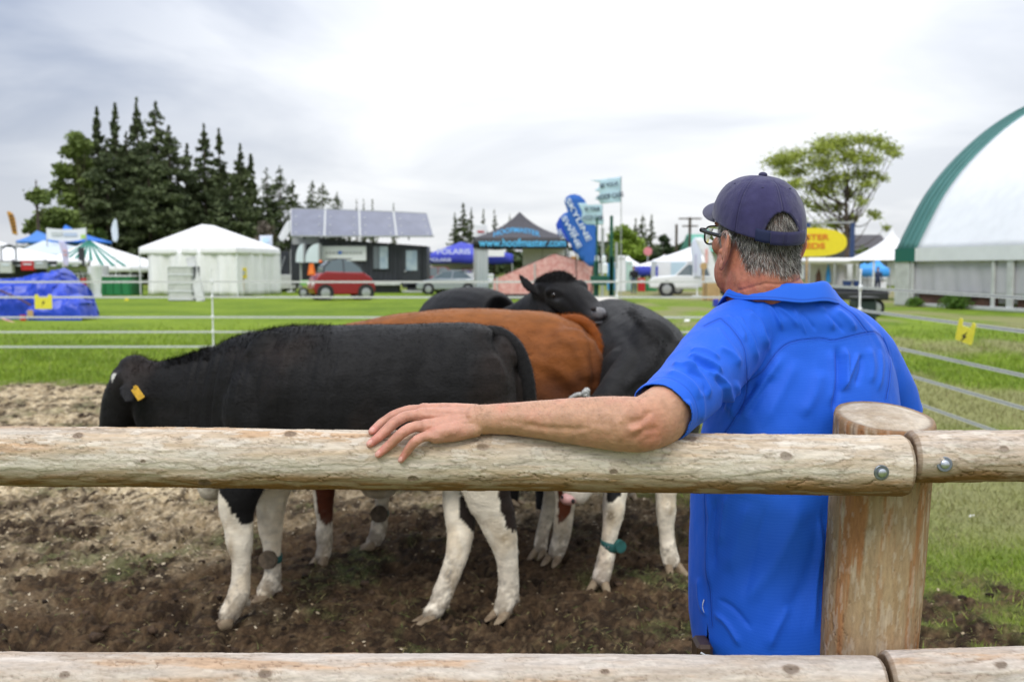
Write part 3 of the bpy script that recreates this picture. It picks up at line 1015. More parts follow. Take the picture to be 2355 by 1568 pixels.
loft(sk, [(*W(1668, 775, 1.875), .048, .05), (*W(1760, 745, 1.93), .062, .055), (*W(1850, 745, 1.98), .062, .055), (*W(1965, 785, 2.04), .048, .05)], 16, 24)
for (y_, r_) in ((668, .0), (684, .0)):
    pass
arm = [(*W(1668, 780, 1.875), .044, .046), (*W(1628, 845, 1.80), .044, .046), (*W(1580, 908, 1.70), .044, .047), (*W(1532, 948, 1.635), .043, .050),
       (*W(1482, 974, 1.600), .041, .0455), (*W(1440, 975, 1.598), .041, .0450), (*W(1395, 972, 1.602), .039, .0435), (*W(1300, 967, 1.612), .036, .0365), (*W(1200, 963, 1.622), .031, .0280), (*W(1140, 963, 1.630), .029, .0250), (*W(1098, 965, 1.634), .027, .0245)]
loft(sk, arm, 44, 28)
sk.ball(W(1478, 1000, 1.588), (.036, .028, .026), None, 16, 12)      # elbow point
sk.ball(W(1420, 993, 1.590), (.050, .020, .020), None, 16, 12)
tips = {}
def finger(pts, rs, name):
    rows = [(*p, r, r * .93) for p, r in zip(pts, rs)]
    loft(sk, rows, 22, 16)
    tips[name] = (pts, rs)
wr = W(1098, 965, 1.634)
ix = [W(975, 944, 1.672), W(940, 944, 1.676), W(908, 955, 1.672), W(878, 972, 1.664), rail_lay(855, 992, .0065)]
md = [W(969, 955, 1.648), W(935, 957, 1.648), W(908, 972, 1.635), rail_lay(874, 1002, .0082), rail_lay(850, 1021, .0062)]
rg = [W(979, 981, 1.620), W(950, 982, 1.618), W(925, 996, 1.603), rail_lay(893, 1025, .0082), rail_lay(870, 1045, .0062)]
pk = [W(1000, 1004, 1.604), W(975, 1004, 1.600), W(953, 1017, 1.592), rail_lay(934, 1041, .0075), rail_lay(922, 1058, .0056)]
finger(ix, [.0105, .0098, .0096, .0082, .0066], 'index')
finger(md, [.0108, .0100, .0100, .0086, .0068], 'middle')
finger(rg, [.0105, .0098, .0096, .0084, .0066], 'ring')
finger(pk, [.0098, .0088, .0086, .0074, .0058], 'little')
def lerp3(a, b, t): return a * (1 - t) + b * t
for m0, r_, wo in ((ix[0], .0128, W(1095, 948, 1.648)), (md[0], .0128, W(1096, 957, 1.638)), (rg[0], .0125, W(1095, 972, 1.628)), (pk[0], .0118, W(1094, 985, 1.622))):
    loft(sk, [(*wo, .018, .014), (*lerp3(wo, m0, .5), .0158, .0145), (*m0, r_ * 1.02, r_ * .97)], 12, 18)
cen = (ix[0] + md[0] + rg[0] + pk[0]) / 4
loft(sk, [(*(wr + (0, .004, -.006)), .022, .018), (*(lerp3(wr, cen, .5) + (0, .008, -.010)), .034, .017), (*(cen + (0, .010, -.010)), .036, .012)], 12, 20)
loft(sk, [(*W(1080, 985, 1.624), .016, .014), (*W(1035, 990, 1.610), .018, .013), (*W(1004, 998, 1.606), .012, .012)], 10, 16)
loft(sk, [(*W(1072, 950, 1.662), .016, .013), (*W(1020, 962, 1.690), .0135, .012), (*W(975, 985, 1.708), .011, .010), (*W(945, 1008, 1.712), .0085, .007)], 18, 16)
RS = W(1965, 785, 2.04)
RE = W(2070, 1010, 2.10); RH = W(1985, 1130, 2.30)
loft(sk, [(*RS, .052, .055), (*lerp3(RS, RE, .5), .048, .052), (*RE, .042, .045), (*lerp3(RE, RH, .5), .036, .036), (*RH, .026, .028)], 24, 22)
rb = RH; rdv = (RH - RE); rdv /= np.linalg.norm(rdv)
loft(sk, [(*rb, .026, .022), (*(rb + rdv * .05), .040, .017), (*(rb + rdv * .085), .038, .014)], 10, 18)
s2, u2, d2 = frame_of(rdv)
for k in range(4):
    o = s2 * (-.028 + .019 * k)
    L = (.066, .076, .071, .055)[k]
    loft(sk, [(*(rb + rdv * .08 + o), .0098, .0095), (*(rb + rdv * (.08 + L * .5) + o), .009, .009), (*(rb + rdv * (.08 + L * .8) + o - u2 * .014), .0078, .0078), (*(rb + rdv * (.08 + L * .85) + o - u2 * .034), .0066, .0066)], 12, 12)
loft(sk, [(*(rb + rdv * .02 - s2 * .03), .014, .012), (*(rb + rdv * .06 - s2 * .052), .011, .010), (*(rb + rdv * .09 - s2 * .058 - u2 * .01), .008, .008)], 10, 12)
def ear(s_):
    base = HP(s_ * .070, -.010, -.022)
    out = hl * s_
    ef = hf2 * .95 - out * .10
    ef /= np.linalg.norm(ef)
    eu = hu2 * .985 - hf2 * .16; eu /= np.linalg.norm(eu)
    en = np.cross(ef, eu) * (1 if (np.cross(ef, eu) @ out) > 0 else -1)
    def E(a, b, c=0.0): return base + ef * a + eu * b + en * c + out * .006
    sk.ball(E(-.004, .002, .004), (.0155, .030, .0035), np.stack([ef, eu, en], 1), 20, 14)
    hel = [(.010, .006, .004), (.012, .020, .007), (.006, .032, .009), (-.006, .035, .011), (-.017, .027, .012), (-.0205, .010, .012), (-.018, -.008, .010), (-.012, -.022, .008), (-.005, -.032, .006)]
    loft(sk, [(*E(*p), .0036, .0036) for p in hel], 44, 12)
    an = [(-.002, .020, .006), (-.009, .014, .009), (-.0115, .002, .010), (-.009, -.010, .009), (-.003, -.016, .007)]
    loft(sk, [(*E(*p), .0034, .0036) for p in an], 24, 10)
    sk.ball(E(-.001, -.031, .006), (.0085, .011, .0045), np.stack([ef, eu, en], 1), 14, 10)
    sk.ball(E(.011, -.004, .007), (.004, .006, .004), np.stack([ef, eu, en], 1), 12, 8)
ear(1); ear(-1)
V, F, N = remesh(sk.v, sk.f, .00185, 5, .5)
x_, y_, d_ = PX(V)
def crease(poly, w, dep, cond=None):
    """narrow groove (dep<0) or ridge along a frame polyline on the camera side"""
    D, _ = seg_dist(np.stack([x_, y_], 1), np.array(poly, float))
    g = np.exp(-(D / w) ** 2) * (N[:, 1] < .35)
    if cond is not None: g = g * cond
    return g * dep
dz = np.zeros(len(V))
foreg = V[:, 1] < 1.72
for k in range(5):
    dz += crease([(1084 + k * 5, 938), (1092 + k * 4.2, 965), (1101 + k * 2, 1000)], 1.7, -.0007 if k != 1 else -.0013, foreg)
for k in range(9):
    xa = 1018 + k * 7.5
    dz += crease([(xa, 965 + k * 1.5), (xa + 5, 982), (xa + 3, 1000)], 1.6, -.0005, foreg)
for a, b in (((1080, 950), (985, 942)), ((1082, 957), (975, 955)), ((1080, 968), (985, 980))):
    dz += crease([a, b], 4.5, .0013, foreg)
dz += crease([(1070, 980), (1040, 968), (1010, 974), (992, 968)], 3.0, .0009, foreg)
dz += crease([(1130, 945), (1100, 950), (1060, 960)], 3.2, .0007, foreg)
dz += crease([(1210, 980), (1260, 984), (1310, 987), (1350, 986)], 7, -.0022, foreg)
dz += crease([(1160, 968), (1190, 972), (1230, 976)], 6, -.0012, foreg)
dz += crease([(1395, 990), (1370, 984), (1340, 990)], 9, .0015, foreg)
dz += crease([(1492, 950), (1478, 965), (1455, 970)], 8, -.0035, foreg)
dz += crease([(1505, 985), (1480, 990), (1462, 1006)], 8, -.0022, foreg)
dz += crease([(1470, 985), (1452, 990)], 8, .0030, foreg)
dz += crease([(1440, 950), (1420, 975), (1430, 1000)], 10, .0018, foreg)
for nm, (P5, rs) in tips.items():
    for j, (kk, nn) in enumerate(((2, 3), (3, 3))):
        px_, py_, _ = PX(P5[kk])
        dirv = P5[kk + 1] - P5[kk - 1]
        for t in (-1, 0, 1):
            c = P5[kk] + dirv / np.linalg.norm(dirv) * t * .0028
            rel = V - c
            al = rel @ (dirv / np.linalg.norm(dirv))
            near = np.linalg.norm(rel, axis=1) < rs[kk] * 1.5
            dz -= near * np.exp(-(al / .0009) ** 2) * .00045
        near = np.exp(-(np.linalg.norm(V - P5[kk], axis=1) / (rs[kk] * 1.1)) ** 4)
        dz += near * .0009 * (N[:, 2] > 0) * (1 if kk == 2 else .3)
    near = np.exp(-(np.linalg.norm(V - P5[0], axis=1) / .013) ** 4)
    dz += near * .0016 * (N[:, 2] > -.2)
nails = np.zeros(len(V))
for nm, (P5, rs) in tips.items():
    a = P5[4]; d = P5[4] - P5[3]; d /= np.linalg.norm(d)
    outn = np.array((0, -.62, .78)) if nm != 'index' else np.array((0, -.3, .95))
    outn = outn - d * (outn @ d); outn /= np.linalg.norm(outn)
    cn = a + outn * rs[4] * .85 + d * .001
    rel = V - cn
    al = rel @ d; sd = np.cross(outn, d); si_ = rel @ sd; ou = rel @ outn
    e = np.sqrt((al / .0066) ** 2 + (si_ / .0050) ** 2)
    m = (e < 1) & (ou > -.005)
    nails[m] = 1
    rimm = (e > .85) & (e < 1.25) & (ou > -.005)
    dz[rimm] -= .0004
hd = V[:, 1] > 1.78
dz += crease([(1700, 668), (1760, 652), (1815, 655), (1845, 640)], 3.2, -.0016, hd)
dz += crease([(1745, 690), (1800, 668), (1846, 662)], 2.6, -.0010, hd)
dz += crease([(1690, 625), (1700, 650), (1720, 680)], 9, .0015, hd)
nn_ = fbm(V, 150, 3, 5) - .5
dz += nn_ * .0011
V2 = V + N * dz[:, None]
base = np.array((.50, .275, .175))
col = np.tile(base, (len(V), 1))
mot = fbm(V, 38, 4, 77, .6)
col = mixv(col, (.52, .24, .16), sstep(.45, .7, mot) * .5)
col = mixv(col, (.43, .235, .14), sstep(.55, .35, mot) * .35)
isneck = (V[:, 1] > 1.78)
relh = (V - HC) @ hu2
col = mixv(col, (.46, .175, .105), isneck * .88)
col = mixv(col, (.42, .125, .085), isneck * sstep(-.02, -.10, relh) * (.35 + .5 * sstep(.4, .6, fbm(V, 60, 3, 78))))
ispeck = sstep(.63, .72, fbm(V, 420, 2, 79))
col = mixv(col, (.30, .10, .07), isneck * ispeck * .4)
handm = sstep(1110, 1040, x_) * foreg
col = mixv(col, (.52, .24, .175), handm * .6)
for nm, (P5, rs) in tips.items():
    f = np.exp(-(np.linalg.norm(V - P5[4], axis=1) / .018) ** 2)
    col = mixv(col, (.56, .20, .16), f * .8)
    f = np.exp(-(np.linalg.norm(V - P5[2], axis=1) / .011) ** 2)
    col = mixv(col, (.50, .20, .145), f * .5)
col = mixv(col, (.66, .36, .30), nails * .75)
elb = np.exp(-((x_ - 1492) ** 2 + (y_ - 975) ** 2) / 45 ** 2) * foreg
col = mixv(col, (.46, .185, .11), elb * .75)
el2 = np.exp(-((x_ - 1505) ** 2 + (y_ - 1010) ** 2) / 30 ** 2) * foreg
col = mixv(col, (.47, .17, .11), el2 * .5)
red = np.exp(-((x_ - 1155) ** 2 + (y_ - 935) ** 2) / 14 ** 2) * foreg
col = mixv(col, (.58, .22, .15), red * .5)
sc_l = (V - HC) @ hl; sc_f = (V - HC) @ hf2
def hair_region(P):
    l = (P - HC) @ hl; f = (P - HC) @ hf2; u = (P - HC) @ hu2
    th = np.degrees(np.arctan2(np.abs(l), -f))
    low = -.056 + .048 * sstep(40, 72, th) + .010 * sstep(18, 0, th) * -1
    top_ = rim_u(np.arctan2(-l, f)) - .002
    back = sstep(low - .008, low + .010, u + (fbm(P, 160, 2, 12) - .5) * .012)
    front = sstep(.052, .040, f + .35 * np.maximum(u * -1, 0) * 0)
    earz = (f > -.030) & (u < .0)
    sb = (f > .012) & (f < .044) & (u > -.045)
    ok = back * front
    ok = np.where(earz & ~sb, 0, ok) * ((u < top_) | (((np.arctan2((P - HC) @ cpl, -((P - HC) @ cpf)) * .098 / .047) ** 2 + ((u - .004) / .056) ** 2) < 1))
    return ok * (np.linalg.norm(P - HC, axis=1) > .05)
hr = hair_region(V) * isneck
far_e = ((V - HP(.086, -.014, -.022)) ** 2).sum(1) < .035 ** 2
far_e2 = ((V - HP(-.086, -.014, -.022)) ** 2).sum(1) < .035 ** 2
earm = (far_e | far_e2) & (np.abs(sc_l) > .0725)
hr = np.where(earm, 0, hr)
col = mixv(col, (.15, .115, .10), hr * .8)
col = mixv(col, (.58, .24, .16), earm * .7)
body = mesh_obj('body', V2, F, m_skin, man, smooth=True, col=np.clip(col, 0, 1), label='sunburnt neck and ears, bare forearm and left hand spread over the rail')
Vn = V2; Nn = N
w = hr.copy(); w[V[:, 1] < 1.78] = 0
w /= w.sum()
nst = 16000
ids = RNG.choice(len(V), nst, p=w)
roots = Vn[ids] + RNG.normal(0, .0008, (nst, 3)) - Nn[ids] * .001
downd = -hu2 * .9 + Nn[ids] * .38 - hf2 * .25 + RNG.normal(0, .26, (nst, 3))
u_ = (roots - HC) @ hu2
Lh = np.clip(.010 + .08 * (u_ + .075), .006, .015) * RNG.uniform(.6, 1.2, nst)
Vh, Fh, si = strands(roots, downd, Lh, .00055, droop=.25, seg=3, curl=.10)
gcl = RNG.random(nst)
f_ = (roots - HC) @ hf2
lt = sstep(-.02, .04, f_) * .45 + fbm(roots, 60, 2, 8) * .5
tone = np.where(gcl < .16 + lt * .6, RNG.uniform(.50, .85, nst), RNG.uniform(.02, .10, nst))
hc = tone[:, None] * np.array((1.0, .95, .88))
mesh_obj('hair', Vh, Fh, m_hair, man, col=hc[si], label='short grey hair at nape and temples')
nst = 3200
al = RNG.uniform(-.36, .36, nst) + CG; el = RNG.uniform(-.02, .40, nst)
dirr = np.stack([np.sin(al) * np.cos(el), -np.cos(al) * np.cos(el), np.sin(el)], 1)
roots = HC + (dirr * np.array((.074, .092, .088))) @ HR.T + hu2 * .012
nrm = dirr @ HR.T
dd = -hu2 * .9 + nrm * .16 + RNG.normal(0, .24, (nst, 3))
Vh, Fh, si = strands(roots, dd, RNG.uniform(.009, .017, nst), .00075, droop=.18, seg=3, curl=.14)
tone = np.where(RNG.random(nst) < .30, RNG.uniform(.35, .6, nst), RNG.uniform(.04, .12, nst))
mesh_obj('hair_tuft', Vh, Fh, m_hair, man, col=(tone[:, None] * np.array((1, .94, .84)))[si])
sel = np.where(foreg & (x_ > 1090) & (x_ < 1490) & (N[:, 1] < .8))[0]
ww = sstep(-.3, .7, N[sel, 2]); ww = ww / ww.sum()
ids = RNG.choice(sel, 2600, p=ww)
dd = N[ids] * .8 + np.array((-.5, 0, .1)) + RNG.normal(0, .45, (2600, 3))
Vh, Fh, si = strands(V2[ids], dd, RNG.uniform(.003, .0085, 2600), .00014, droop=.1, seg=2, curl=.25)
mesh_obj('arm_hair', Vh, Fh, m_hair, man, col=np.tile((.10, .06, .04), (len(Vh), 1)))
CBc = W(1784, 652, 1.960)
sh = MB()
BY = math.radians(17)
bl = np.array((-math.cos(BY), -math.sin(BY), 0))
def trow(yp, xl, xr, dep, Yc):
    """torso slice: the frame's left and right edge at height yp, thickness dep"""
    a = W(xl, yp, Yc - .03); b = W(xr, yp, Yc + .05)
    c = (a + b) / 2
    return (*c, np.linalg.norm(b - a) / 2, dep)
rows = [trow(664, 1700, 1890, .084, 1.962), trow(688, 1692, 1905, .090, 1.962), trow(712, 1672, 1935, .098, 1.962), trow(735, 1655, 1968, .102, 1.96), trow(765, 1652, 2005, .098, 1.96), trow(810, 1640, 2028, .112, 1.965), trow(860, 1638, 2044, .122, 1.965), trow(930, 1634, 2052, .130, 1.96),
        trow(1000, 1618, 2050, .134, 1.955), trow(1080, 1600, 2048, .138, 1.95), trow(1180, 1594, 2050, .142, 1.945), trow(1280, 1592, 2056, .145, 1.94), trow(1380, 1592, 2060, .148, 1.935), trow(1450, 1600, 2060, .147, 1.93), trow(1500, 1612, 2058, .145, 1.93), trow(1530, 1616, 2056, .143, 1.93)]
def torso_loft(mb, rows, n, seg, power=2.35):
    R = smooth_path(rows, n)
    V = []
    for r in R:
        for k in range(seg):
            t = 2 * math.pi * k / seg
            ct, st = math.cos(t), math.sin(t); e = 2 / power
            V.append(r[:3] - bl * (math.copysign(abs(ct) ** e, ct) * r[3]) + np.cross((0, 0, 1.0), -bl) * (math.copysign(abs(st) ** e, st) * r[4]))
    F = [[i * seg + j, (i + 1) * seg + j, (i + 1) * seg + (j + 1) % seg, i * seg + (j + 1) % seg] for i in range(n - 1) for j in range(seg)]
    F += [list(range(seg)), [(n - 1) * seg + j for j in range(seg)][::-1]]
    mb.add(V, F)
torso_loft(sh, rows, 60, 72)
cufL = W(1513, 953, 1.628)
slv = [(*W(1765, 752, 1.93), .060, .060), (*W(1705, 770, 1.90), .068, .068), (*W(1668, 800, 1.855), .070, .070), (*W(1625, 850, 1.785), .066, .066), (*W(1575, 903, 1.705), .060, .058), (*W(1542, 932, 1.655), .056, .0535), (*cufL, .0535, .0520)]
loft(sh, slv, 40, 40, cap=False)
cufR = W(2082, 925, 2.07)
slr = [(*W(1900, 755, 2.0), .060, .055), (*W(1965, 790, 2.03), .066, .062), (*W(2010, 850, 2.05), .060, .060), (*W(2042, 905, 2.07), .058, .055), (*W(2066, 960, 2.085), .056, .052)]
loft(sh, slr, 30, 36, cap=False)
VS, FS, NS = remesh(sh.v, sh.f, .0042, 9, .5)
me = bpy.data.meshes.new('t'); me.from_pydata(VS.tolist(), [], FS.tolist()); o = bpy.data.objects.new('t', me); C.objects.link(o)
s = o.modifiers.new('s', 'SUBSURF'); s.levels = 1; s.subdivision_type = 'CATMULL_CLARK'
dg = bpy.context.evaluated_depsgraph_get(); em = o.evaluated_get(dg).to_mesh()
co = np.empty(len(em.vertices) * 3, np.float32); em.vertices.foreach_get('co', co); VS = co.reshape(-1, 3).astype(float)
li = np.empty(len(em.loops), np.int32); em.loops.foreach_get('vertex_index', li); FS = li.reshape(-1, 4)
bpy.data.objects.remove(o)
NS = normals_of(VS, FS)
fc = VS[FS].mean(1); fn = NS[FS].mean(1)
keep = fc[:, 2] > W(1700, 1512, 1.93)[2]
cd = cufL - W(1575, 903, 1.705); cd /= np.linalg.norm(cd)
keep &= ~(((fc - cufL) @ cd > -.004) & (np.linalg.norm(fc - cufL, axis=1) < .09) & (fc[:, 1] < 1.75))
crd = np.array(slr[-1][:3]) - np.array(slr[-2][:3]); crd /= np.linalg.norm(crd)
cR = np.array(slr[-1][:3])
keep &= ~(((fc - cR) @ crd > -.006) & (np.linalg.norm(fc - cR, axis=1) < .09))
FS = FS[keep]
rv = fc[:, :2] - CBc[:2]; rl_ = np.linalg.norm(rv, axis=1) + 1e-9
sv_ = (rv @ np.array((-.39, .92))) / rl_
FS_k = ~((rl_ < .108) & (fc[:, 2] > CBc[2] - .002 - .088 * np.maximum(0, sv_ + .04) ** 1.2))
FS = FS[FS_k[keep]]; keep = keep & FS_k
sx, sy, sd_ = PX(VS)
fx, fy, _ = PX(fc[keep])
slit_w = np.clip((fy - 1430) / 80, 0, 1) * 7
FS = FS[~((fy > 1432) & (np.abs(fx - (1627 + (fy - 1432) * .02)) < slit_w) & (fc[keep][:, 1] < 1.97))]
used = np.unique(FS); mp_ = -np.ones(len(VS), int); mp_[used] = np.arange(len(used)); VS = VS[used]; NS = NS[used]; FS = mp_[FS]
sx, sy, sd_ = PX(VS)
XY = np.stack([sx, sy], 1)
vis = sstep(.45, -.15, NS[:, 1])
h = np.zeros(len(VS)); dark = np.zeros(len(VS))
def sy_mean(p): return sum(q[1] for q in p) / len(p)
def fold(poly, w, amp, taper=True, shape='ridge'):
    global h
    D, t = seg_dist(XY, smooth_path(poly, 14))
    a = (1 + (D / (w * .85)) ** 2) ** -1.6
    if shape == 'groove2':   # valley with soft shoulders
        a = np.exp(-(D / w) ** 2) - .55 * np.exp(-(D / (w * 2.2)) ** 2)
    if taper: a = a * sstep(0, .22, t) * sstep(1, .75, t)
    h = h + a * amp * (1.55 if sy_mean(poly) < 1010 and poly[0][0] < 1720 else 1.2) * vis
def Z(zx, zy): return (1479.3 + .4246 * zx, 369.8 + .4246 * zy)
for pts, w_, a_ in (
    ([(235, 1055), (300, 1075), (370, 1110), (430, 1160)], 7, .0070), ([(245, 1030), (330, 1035), (420, 1080)], 6, .0042), ([(150, 1105), (240, 1130), (300, 1140)], 7, .0055),
    ([(200, 1110), (290, 1160), (340, 1230), (360, 1300)], 8, .0065), ([(115, 1150), (200, 1175), (270, 1230), (300, 1300)], 9, .0048), ([(390, 1010), (470, 1050), (520, 1120)], 8, .0038),
    ([(430, 1200), (470, 1280), (460, 1370)], 10, .0050), ([(230, 1290), (245, 1350), (240, 1430)], 7, .0040), ([(400, 880), (430, 960), (500, 1060), (520, 1160)], 12, .0030),
    ([(300, 1240), (320, 1330), (310, 1430)], 8, .0038), ([(500, 1180), (505, 1290), (470, 1400)], 9, .0042), ([(330, 1130), (420, 1180), (470, 1240)], 6, .0040), ([(260, 1090), (330, 1110), (390, 1170)], 5, -.0035)):
    fold([Z(*p) for p in pts], w_, a_)
for pts, w_, a_ in (
    ([(255, 1070), (330, 1100), (400, 1150)], 5, -.0040), ([(220, 1140), (310, 1190), (345, 1280)], 5, -.0034), ([(380, 1150), (440, 1250), (430, 1370)], 7, -.0036)):
    fold([Z(*p) for p in pts], w_, a_)
for pts, w_, a_ in (
    ([(600, 770), (680, 800), (730, 860), (760, 930)], 8, .0055), ([(540, 800), (620, 870), (650, 960), (690, 1040)], 9, .0060), ([(500, 830), (570, 930), (610, 1040), (625, 1110)], 8, .0046),
    ([(700, 780), (790, 840), (850, 910)], 7, .0040), ([(810, 780), (850, 870), (885, 955)], 4, .0024), ([(930, 770), (1000, 840), (1030, 930)], 9, .0050), ([(1030, 800), (1110, 870), (1150, 930)], 9, .0048), ([(840, 800), (905, 870), (940, 930)], 6, -.0030),
    ([(580, 800), (650, 880), (690, 980)], 6, -.0040), ([(530, 850), (600, 960), (620, 1060)], 5, -.0034), ([(960, 800), (1050, 880), (1090, 940)], 7, -.0038), ([(440, 830), (520, 900), (560, 990)], 7, .0034), ([(1100, 790), (1200, 880), (1260, 960), (1310, 1060)], 8, .0032)):
    fold([Z(*p) for p in pts], w_, a_)
for pts, w_, a_ in (
    ([(1040, 990), (1062, 1080), (1060, 1180), (1042, 1290), (1030, 1400)], 9, -.0085), ([(1085, 1000), (1100, 1090), (1092, 1180), (1070, 1260)], 8, .0078), ([(1165, 1030), (1135, 1110), (1100, 1190), (1075, 1260)], 8, .0055),
    ([(1010, 1010), (1025, 1120), (1020, 1240), (1000, 1340)], 12, .0045), ([(1220, 1000), (1240, 1100), (1230, 1220)], 12, .0040), ([(1280, 1010), (1290, 1120), (1270, 1260)], 8, .0034), ([(780, 1030), (690, 1150), (600, 1290), (500, 1430)], 16, .0060), ([(720, 1160), (640, 1260), (560, 1400)], 14, -.0048), ([(840, 1060), (780, 1200), (700, 1340), (640, 1460)], 22, .0045), ([(960, 1120), (930, 1260), (850, 1400)], 22, .0050), ([(620, 1190), (560, 1280), (500, 1400)], 10, -.005),
    ([(1180, 1040), (1180, 1130), (1150, 1230)], 8, -.0045)):
    fold([Z(*p) for p in pts], w_, a_)
def Z2(zx, zy): return ((2084 + zx * .5867) / 1.352, (1200 + zy * .5867) / 1.352)
for pts, w_, a_ in (
    ([(185, 560), (215, 700), (205, 900), (215, 1100)], 9, .0060), ([(245, 570), (225, 760), (240, 1000)], 9, -.0045), ([(700, 560), (640, 760), (520, 980), (330, 1200)], 34, .0075), ([(830, 560), (790, 800), (720, 1050), (560, 1280)], 34, -.0060), ([(420, 600), (360, 800), (300, 1000)], 24, .0050),
    ([(520, 620), (470, 800), (420, 1000), (380, 1200)], 16, -.0035), ([(225, 1190), (300, 1260), (380, 1390)], 9, .0048), ([(240, 1120), (340, 1180), (440, 1300)], 9, -.0036), ([(640, 1150), (560, 1300), (520, 1410)], 16, .0045), ([(150, 1000), (165, 1150), (200, 1230)], 7, .0045), ([(790, 620), (800, 860), (770, 1100), (760, 1350)], 11, .0055), ([(300, 560), (280, 700), (262, 860)], 9, .0036)):
    fold([Z2(*p) for p in pts], w_, a_)
q3 = VS.copy()
h += (fbm(q3, 9, 3, 5) - .5) * .010 * 1.0 + (fbm(q3 * np.array((1, 1, .45)), 24, 3, 6) - .5) * .0045
def seam(poly, double=False):
    global h, dark
    P = smooth_path(poly, 40)
    D, t = seg_dist(XY, P)
    g = np.exp(-(D / 1.5) ** 2)
    s1 = np.exp(-((D - 4.2) / 1.1) ** 2)
    h = h - g * .0014 * vis + np.exp(-((D - 2.6) / 2.2) ** 2) * .0007 * vis - s1 * .0004 * vis
    dark = np.maximum(dark, g * .8 * vis); dark = np.maximum(dark, s1 * .30 * vis)
seam([Z(*p) for p in ((560, 1200), (640, 1145), (690, 1080), (740, 1020), (800, 982), (900, 965), (975, 962), (1030, 972), (1140, 945), (1215, 930), (1270, 938), (1305, 980), (1325, 1030))])
seam([Z(*p) for p in ((330, 900), (405, 853), (440, 865), (500, 930), (545, 1010), (558, 1100), (562, 1200), (545, 1300), (480, 1420), (440, 1475))])
seam([Z(*p) for p in ((1005, 745), (1070, 790), (1140, 850), (1215, 932))])
seam([Z(*p) for p in ((1300, 960), (1335, 1060), (1335, 1150), (1318, 1290))])
seam([Z2(*p) for p in ((182, 560), (190, 800), (205, 1000), (218, 1200), (222, 1270))])
rel = (VS - cufL) @ cd
nearc = (np.linalg.norm(VS - cufL, axis=1) < .10) & (VS[:, 1] < 1.76)
hemd = np.abs(rel + .026)
h -= nearc * np.exp(-(hemd / .0011) ** 2) * .0009
dark = np.maximum(dark, nearc * np.exp(-(hemd / .0010) ** 2) * .45)
h += nearc * sstep(-.026, -.022, rel) * .0008
VS2 = VS + NS * h[:, None]
v = VS2 - railA; v = v - (v @ rd_)[:, None] * rd_
dist = np.linalg.norm(v, axis=1)
push = np.maximum(RR * 1.03 + .002 - dist, 0)
VS2 += v / (dist[:, None] + 1e-9) * push[:, None]
blue = np.array((.012, .112, .66))
colS = np.tile(blue, (len(VS), 1))
colS = mixv(colS, (.010, .10, .60), sstep(.4, .7, fbm(VS, 14, 3, 9)) * .35)
poly = np.array([Z(560, 1200), Z(640, 1145), Z(690, 1080), Z(740, 1020), Z(800, 982), Z(900, 965), Z(975, 962), Z(1030, 972), Z(1140, 945), Z(1215, 930), Z(1270, 938), Z(1325, 1030)])
yl = np.interp(sx, poly[:, 0], poly[:, 1])
ribm = sstep(1, 5, sy - yl) * (sx > Z(560, 0)[0] - 6 - np.clip((sy - 880), 0, 400) * .22) * (sx < 2052) * (NS[:, 1] < .4)
rib = np.sin(sy * 2 * math.pi / 3.9) * .5 + .5
colS = mixv(colS, (.05, .21, .80), ribm * (rib - .35) * .20)
colS = mixv(colS, (.002, .03, .30), dark)
shirt = mesh_obj('shirt', VS2, FS, m_shirt, man, smooth=True, col=np.clip(colS, 0, 1), label='bright blue polo shirt with ribbed back panel')
sol = shirt.modifiers.new('thickness', 'SOLIDIFY'); sol.thickness = .0016; sol.offset = -1
CB = W(1784, 652, 1.960)
def collar_pt(a, t):
    """a: angle round the neck (270 deg = back); t 0 top fold .. 1 lower edge"""
    av = a; a = a - math.radians(14)
    ca, sa = math.cos(a), math.sin(a)
    s = -.6 * math.cos(av) + .8 * math.sin(av)
    drop = .088 * max(0, s + .04) ** 1.2
    kr = 1 + (.19 + .03 * math.sin(a * 3 + 1)) * t ** .8 + .04 * max(0, ca) * t
    zz = CB[2] - drop - t * (.031 + .008 * max(0, ca)) * (1 - .75 * min(max(s + .25, 0), 1)) + .0014 * math.sin(a * 7 + t * 2) - .002 * math.cos(a * 4)
    return np.array((CB[0] + ca * .099 * kr, CB[1] + sa * .086 * kr, zz))
na_, nt_ = 90, 14
P = np.zeros((na_, nt_ * 2, 3))
for i in range(na_):
    a = math.radians(128) + math.radians(262) * i / (na_ - 1)
    for j in range(nt_):
        P[i, nt_ + j] = collar_pt(a, j / (nt_ - 1))
        q = collar_pt(a, 0); inner = np.array((CB[0], CB[1], q[2]))
        k = (nt_ - 1 - j) / (nt_ - 1)
        P[i, j] = inner + (q - inner) * np.array((1 - .06 * k, 1 - .06 * k, 1)) - np.array((0, 0, .030 * k)) + np.array((0, 0, .0015 * math.sin(math.pi * (1 - k))))
mb = MB(); mb.grid(P)
Pc = np.array(mb.v); cxx, cyy, _ = PX(Pc)
tt_ = np.tile(np.arange(nt_ * 2), na_)
cc = np.tile(blue, (len(Pc), 1)); cc = mixv(cc, (.016, .135, .70), .5 * np.ones(len(Pc)))
cc = mixv(cc, (.003, .04, .34), np.where(tt_ == nt_ * 2 - 3, .55, 0))
collar = mesh_obj('collar', Pc, mb.f, m_shirt, man, smooth=True, col=cc)
s = collar.modifiers.new('t', 'SOLIDIFY'); s.thickness = .0032; s.offset = 1
s = collar.modifiers.new('s', 'SUBSURF'); s.levels = 1; s.render_levels = 1
m_tab = M('silver_tab', (.75, .77, .78), rough=.35)
P0 = [W(1616.5 + k * .35 - (k - 6) ** 2 * .06, 1378 + k * 3.0, 1.9) for k in range(13)]
mb = MB()
dd, _n = None, None
pts = []
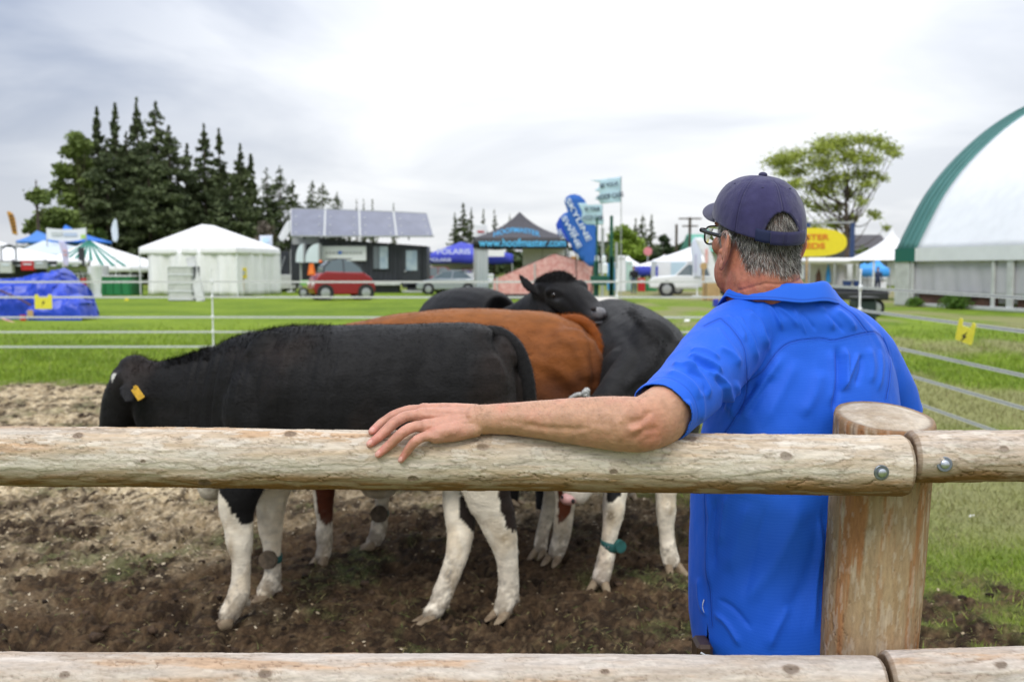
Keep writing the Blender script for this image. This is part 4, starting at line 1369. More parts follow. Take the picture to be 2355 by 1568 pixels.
for k, p in enumerate(P0):
    xx, yy, _ = PX(p)
    m = np.argmin((sx - xx) ** 2 + (sy - yy) ** 2 + (NS[:, 1] > .2) * 1e6)
    pts.append(VS2[m] + NS[m] * .0015)
ym = float(np.mean([p[1] for p in pts])) - .004
pts = np.array([W(1619 - 5 * math.sin(math.pi * k / 13) + k * .3, 1378 + k * 2.8, ym) for k in range(14)])
mb.tube(pts, [(.0022, .0008)] * 14, 6)
mb.build('hem_tab', m_tab, man)
tr = MB()
hipc = (W(1600, 1450, 1.90) + W(2058, 1450, 2.0)) / 2
hx, hy = hipc[0], 1.945
bf = np.cross((0, 0, 1.0), -bl)
bf = np.array((-math.sin(BY), math.cos(BY), 0))
loft(tr, [(hx, hy, .98, .165, .115), (hx, hy, .90, .178, .125), (hx, hy, .80, .175, .12)], 10, 36, up=bf)
for s_ in (-1, 1):
    hp = np.array((hx, hy, .86)) + bl * s_ * .088
    kn_ = np.array((hx, hy, .47)) + bl * s_ * .11 + bf * .02
    an_ = np.array((hx, hy, .06)) + bl * s_ * .13 + bf * -.02
    loft(tr, [(*hp, .098, .10), (*lerp3(hp, kn_, .5), .086, .088), (*kn_, .068, .070), (*lerp3(kn_, an_, .5), .062, .066), (*an_, .056, .062)], 26, 28, up=bf)
V, F, N = remesh(tr.v, tr.f, .008, 6)
V += N * ((fbm(V * np.array((1, 1, .6)), 22, 3, 5) - .5) * .012)[:, None]
mesh_obj('trousers', V, F, m_trouser, man, smooth=True)
mb = MB()
n = 48
P = np.zeros((n + 1, 2, 3))
ring = []
for i in range(n + 1):
    a = 2 * math.pi * i / n
    ring.append(np.array((hx, hy, .845)) + bl * math.cos(a) * .186 + bf * math.sin(a) * .133)
mb.tube(ring, [(.0025, .019)] * (n + 1), 8, caps=False)
belt = mb.build('belt', m_belt, man, smooth=True)
mb = MB(); c = np.array((hx, hy, .845)) + bf * .138; mb.box(c, (.05, .006, .044), np.stack([-bl, bf, hu], 1), .004); mb.build('buckle', m_zinc, belt)
mb = MB()
lc = W(1622, 1530, 1.80)
mb = MB(); mb.box(lc + (0, .03, 0), (.030, .06, .075), None, .006); pch = mb.build('belt_pouch', m_belt, man)
mb = MB(); mb.tube([W(1612, 1500, 1.79), W(1622, 1506, 1.79), W(1636, 1507, 1.79)], .0018, 6); mb.build('stitching', m_tab, pch)
for s_ in (-1, 1):
    a = np.array((hx, hy, .045)) + bl * s_ * .13 - bf * .07
    b = a + bf * .27
    so_ = MB()
    loft(so_, [(*(a + (0, 0, .02)), .038, .045), (*(lerp3(a, b, .35) + (0, 0, .012)), .042, .052), (*(lerp3(a, b, .7)), .048, .036), (*(b - (0, 0, .010)), .040, .026)], 16, 20)
    V = np.array(so_.v); V[:, 2] = np.maximum(V[:, 2], .004)
    mesh_obj('shoe', V, so_.f, m_shoe, man, smooth=True)
na_, nk_ = 240, 60
def crown(phi, t, out=0.0):
    """t 0 rim .. 1 top"""
    r_l, r_f, r_b = .0845, .106, .101
    c, s_ = math.cos(phi), math.sin(phi)
    rf = r_f if c > 0 else r_b
    top = .119
    z0 = rim_u(phi)
    th = t * math.pi / 2
    bul = math.cos(th) ** .78
    zz = z0 + (top - z0) * math.sin(th) ** 1.02
    tap = 1.0 - .04 * t
    a6 = (phi + math.pi) / (math.pi / 3)
    d6 = abs(a6 - round(a6)) * (math.pi / 3) * .09 * max(bul, .05)
    pinch = -.0022 * math.exp(-(d6 / .0016) ** 2)
    stitch = -.0011 * (math.exp(-((d6 - .0052) / .0011) ** 2)) + .0006 * math.exp(-((d6 - .0030) / .0016) ** 2)
    puck = .0005 * math.sin(zz * 1250) * math.exp(-((d6 - .0045) / .0035) ** 2)
    k = 1 + (pinch + stitch + puck + out) / .1
    l = -s_ * r_l * bul * tap * k; f = c * rf * bul * tap * k
    f += .004 * math.sin(math.pi * t) * (1 if c > 0 else -.4)
    return np.array((l, f, zz)), d6
PC = np.zeros((na_, nk_, 3)); D6 = np.zeros((na_, nk_)); LOC = np.zeros((na_, nk_, 3))
for i in range(na_):
    phi = -math.pi + 2 * math.pi * i / na_
    for j in range(nk_):
        t = (j / (nk_ - 1)) ** .92 * .9995
        lo, d6 = crown(phi, t)
        LOC[i, j] = lo; D6[i, j] = d6
PL = LOC.reshape(-1, 3)
P = HC + PL[:, :1] * cpl + PL[:, 1:2] * cpf + PL[:, 2:] * hu2
nrm0 = P - HP(0, 0, .03); nrm0 /= np.linalg.norm(nrm0, axis=1)[:, None]
cl_n = (fbm(P, 26, 3, 4) - .5) * .0045 + (fbm(P * np.array((1, 1, .5)), 60, 3, 14) - .5) * .0022
P = P + nrm0 * cl_n[:, None]
idx = np.arange(na_ * nk_).reshape(na_, nk_)
nx = np.roll(idx, -1, 0)
F = np.stack([idx[:, :-1], nx[:, :-1], nx[:, 1:], idx[:, 1:]], -1).reshape(-1, 4)
phis = np.repeat(-math.pi + 2 * math.pi * np.arange(na_) / na_, nk_)
ba = np.abs(np.abs(phis) - math.pi) ; sgn_a = np.where(phis > 0, phis - math.pi, phis + math.pi)
arc_l = sgn_a * .098; arc_u = PL[:, 2] - (.026 - .024)
inside = ((arc_l / .046) ** 2 + (np.maximum(arc_u - .0, 0) / .056) ** 2) < 1
fin = inside[F].sum(1) >= 3
bandh = .000
F2 = F[~fin]
colC = np.tile((.044, .039, .105), (len(P), 1))
colC = mixv(colC, (.055, .05, .115), sstep(.4, .7, fbm(P, 30, 3, 21)) * .5)
d6 = D6.ravel()
colC = mixv(colC, (.014, .013, .04), np.exp(-(d6 / .0010) ** 2) * .75)
colC = mixv(colC, (.018, .017, .05), np.exp(-((d6 - .0052) / .0008) ** 2) * .35)
capo = mesh_obj('cap', P, F2, m_cap, man, smooth=True, col=colC, label='navy baseball cap with rear opening and strap')
s = capo.modifiers.new('t', 'SOLIDIFY'); s.thickness = .0022; s.offset = -1
def capsurf(phi, t, out=0.0):
    lo, _ = crown(phi, t, out)
    return HC + cpl * lo[0] + cpf * lo[1] + hu2 * lo[2]
m_capd = M('navy_binding', (.030, .028, .075), rough=.8)
arch = []
for k in range(41):
    w_ = -1 + 2 * k / 40
    th = math.pi * (k / 40)
    al_ = -math.cos(th) * .047; au_ = math.sin(th) * .057
    phi = math.pi - al_ / .098 * -1
    z0 = rim_u(phi); top = .119
    sn = min(max((au_ + .002 - z0) / (top - z0), 0), 1) ** (1 / 1.02)
    t = math.asin(sn) / (math.pi / 2)
    arch.append(capsurf(phi, max(t, 0), .0008))
mb = MB(); mb.tube(arch, [(.0016, .0030)] * len(arch), 8); mb.build('arch_binding', m_capd, capo, smooth=True)
def strap(p0, p1, z0, z1, out, name, mat):
    n = 26
    rowsP = np.zeros((n, 5, 3))
    for i in range(n):
        phi = p0 + (p1 - p0) * i / (n - 1)
        for j in range(5):
            lo, _ = crown(phi, 0, out + .0012 * math.sin(math.pi * j / 4))
            lo[2] = rim_u(phi) + z0 + (z1 - z0) * j / 4
            rowsP[i, j] = HC + cpl * lo[0] + cpf * lo[1] + hu2 * lo[2]
    mb = MB(); mb.grid(rowsP)
    o = mesh_obj(name, np.array(mb.v), mb.f, mat, capo, smooth=True, col=np.tile((.034, .032, .082), (len(mb.v), 1)))
    s = o.modifiers.new('t', 'SOLIDIFY'); s.thickness = .002; s.offset = 1
    return o
m_vel = M('navy_webbing', (.012, .018, .06), rough=.9)
strap(math.pi - .52, math.pi + .60, -.004, .019, .0016, 'strap', m_vel)
strap(math.pi - .62, math.pi + .30, -.006, .019, .0042, 'strap_tab', m_cap)
bt = capsurf(0, .999)
mb = MB(); mb.ball(HP(0, 0, .1225), (.0085, .0085, .0055), HR, 18, 10); mb.build('button', m_capd, capo, smooth=True)
for a in (30, 90, 150, 210, 270, 330):
    phi = math.radians(a)
    phi = phi if phi <= math.pi else phi - 2 * math.pi
    c = capsurf(phi, .60, .0010); c2 = capsurf(phi, .60, .02); n = (c2 - c) / np.linalg.norm(c2 - c)
    s_, u_, _ = frame_of(n)
    ring = [c + s_ * math.cos(t) * .0030 + u_ * math.sin(t) * .0030 for t in np.linspace(0, 2 * math.pi, 19)]
    mb = MB(); mb.tube(ring, .0014, 6, caps=False); mb.cyl(c - n * .0006, c + n * .0003, .0019, 10)
    mb.build('eyelet', m_capd, capo, smooth=True)
nb, mb_ = 48, 16
PB = np.zeros((nb, mb_, 3))
for i in range(nb):
    w_ = -1 + 2 * i / (nb - 1)
    phi = w_ * 1.22
    lo, _ = crown(phi, 0, -.001)
    lo[2] = rim_u(phi) + .002
    for j in range(mb_):
        t = j / (mb_ - 1)
        L = .082 * math.sqrt(max(1 - abs(w_) ** 2.6, 0)) * t
        f = lo[1] + L
        l = lo[0] * (1 - .04 * t)
        uz = lo[2] + .016 * t - .34 * max(abs(l) - .015, 0) ** 1.25 * 1.5 * t ** .6 - .012 * t * t
        PB[i, j] = HC + cpl * l + cpf * f + hu2 * uz
mb = MB(); mb.grid(PB)
bc = np.tile((.040, .037, .092), (len(mb.v), 1))
jj = np.tile(np.arange(mb_), nb)
bc = mixv(bc, (.02, .018, .05), np.where(jj % 4 == 3, .4, 0))
brim = mesh_obj('brim', np.array(mb.v), mb.f, m_cap, capo, smooth=True, col=bc)
s = brim.modifiers.new('t', 'SOLIDIFY'); s.thickness = .0035; s.offset = 0
s = brim.modifiers.new('s', 'SUBSURF'); s.levels = 1; s.render_levels = 1
gl = None
def gp(l, f, u): return HP(l, f, u)
mb = MB()
for s_ in (-1, 1):
    loop = []
    for k in range(33):
        a = 2 * math.pi * k / 32
        e = 2 / 3.2
        lx = math.copysign(abs(math.cos(a)) ** e, math.cos(a)) * .0265; uz = math.copysign(abs(math.sin(a)) ** e, math.sin(a)) * .0185
        l = s_ * (.034 + lx); f = .106 - abs(l) ** 2 * 3.2
        loop.append(gp(l, f, -.004 + uz))
    mb.tube(loop, [(.0020, .0018)] * 33, 8, caps=False)
    mb.tube([gp(s_ * .060, .0965, .007), gp(s_ * .070, .0935, .0075), gp(s_ * .0745, .088, .007)], [(.0032, .0042)] * 3, 8)
    mb.tube(smooth_path([gp(s_ * .0745, .089, .007), gp(s_ * .0775, .050, .004), gp(s_ * .0775, .012, .002), gp(s_ * .0785, -.004, -.003), gp(s_ * .076, -.014, -.018)], 22), [(.0013, .0040)] * 14 + [(.0013, .003)] * 8, 8)
mb.tube([gp(-.010, .1075, .001), gp(0, .110, .004), gp(.010, .1075, .001)], .0020, 8)
glasses = mb.build('glasses', m_frame, man, smooth=True, label='black rimmed glasses')
for s_ in (-1, 1):
    loop = []
    for k in range(28):
        a = 2 * math.pi * k / 28; e = 2 / 3.2
        lx = math.copysign(abs(math.cos(a)) ** e, math.cos(a)) * .0257; uz = math.copysign(abs(math.sin(a)) ** e, math.sin(a)) * .0177
        l = s_ * (.034 + lx); f = .106 - abs(l) ** 2 * 3.2
        loop.append(gp(l, f, -.004 + uz))
    mb = MB(); mb.prism(np.array(loop), hf2 * .0015); mb.build('lens', m_lens, glasses)
m_eye = M('eye_white', (.75, .72, .70), rough=.2); m_iris = M('iris', (.05, .07, .09), rough=.2)
for s_ in (-1, 1):
    mb = MB(); mb.ball(gp(s_ * .031, .074, -.002), .0118, None, 16, 12); e = mb.build('eye', m_eye, man, smooth=True)
    mb = MB(); mb.ball(gp(s_ * .031, .0815, -.002), (.0052, .0052, .0052), None, 12, 8); mb.build('iris', m_iris, e, smooth=True)
m_coat = M('cattle_coat', (.02, .018, .017), rough=.62, attr='Col', bump=.0026, bscale=105, var=.20, vscale=26, spec=.18, sheen=.06, stretch=(.45, 1, 1))
m_fur = M('cattle_hair', (.02, .02, .02), rough=.75, attr='Col', spec=.10)
m_hoof = M('hoof_horn', (.33, .25, .155), rough=.75, var=.35, vscale=22, bump=.003, bscale=60, col2=(.12, .08, .045))
m_nose = M('grey_muzzle', (.16, .155, .16), rough=.22, var=.25, vscale=60, spec=.6)
m_pink = M('pink_muzzle', (.62, .33, .30), rough=.35, var=.2, vscale=50)
m_cweye = M('cow_eye', (.012, .008, .006), rough=.08, spec=.8)
m_green = M('green_strap', (.014, .085, .075), rough=.6, var=.2, vscale=60)
m_mudtag = M('muddy_tag', (.115, .085, .055), rough=.85, var=.4, vscale=40, bump=.002, bscale=90)
m_yelt = M('ear_tag_yellow', (.70, .40, .03), rough=.5, var=.25, vscale=60)
m_rope = M('rope', (.42, .42, .40), rough=.9, var=.3, vscale=120)
m_nost = M('nostril_dark', (.015, .010, .010), rough=.7)
def wr_(px, py, Y, *r):
    return (*W(px, py, Y), *r)
def body_rows(lst):
    out = []
    for px, top, bot, Y, hw in lst:
        a = W(px, top, Y); b = W(px, bot, Y)
        out.append((*((a + b) / 2), hw, (a[2] - b[2]) / 2))
    return out
def fur(V, N, col, n, parent, flow, L=(.012, .024), wd=.0011, lift=.35, name='coat_hair', w=None, curl=.06):
    p = np.ones(len(V)) if w is None else w.astype(float).copy()
    p /= p.sum()
    ids = RNG.choice(len(V), n, p=p)
    r = V[ids] + RNG.normal(0, .004 if 'tail' not in name else .011, (n, 3)) * 0.6 - N[ids] * (.002 if 'tail' not in name else .006)
    fl = flow(V[ids]); fl = fl - N[ids] * (fl * N[ids]).sum(1)[:, None]
    d = fl + N[ids] * lift + RNG.normal(0, .18, (n, 3))
    Vh, Fh, si = strands(r, d, RNG.uniform(L[0], L[1], n), wd, droop=.05, seg=2, curl=curl)
    c = col[ids] * RNG.uniform(.85, 1.25, n)[:, None]
    o = mesh_obj(name, Vh, Fh, m_fur, parent, col=np.clip(c[si], 0, 1))
    o['kind'] = 'stuff'
    return o
def hoof(parent, c, d, L=.105, w=.046, splay=.0, material=None):
    """cloven hoof: two wedges; c = centre at the top of the hoof, d = pointing direction on the ground"""
    c = np.asarray(c, float)
    d = np.array((d[0], d[1], 0.0)); d /= np.linalg.norm(d)
    s = np.cross((0, 0, 1.0), d)
    gz = min(ground_z(c[0], c[1]), c[2] - .05)
    mb = MB()
    for k in (-1, 1):
        dd = d + s * k * (.10 + splay); dd /= np.linalg.norm(dd)
        ss = np.cross((0, 0, 1.0), dd)
        o = c + s * k * w * .52
        g = gz - .006
        h = c[2] - g
        prof = [(-.34, h * 1.0, .72), (.02, h * 1.02, .95), (.34, h * .62, .92), (.62, h * .28, .66), (.80, h * .07, .30)]
        V = []; 
        for x, top, ww in prof:
            x0 = x * L + .012
            for a, z in ((-1, 0), (1, 0), (1, .55), (.72, .9), (0, 1), (-.72, .9), (-1, .55)):
                V.append(o + dd * (x0 - .010 * z * (x > 0)) + ss * a * w * .50 * ww + np.array((0, 0, g - c[2] + top * z)) )
        m = 7
        F = [[i * m + j, i * m + (j + 1) % m, (i + 1) * m + (j + 1) % m, (i + 1) * m + j] for i in range(len(prof) - 1) for j in range(m)]
        F += [list(range(m))[::-1], [(len(prof) - 1) * m + j for j in range(m)]]
        mb.add(V, F)
    o = mb.build('hoof', material or m_hoof, parent)
    s_ = o.modifiers.new('s', 'SUBSURF'); s_.levels = 1; s_.render_levels = 1
    auto_smooth(o, 80)
    return o
def leg_loft(mb, rows, n=26):
    loft(mb, rows, n, 20, up=(0, 1, 0))
def leg_tag(parent, c, r, yaw=0.0, tagside=(0, -1, 0), disc=m_mudtag, strap_w=.014, rr=.032):
    c = np.asarray(c, float)
    st = thing  # (kept simple: tag is a part of the cow)
    ring = [c + np.array((math.cos(t) * r, math.sin(t) * r, .006 * math.sin(t))) for t in np.linspace(0, 2 * math.pi, 25)]
    mb = MB(); mb.tube(ring, [(.0025, strap_w)] * 25, 8, caps=False)
    a = mb.build('leg_strap', m_green, parent, smooth=True)
    n = np.array(tagside, float); n /= np.linalg.norm(n)
    mb = MB(); mb.cyl(c + n * (r - .002), c + n * (r + .020), rr, 24, rr * .93); mb.ball(c + n * (r + .018), (rr * .9, rr * .9, rr * .9) if False else rr * .88, None, 14, 8) if False else None
    b = mb.build('leg_tag', disc, a); auto_smooth(b, 40)
def ear_mesh(mb, base, tip, upn, wmax, thick=.012):
    base = np.asarray(base, float); tip = np.asarray(tip, float)
    d = tip - base; L = np.linalg.norm(d)
    rows = []
    for t, w in ((0, .35), (.15, .62), (.4, 1.0), (.65, .95), (.85, .62), (1.0, .20)):
        p = base + d * t + np.asarray(upn) * (-.010 * math.sin(math.pi * t))
        rows.append((*p, wmax * w, thick * (1 - .5 * t)))
    loft(mb, rows, 14, 14, up=upn)
def finish(name_parent, mb, voxel, colour, wr=.010, sm=5, wrinkle=None):
    V, F, N = remesh(mb.v, mb.f, voxel, sm, .5)
    n1 = fbm(V, 6, 3, 3) - .5; n2 = fbm(V, 16, 3, 7) - .5
    dz = n1 * wr * 1.6 + n2 * wr * .45
    if wrinkle is not None: dz = dz + wrinkle(V, N)
    V2 = V + N * dz[:, None]
    N2 = normals_of(V2, F)
    col = colour(V2, N2)
    return V2, F, N2, np.clip(col, 0, 1)
BLACK = np.array((.0085, .0078, .0078)); WHITE = np.array((.83, .74, .59)); CREAM = np.array((.52, .42, .28))
def dirty(V, col, zlo=.02, zhi=.24, amt=.75, seed=5):
    gz = ground_height(V)
    n = fbm(V, 24, 4, seed, .6)
    m = sstep(zhi * 1.25, zlo, V[:, 2] - gz + (n - .5) * .30) * sstep(.34, .56, n)
    m3 = sstep(.50, .66, fbm(V * np.array((1, 1, .5)), 15, 3, seed + 5)) * sstep(.62, .4, V[:, 2])
    col = np.where((col.mean(1) > .3)[:, None], mixv(col, (.50, .38, .23), m3 * .42), col)
    col = mixv(col, (.17, .125, .080), m * amt)
    m2 = sstep(.60, .72, fbm(V, 55, 3, seed + 3)) * sstep(.45, .1, V[:, 2]) 
    return mixv(col, (.12, .10, .085), m2 * .5)
def tint(col, V, seed, a=.25):
    return col * (1 + (fbm(V, 12, 4, seed) - .5)[:, None] * 2 * a)
def poly_in(x, y, poly):
    poly = np.asarray(poly, float); n = len(poly)
    inside = np.zeros(len(x), bool); j = n - 1
    for i in range(n):
        xi, yi = poly[i]; xj, yj = poly[j]
        c = ((yi > y) != (yj > y)) & (x < (xj - xi) * (y - yi) / (yj - yi + 1e-9) + xi)
        inside ^= c; j = i
    return inside
def soft_poly(V, x, y, poly, w=6, seed=3):
    """soft ragged membership of frame polygon"""
    j = (fbm(V * np.array((1, 1, .45)), 90, 3, seed, .6) - .5) * w * 2.4
    j2 = (fbm(V, 40, 3, seed + 1, .6) - .5) * w
    return poly_in(x + j2, y + j, poly).astype(float)
c1 = thing('cow', 'black cow with white lower legs and yellow ear tag, nearest behind the rail', 'cow', (W(850, 900, 4.6)[0], 4.6, 0), 'young cattle standing in the pen')
mb = MB()
B1 = body_rows([(1196, 832, 985, 4.56, .08), (1184, 785, 1035, 4.56, .16), (1150, 757, 1080, 4.56, .235), (1085, 744, 1098, 4.57, .275), (1000, 742, 1105, 4.57, .295), (900, 745, 1112, 4.58, .315), (800, 748, 1118, 4.58, .325), (700, 749, 1118, 4.58, .300), (620, 760, 1122, 4.59, .245),
                (560, 773, 1124, 4.60, .195), (505, 788, 1112, 4.61, .155), (450, 802, 1080, 4.62, .125), (400, 815, 1040, 4.64, .105), (360, 824, 1000, 4.66, .095)])
loft(mb, B1, 56, 40, power=2.25)
mb.ball(W(1085, 900, 4.43), (.19, .13, .22)); mb.ball(W(1152, 835, 4.56), (.085, .14, .13))
mb.ball(W(585, 960, 4.42), (.15, .10, .24)); mb.ball(W(620, 850, 4.45), (.13, .07, .18))
mb.ball(W(520, 1040, 4.52), (.12, .12, .17))
mb.ball(W(486, 1108, 4.66), (.070, .075, .095))              # white brisket
fl = [wr_(590, 1000, 4.46, .13, .09), wr_(566, 1085, 4.43, .105, .085), wr_(550, 1140, 4.42, .092, .075), wr_(546, 1174, 4.42, .080, .066), wr_(549, 1208, 4.42, .066, .058), wr_(551, 1250, 4.42, .060, .056), wr_(554.5, 1287, 4.42, .044, .042), wr_(554, 1332, 4.42, .043, .040), wr_(548, 1366, 4.41, .050, .047), wr_(536, 1396, 4.40, .045, .044), wr_(526, 1412, 4.39, .044, .046)]
leg_loft(mb, fl, 40)
fr = [wr_(655, 1000, 4.74, .12, .09), wr_(636, 1090, 4.75, .095, .08), wr_(626, 1147, 4.75, .072, .062), wr_(622, 1200, 4.75, .063, .056), wr_(625, 1242, 4.75, .050, .050), wr_(627, 1285, 4.75, .043, .042), wr_(627, 1322, 4.75, .046, .044), wr_(618, 1346, 4.74, .046, .046), wr_(611, 1360, 4.73, .044, .044)]
leg_loft(mb, fr, 36)
ra = [wr_(1100, 940, 4.66, .19, .12), wr_(1075, 1050, 4.64, .125, .10), wr_(1056, 1132, 4.58, .080, .070), wr_(1058, 1189, 4.54, .070, .060), wr_(1059, 1232, 4.51, .061, .052), wr_(1050, 1283, 4.48, .052, .045), wr_(1031, 1330, 4.46, .048, .043), wr_(1016, 1371, 4.44, .050, .046), wr_(1003, 1397, 4.42, .043, .044), wr_(992, 1410, 4.41, .044, .044)]
leg_loft(mb, ra, 40)
rbw = [wr_(1104, 930, 4.43, .165, .12), wr_(1108, 1040, 4.41, .140, .105), wr_(1120, 1132, 4.41, .108, .080), wr_(1137, 1175, 4.42, .094, .068), wr_(1149, 1214, 4.43, .078, .060), wr_(1157, 1244, 4.44, .064, .054), wr_(1165, 1283, 4.45, .050, .045), wr_(1169, 1330, 4.46, .047, .043), wr_(1168, 1368, 4.46, .051, .047), wr_(1160, 1392, 4.45, .046, .045), wr_(1157, 1402, 4.45, .045, .045)]
leg_loft(mb, rbw, 40)
for (px, py, Y) in ((1188, 1378, 4.49), (1027, 1393, 4.47), (570, 1385, 4.45), (642, 1352, 4.77)):
    mb.ball(W(px, py, Y), (.020, .020, .022))
hd1 = [wr_(352, 880, 4.66, .085, .105), wr_(322, 880, 4.68, .095, .115), wr_(294, 912, 4.70, .092, .108), wr_(276, 955, 4.71, .078, .090), wr_(268, 1000, 4.72, .064, .076), wr_(265, 1045, 4.73, .060, .062), wr_(266, 1075, 4.73, .058, .055)]
loft(mb, hd1, 24, 24, up=(1, 0, .3))
mb.ball(W(308, 842, 4.70), (.075, .075, .055)); mb.ball(W(283, 868, 4.72), (.055, .08, .06)); mb.ball(W(345, 950, 4.66), (.075, .07, .10))
mb.ball(W(257, 930, 4.70), (.022, .05, .022))
ear_mesh(mb, W(318, 872, 4.62), W(290, 925, 4.47), (.3, -.85, .3), .058, .014)
ear_mesh(mb, W(290, 850, 4.80), W(262, 872, 4.95), (0, -.3, 1), .045, .014)
def wrk1(V, N):
    x, y, _ = PX(V)
    dz = 0
    for k, px in enumerate((430, 455, 480, 512, 545, 578, 640, 700, 745)):
        P = smooth_path([(px + 28, 815), (px + 8, 900), (px, 990), (px + 12, 1060)], 10)
        D, t = seg_dist(np.stack([x, y], 1), P)
        a = (.0050 if px < 520 else .0028) * (1 if k % 2 else 1.3)
        dz = dz - np.exp(-(D / 4.5) ** 2) * a + np.exp(-((D - 9) / 6) ** 2) * a * .5
    for P, w, a in (([(1092, 765), (1150, 775), (1190, 830)], 12, .012), ([(1035, 800), (1060, 900), (1040, 1000)], 30, .010), ([(985, 800), (965, 900), (975, 1010)], 34, -.020), ([(660, 800), (640, 880), (600, 960), (570, 1040)], 22, .010), ([(700, 820), (690, 920), (650, 1020)], 24, -.012), ([(1165, 800), (1190, 850), (1198, 930)], 10, -.012), ([(800, 990), (900, 1010), (1000, 1000)], 30, -.006)):
        D, t = seg_dist(np.stack([x, y], 1), smooth_path(P, 10))
        dz = dz + np.exp(-(D / w) ** 2) * a
    for k in range(6):
        P = smooth_path([(760 + k * 34, 800), (745 + k * 34, 900), (765 + k * 34, 1010)], 8)
        D, t = seg_dist(np.stack([x, y], 1), P)
        dz = dz + np.exp(-(D / 10) ** 2) * .0022
    return dz * (N[:, 1] < .4)
def col1(V, N):
    x, y, _ = PX(V)
    col = np.tile(BLACK, (len(V), 1))
    col = mixv(col, (.030, .019, .014), sstep(.5, .75, fbm(V, 3.2, 4, 31)) * .55)
    legs = y > 1085
    white = np.zeros(len(V))
    gy = 1105
    white = np.where(legs & (x < 1230), 1.0, 0)
    white *= sstep(1100, 1112, y + 0 * x)
    belly = (x > 690) & (x < 1010) & (y < 1170)
    white = np.where(belly, 0, white)
    col = mixv(col, tint(np.tile(WHITE, (len(V), 1)), V, 5, .10), white)
    nf = V[:, 1] < 4.60
    m = soft_poly(V, x, y, [(490, 1090), (612, 1090), (606, 1130), (596, 1165), (588, 1195), (570, 1204), (554, 1208), (538, 1185), (518, 1150), (504, 1128)], 6) * nf
    col = mixv(col, BLACK, m)
    m = soft_poly(V, x, y, [(1144, 1090), (1190, 1090), (1192, 1160), (1190, 1220), (1178, 1222), (1162, 1205), (1152, 1170), (1146, 1135)], 6, 9)
    col = mixv(col, (.022, .014, .011), m)
    m = soft_poly(V, x, y, [(1060, 1090), (1100, 1090), (1108, 1215), (1096, 1232), (1072, 1205), (1055, 1192), (1058, 1140)], 5, 12) * (V[:, 1] > 4.45)
    col = mixv(col, (.022, .015, .012), m)
    col = mixv(col, (.55, .50, .40), ((x > 440) & (x < 506) & (y > 1080) & (V[:, 1] > 4.5)) * 1.0)
    m = np.exp(-(((x - 1035) / 13) ** 2 + ((y - 1330) / 45) ** 2)) * sstep(.4, .6, fbm(V, 70, 3, 41))
    col = mixv(col, (.14, .13, .115), m * .9)
    m = np.exp(-(((x - 1160) / 18) ** 2 + ((y - 1238) / 14) ** 2)) * sstep(.35, .55, fbm(V, 40, 3, 43))
    col = mixv(col, (.26, .18, .09), m * .7)
    m = np.exp(-(((x - 530) / 8) ** 2 + ((y - 1270) / 35) ** 2)) * (y > 1225)
    col = mixv(col, (.33, .23, .12), m * .7)
    m = sstep(1150, 1110, y) * (x > 1095) * (x < 1150) * white
    col = mixv(col, CREAM, m * .5)
    w = np.exp(-(((x - 262) / 7) ** 2 + ((y - 868) / 12) ** 2)) > .45
    col = mixv(col, (.6, .58, .52), w & (V[:, 1] > 4.62))
    return dirty(V, col, .03, .26, .8, 7)
V, F, N, col = finish(c1, mb, .0105, col1, .010, 4, wrk1)
mesh_obj('body', V, F, m_coat, c1, smooth=True, col=col)
def flow1(P):
    d = np.tile((.85, 0, -.55), (len(P), 1)); d[P[:, 2] < .55] = (0.1, 0, -1)
    x, y, _ = PX(P); d[x < 540] = (.25, 0, -1)
    return d
fur(V, N, col, 70000, c1, flow1, (.008, .016), .0012, .10, w=(N[:, 1] < .5) * 1.0)
top = (N[:, 2] > .55)
x, y, _ = PX(V)
fur(V, N, col, 9000, c1, lambda P: np.tile((.5, 0, .1), (len(P), 1)), (.010, .030), .0013, .75, name='neck_ridge_hair', w=(top & (x < 760) & (x > 300)) * (1 + 3 * (np.abs(x - 430) < 50)), curl=.15)
hoof(c1, W(526, 1408, 4.385), (-1, -.25)); hoof(c1, W(609, 1358, 4.725), (-1, -.1)); hoof(c1, W(990, 1406, 4.405), (-1, -.15)); hoof(c1, W(1155, 1394, 4.445), (-.65, -.75))
leg_tag(c1, W(626, 1282, 4.75), .046, tagside=(-.15, -1, .1), rr=.046, strap_w=.018)
t1 = [W(1075, 764, 4.56), W(1120, 762, 4.555), W(1158, 775, 4.545), W(1188, 805, 4.54), W(1206, 855, 4.53), W(1214, 910, 4.52), W(1216, 970, 4.52), W(1211, 1030, 4.52), W(1206, 1085, 4.52)]
tm = MB(); tm_p = smooth_path(t1, 30); tm.tube(tm_p, [((.030 + .006 * math.sin(k / 29 * 3.1)) * min(1, .35 + k / 9), (.034 + .006 * math.sin(k / 29 * 3.1)) * min(1, .35 + k / 9)) for k in range(30)], 14)
tl = mesh_obj('tail', np.array(tm.v), tm.f, m_coat, c1, smooth=True, col=np.tile(BLACK * 1.1, (len(tm.v), 1)))
TV = np.array(tm.v); TN = TV - np.repeat(tm_p, 14, 0); TN /= np.linalg.norm(TN, axis=1)[:, None]
fur(TV, TN, np.tile(BLACK * 1.8, (len(TV), 1)), 7000, tl, lambda P: np.tile((.2, 0, -1), (len(P), 1)), (.010, .026), .0013, .22, name='tail_hair', curl=.16)
et = MB(); ec = W(317, 905, 4.50)
rot = Matrix.Rotation(math.radians(-33), 3, 'Y') @ Matrix.Rotation(math.radians(12), 3, 'Z')
et.box(ec, (.034, .004, .060), np.array(rot), .002); et.cyl(ec + (-.012, -.004, .030), ec + (-.012, .010, .030), .007, 10)
et.build('ear_tag', m_yelt, c1)
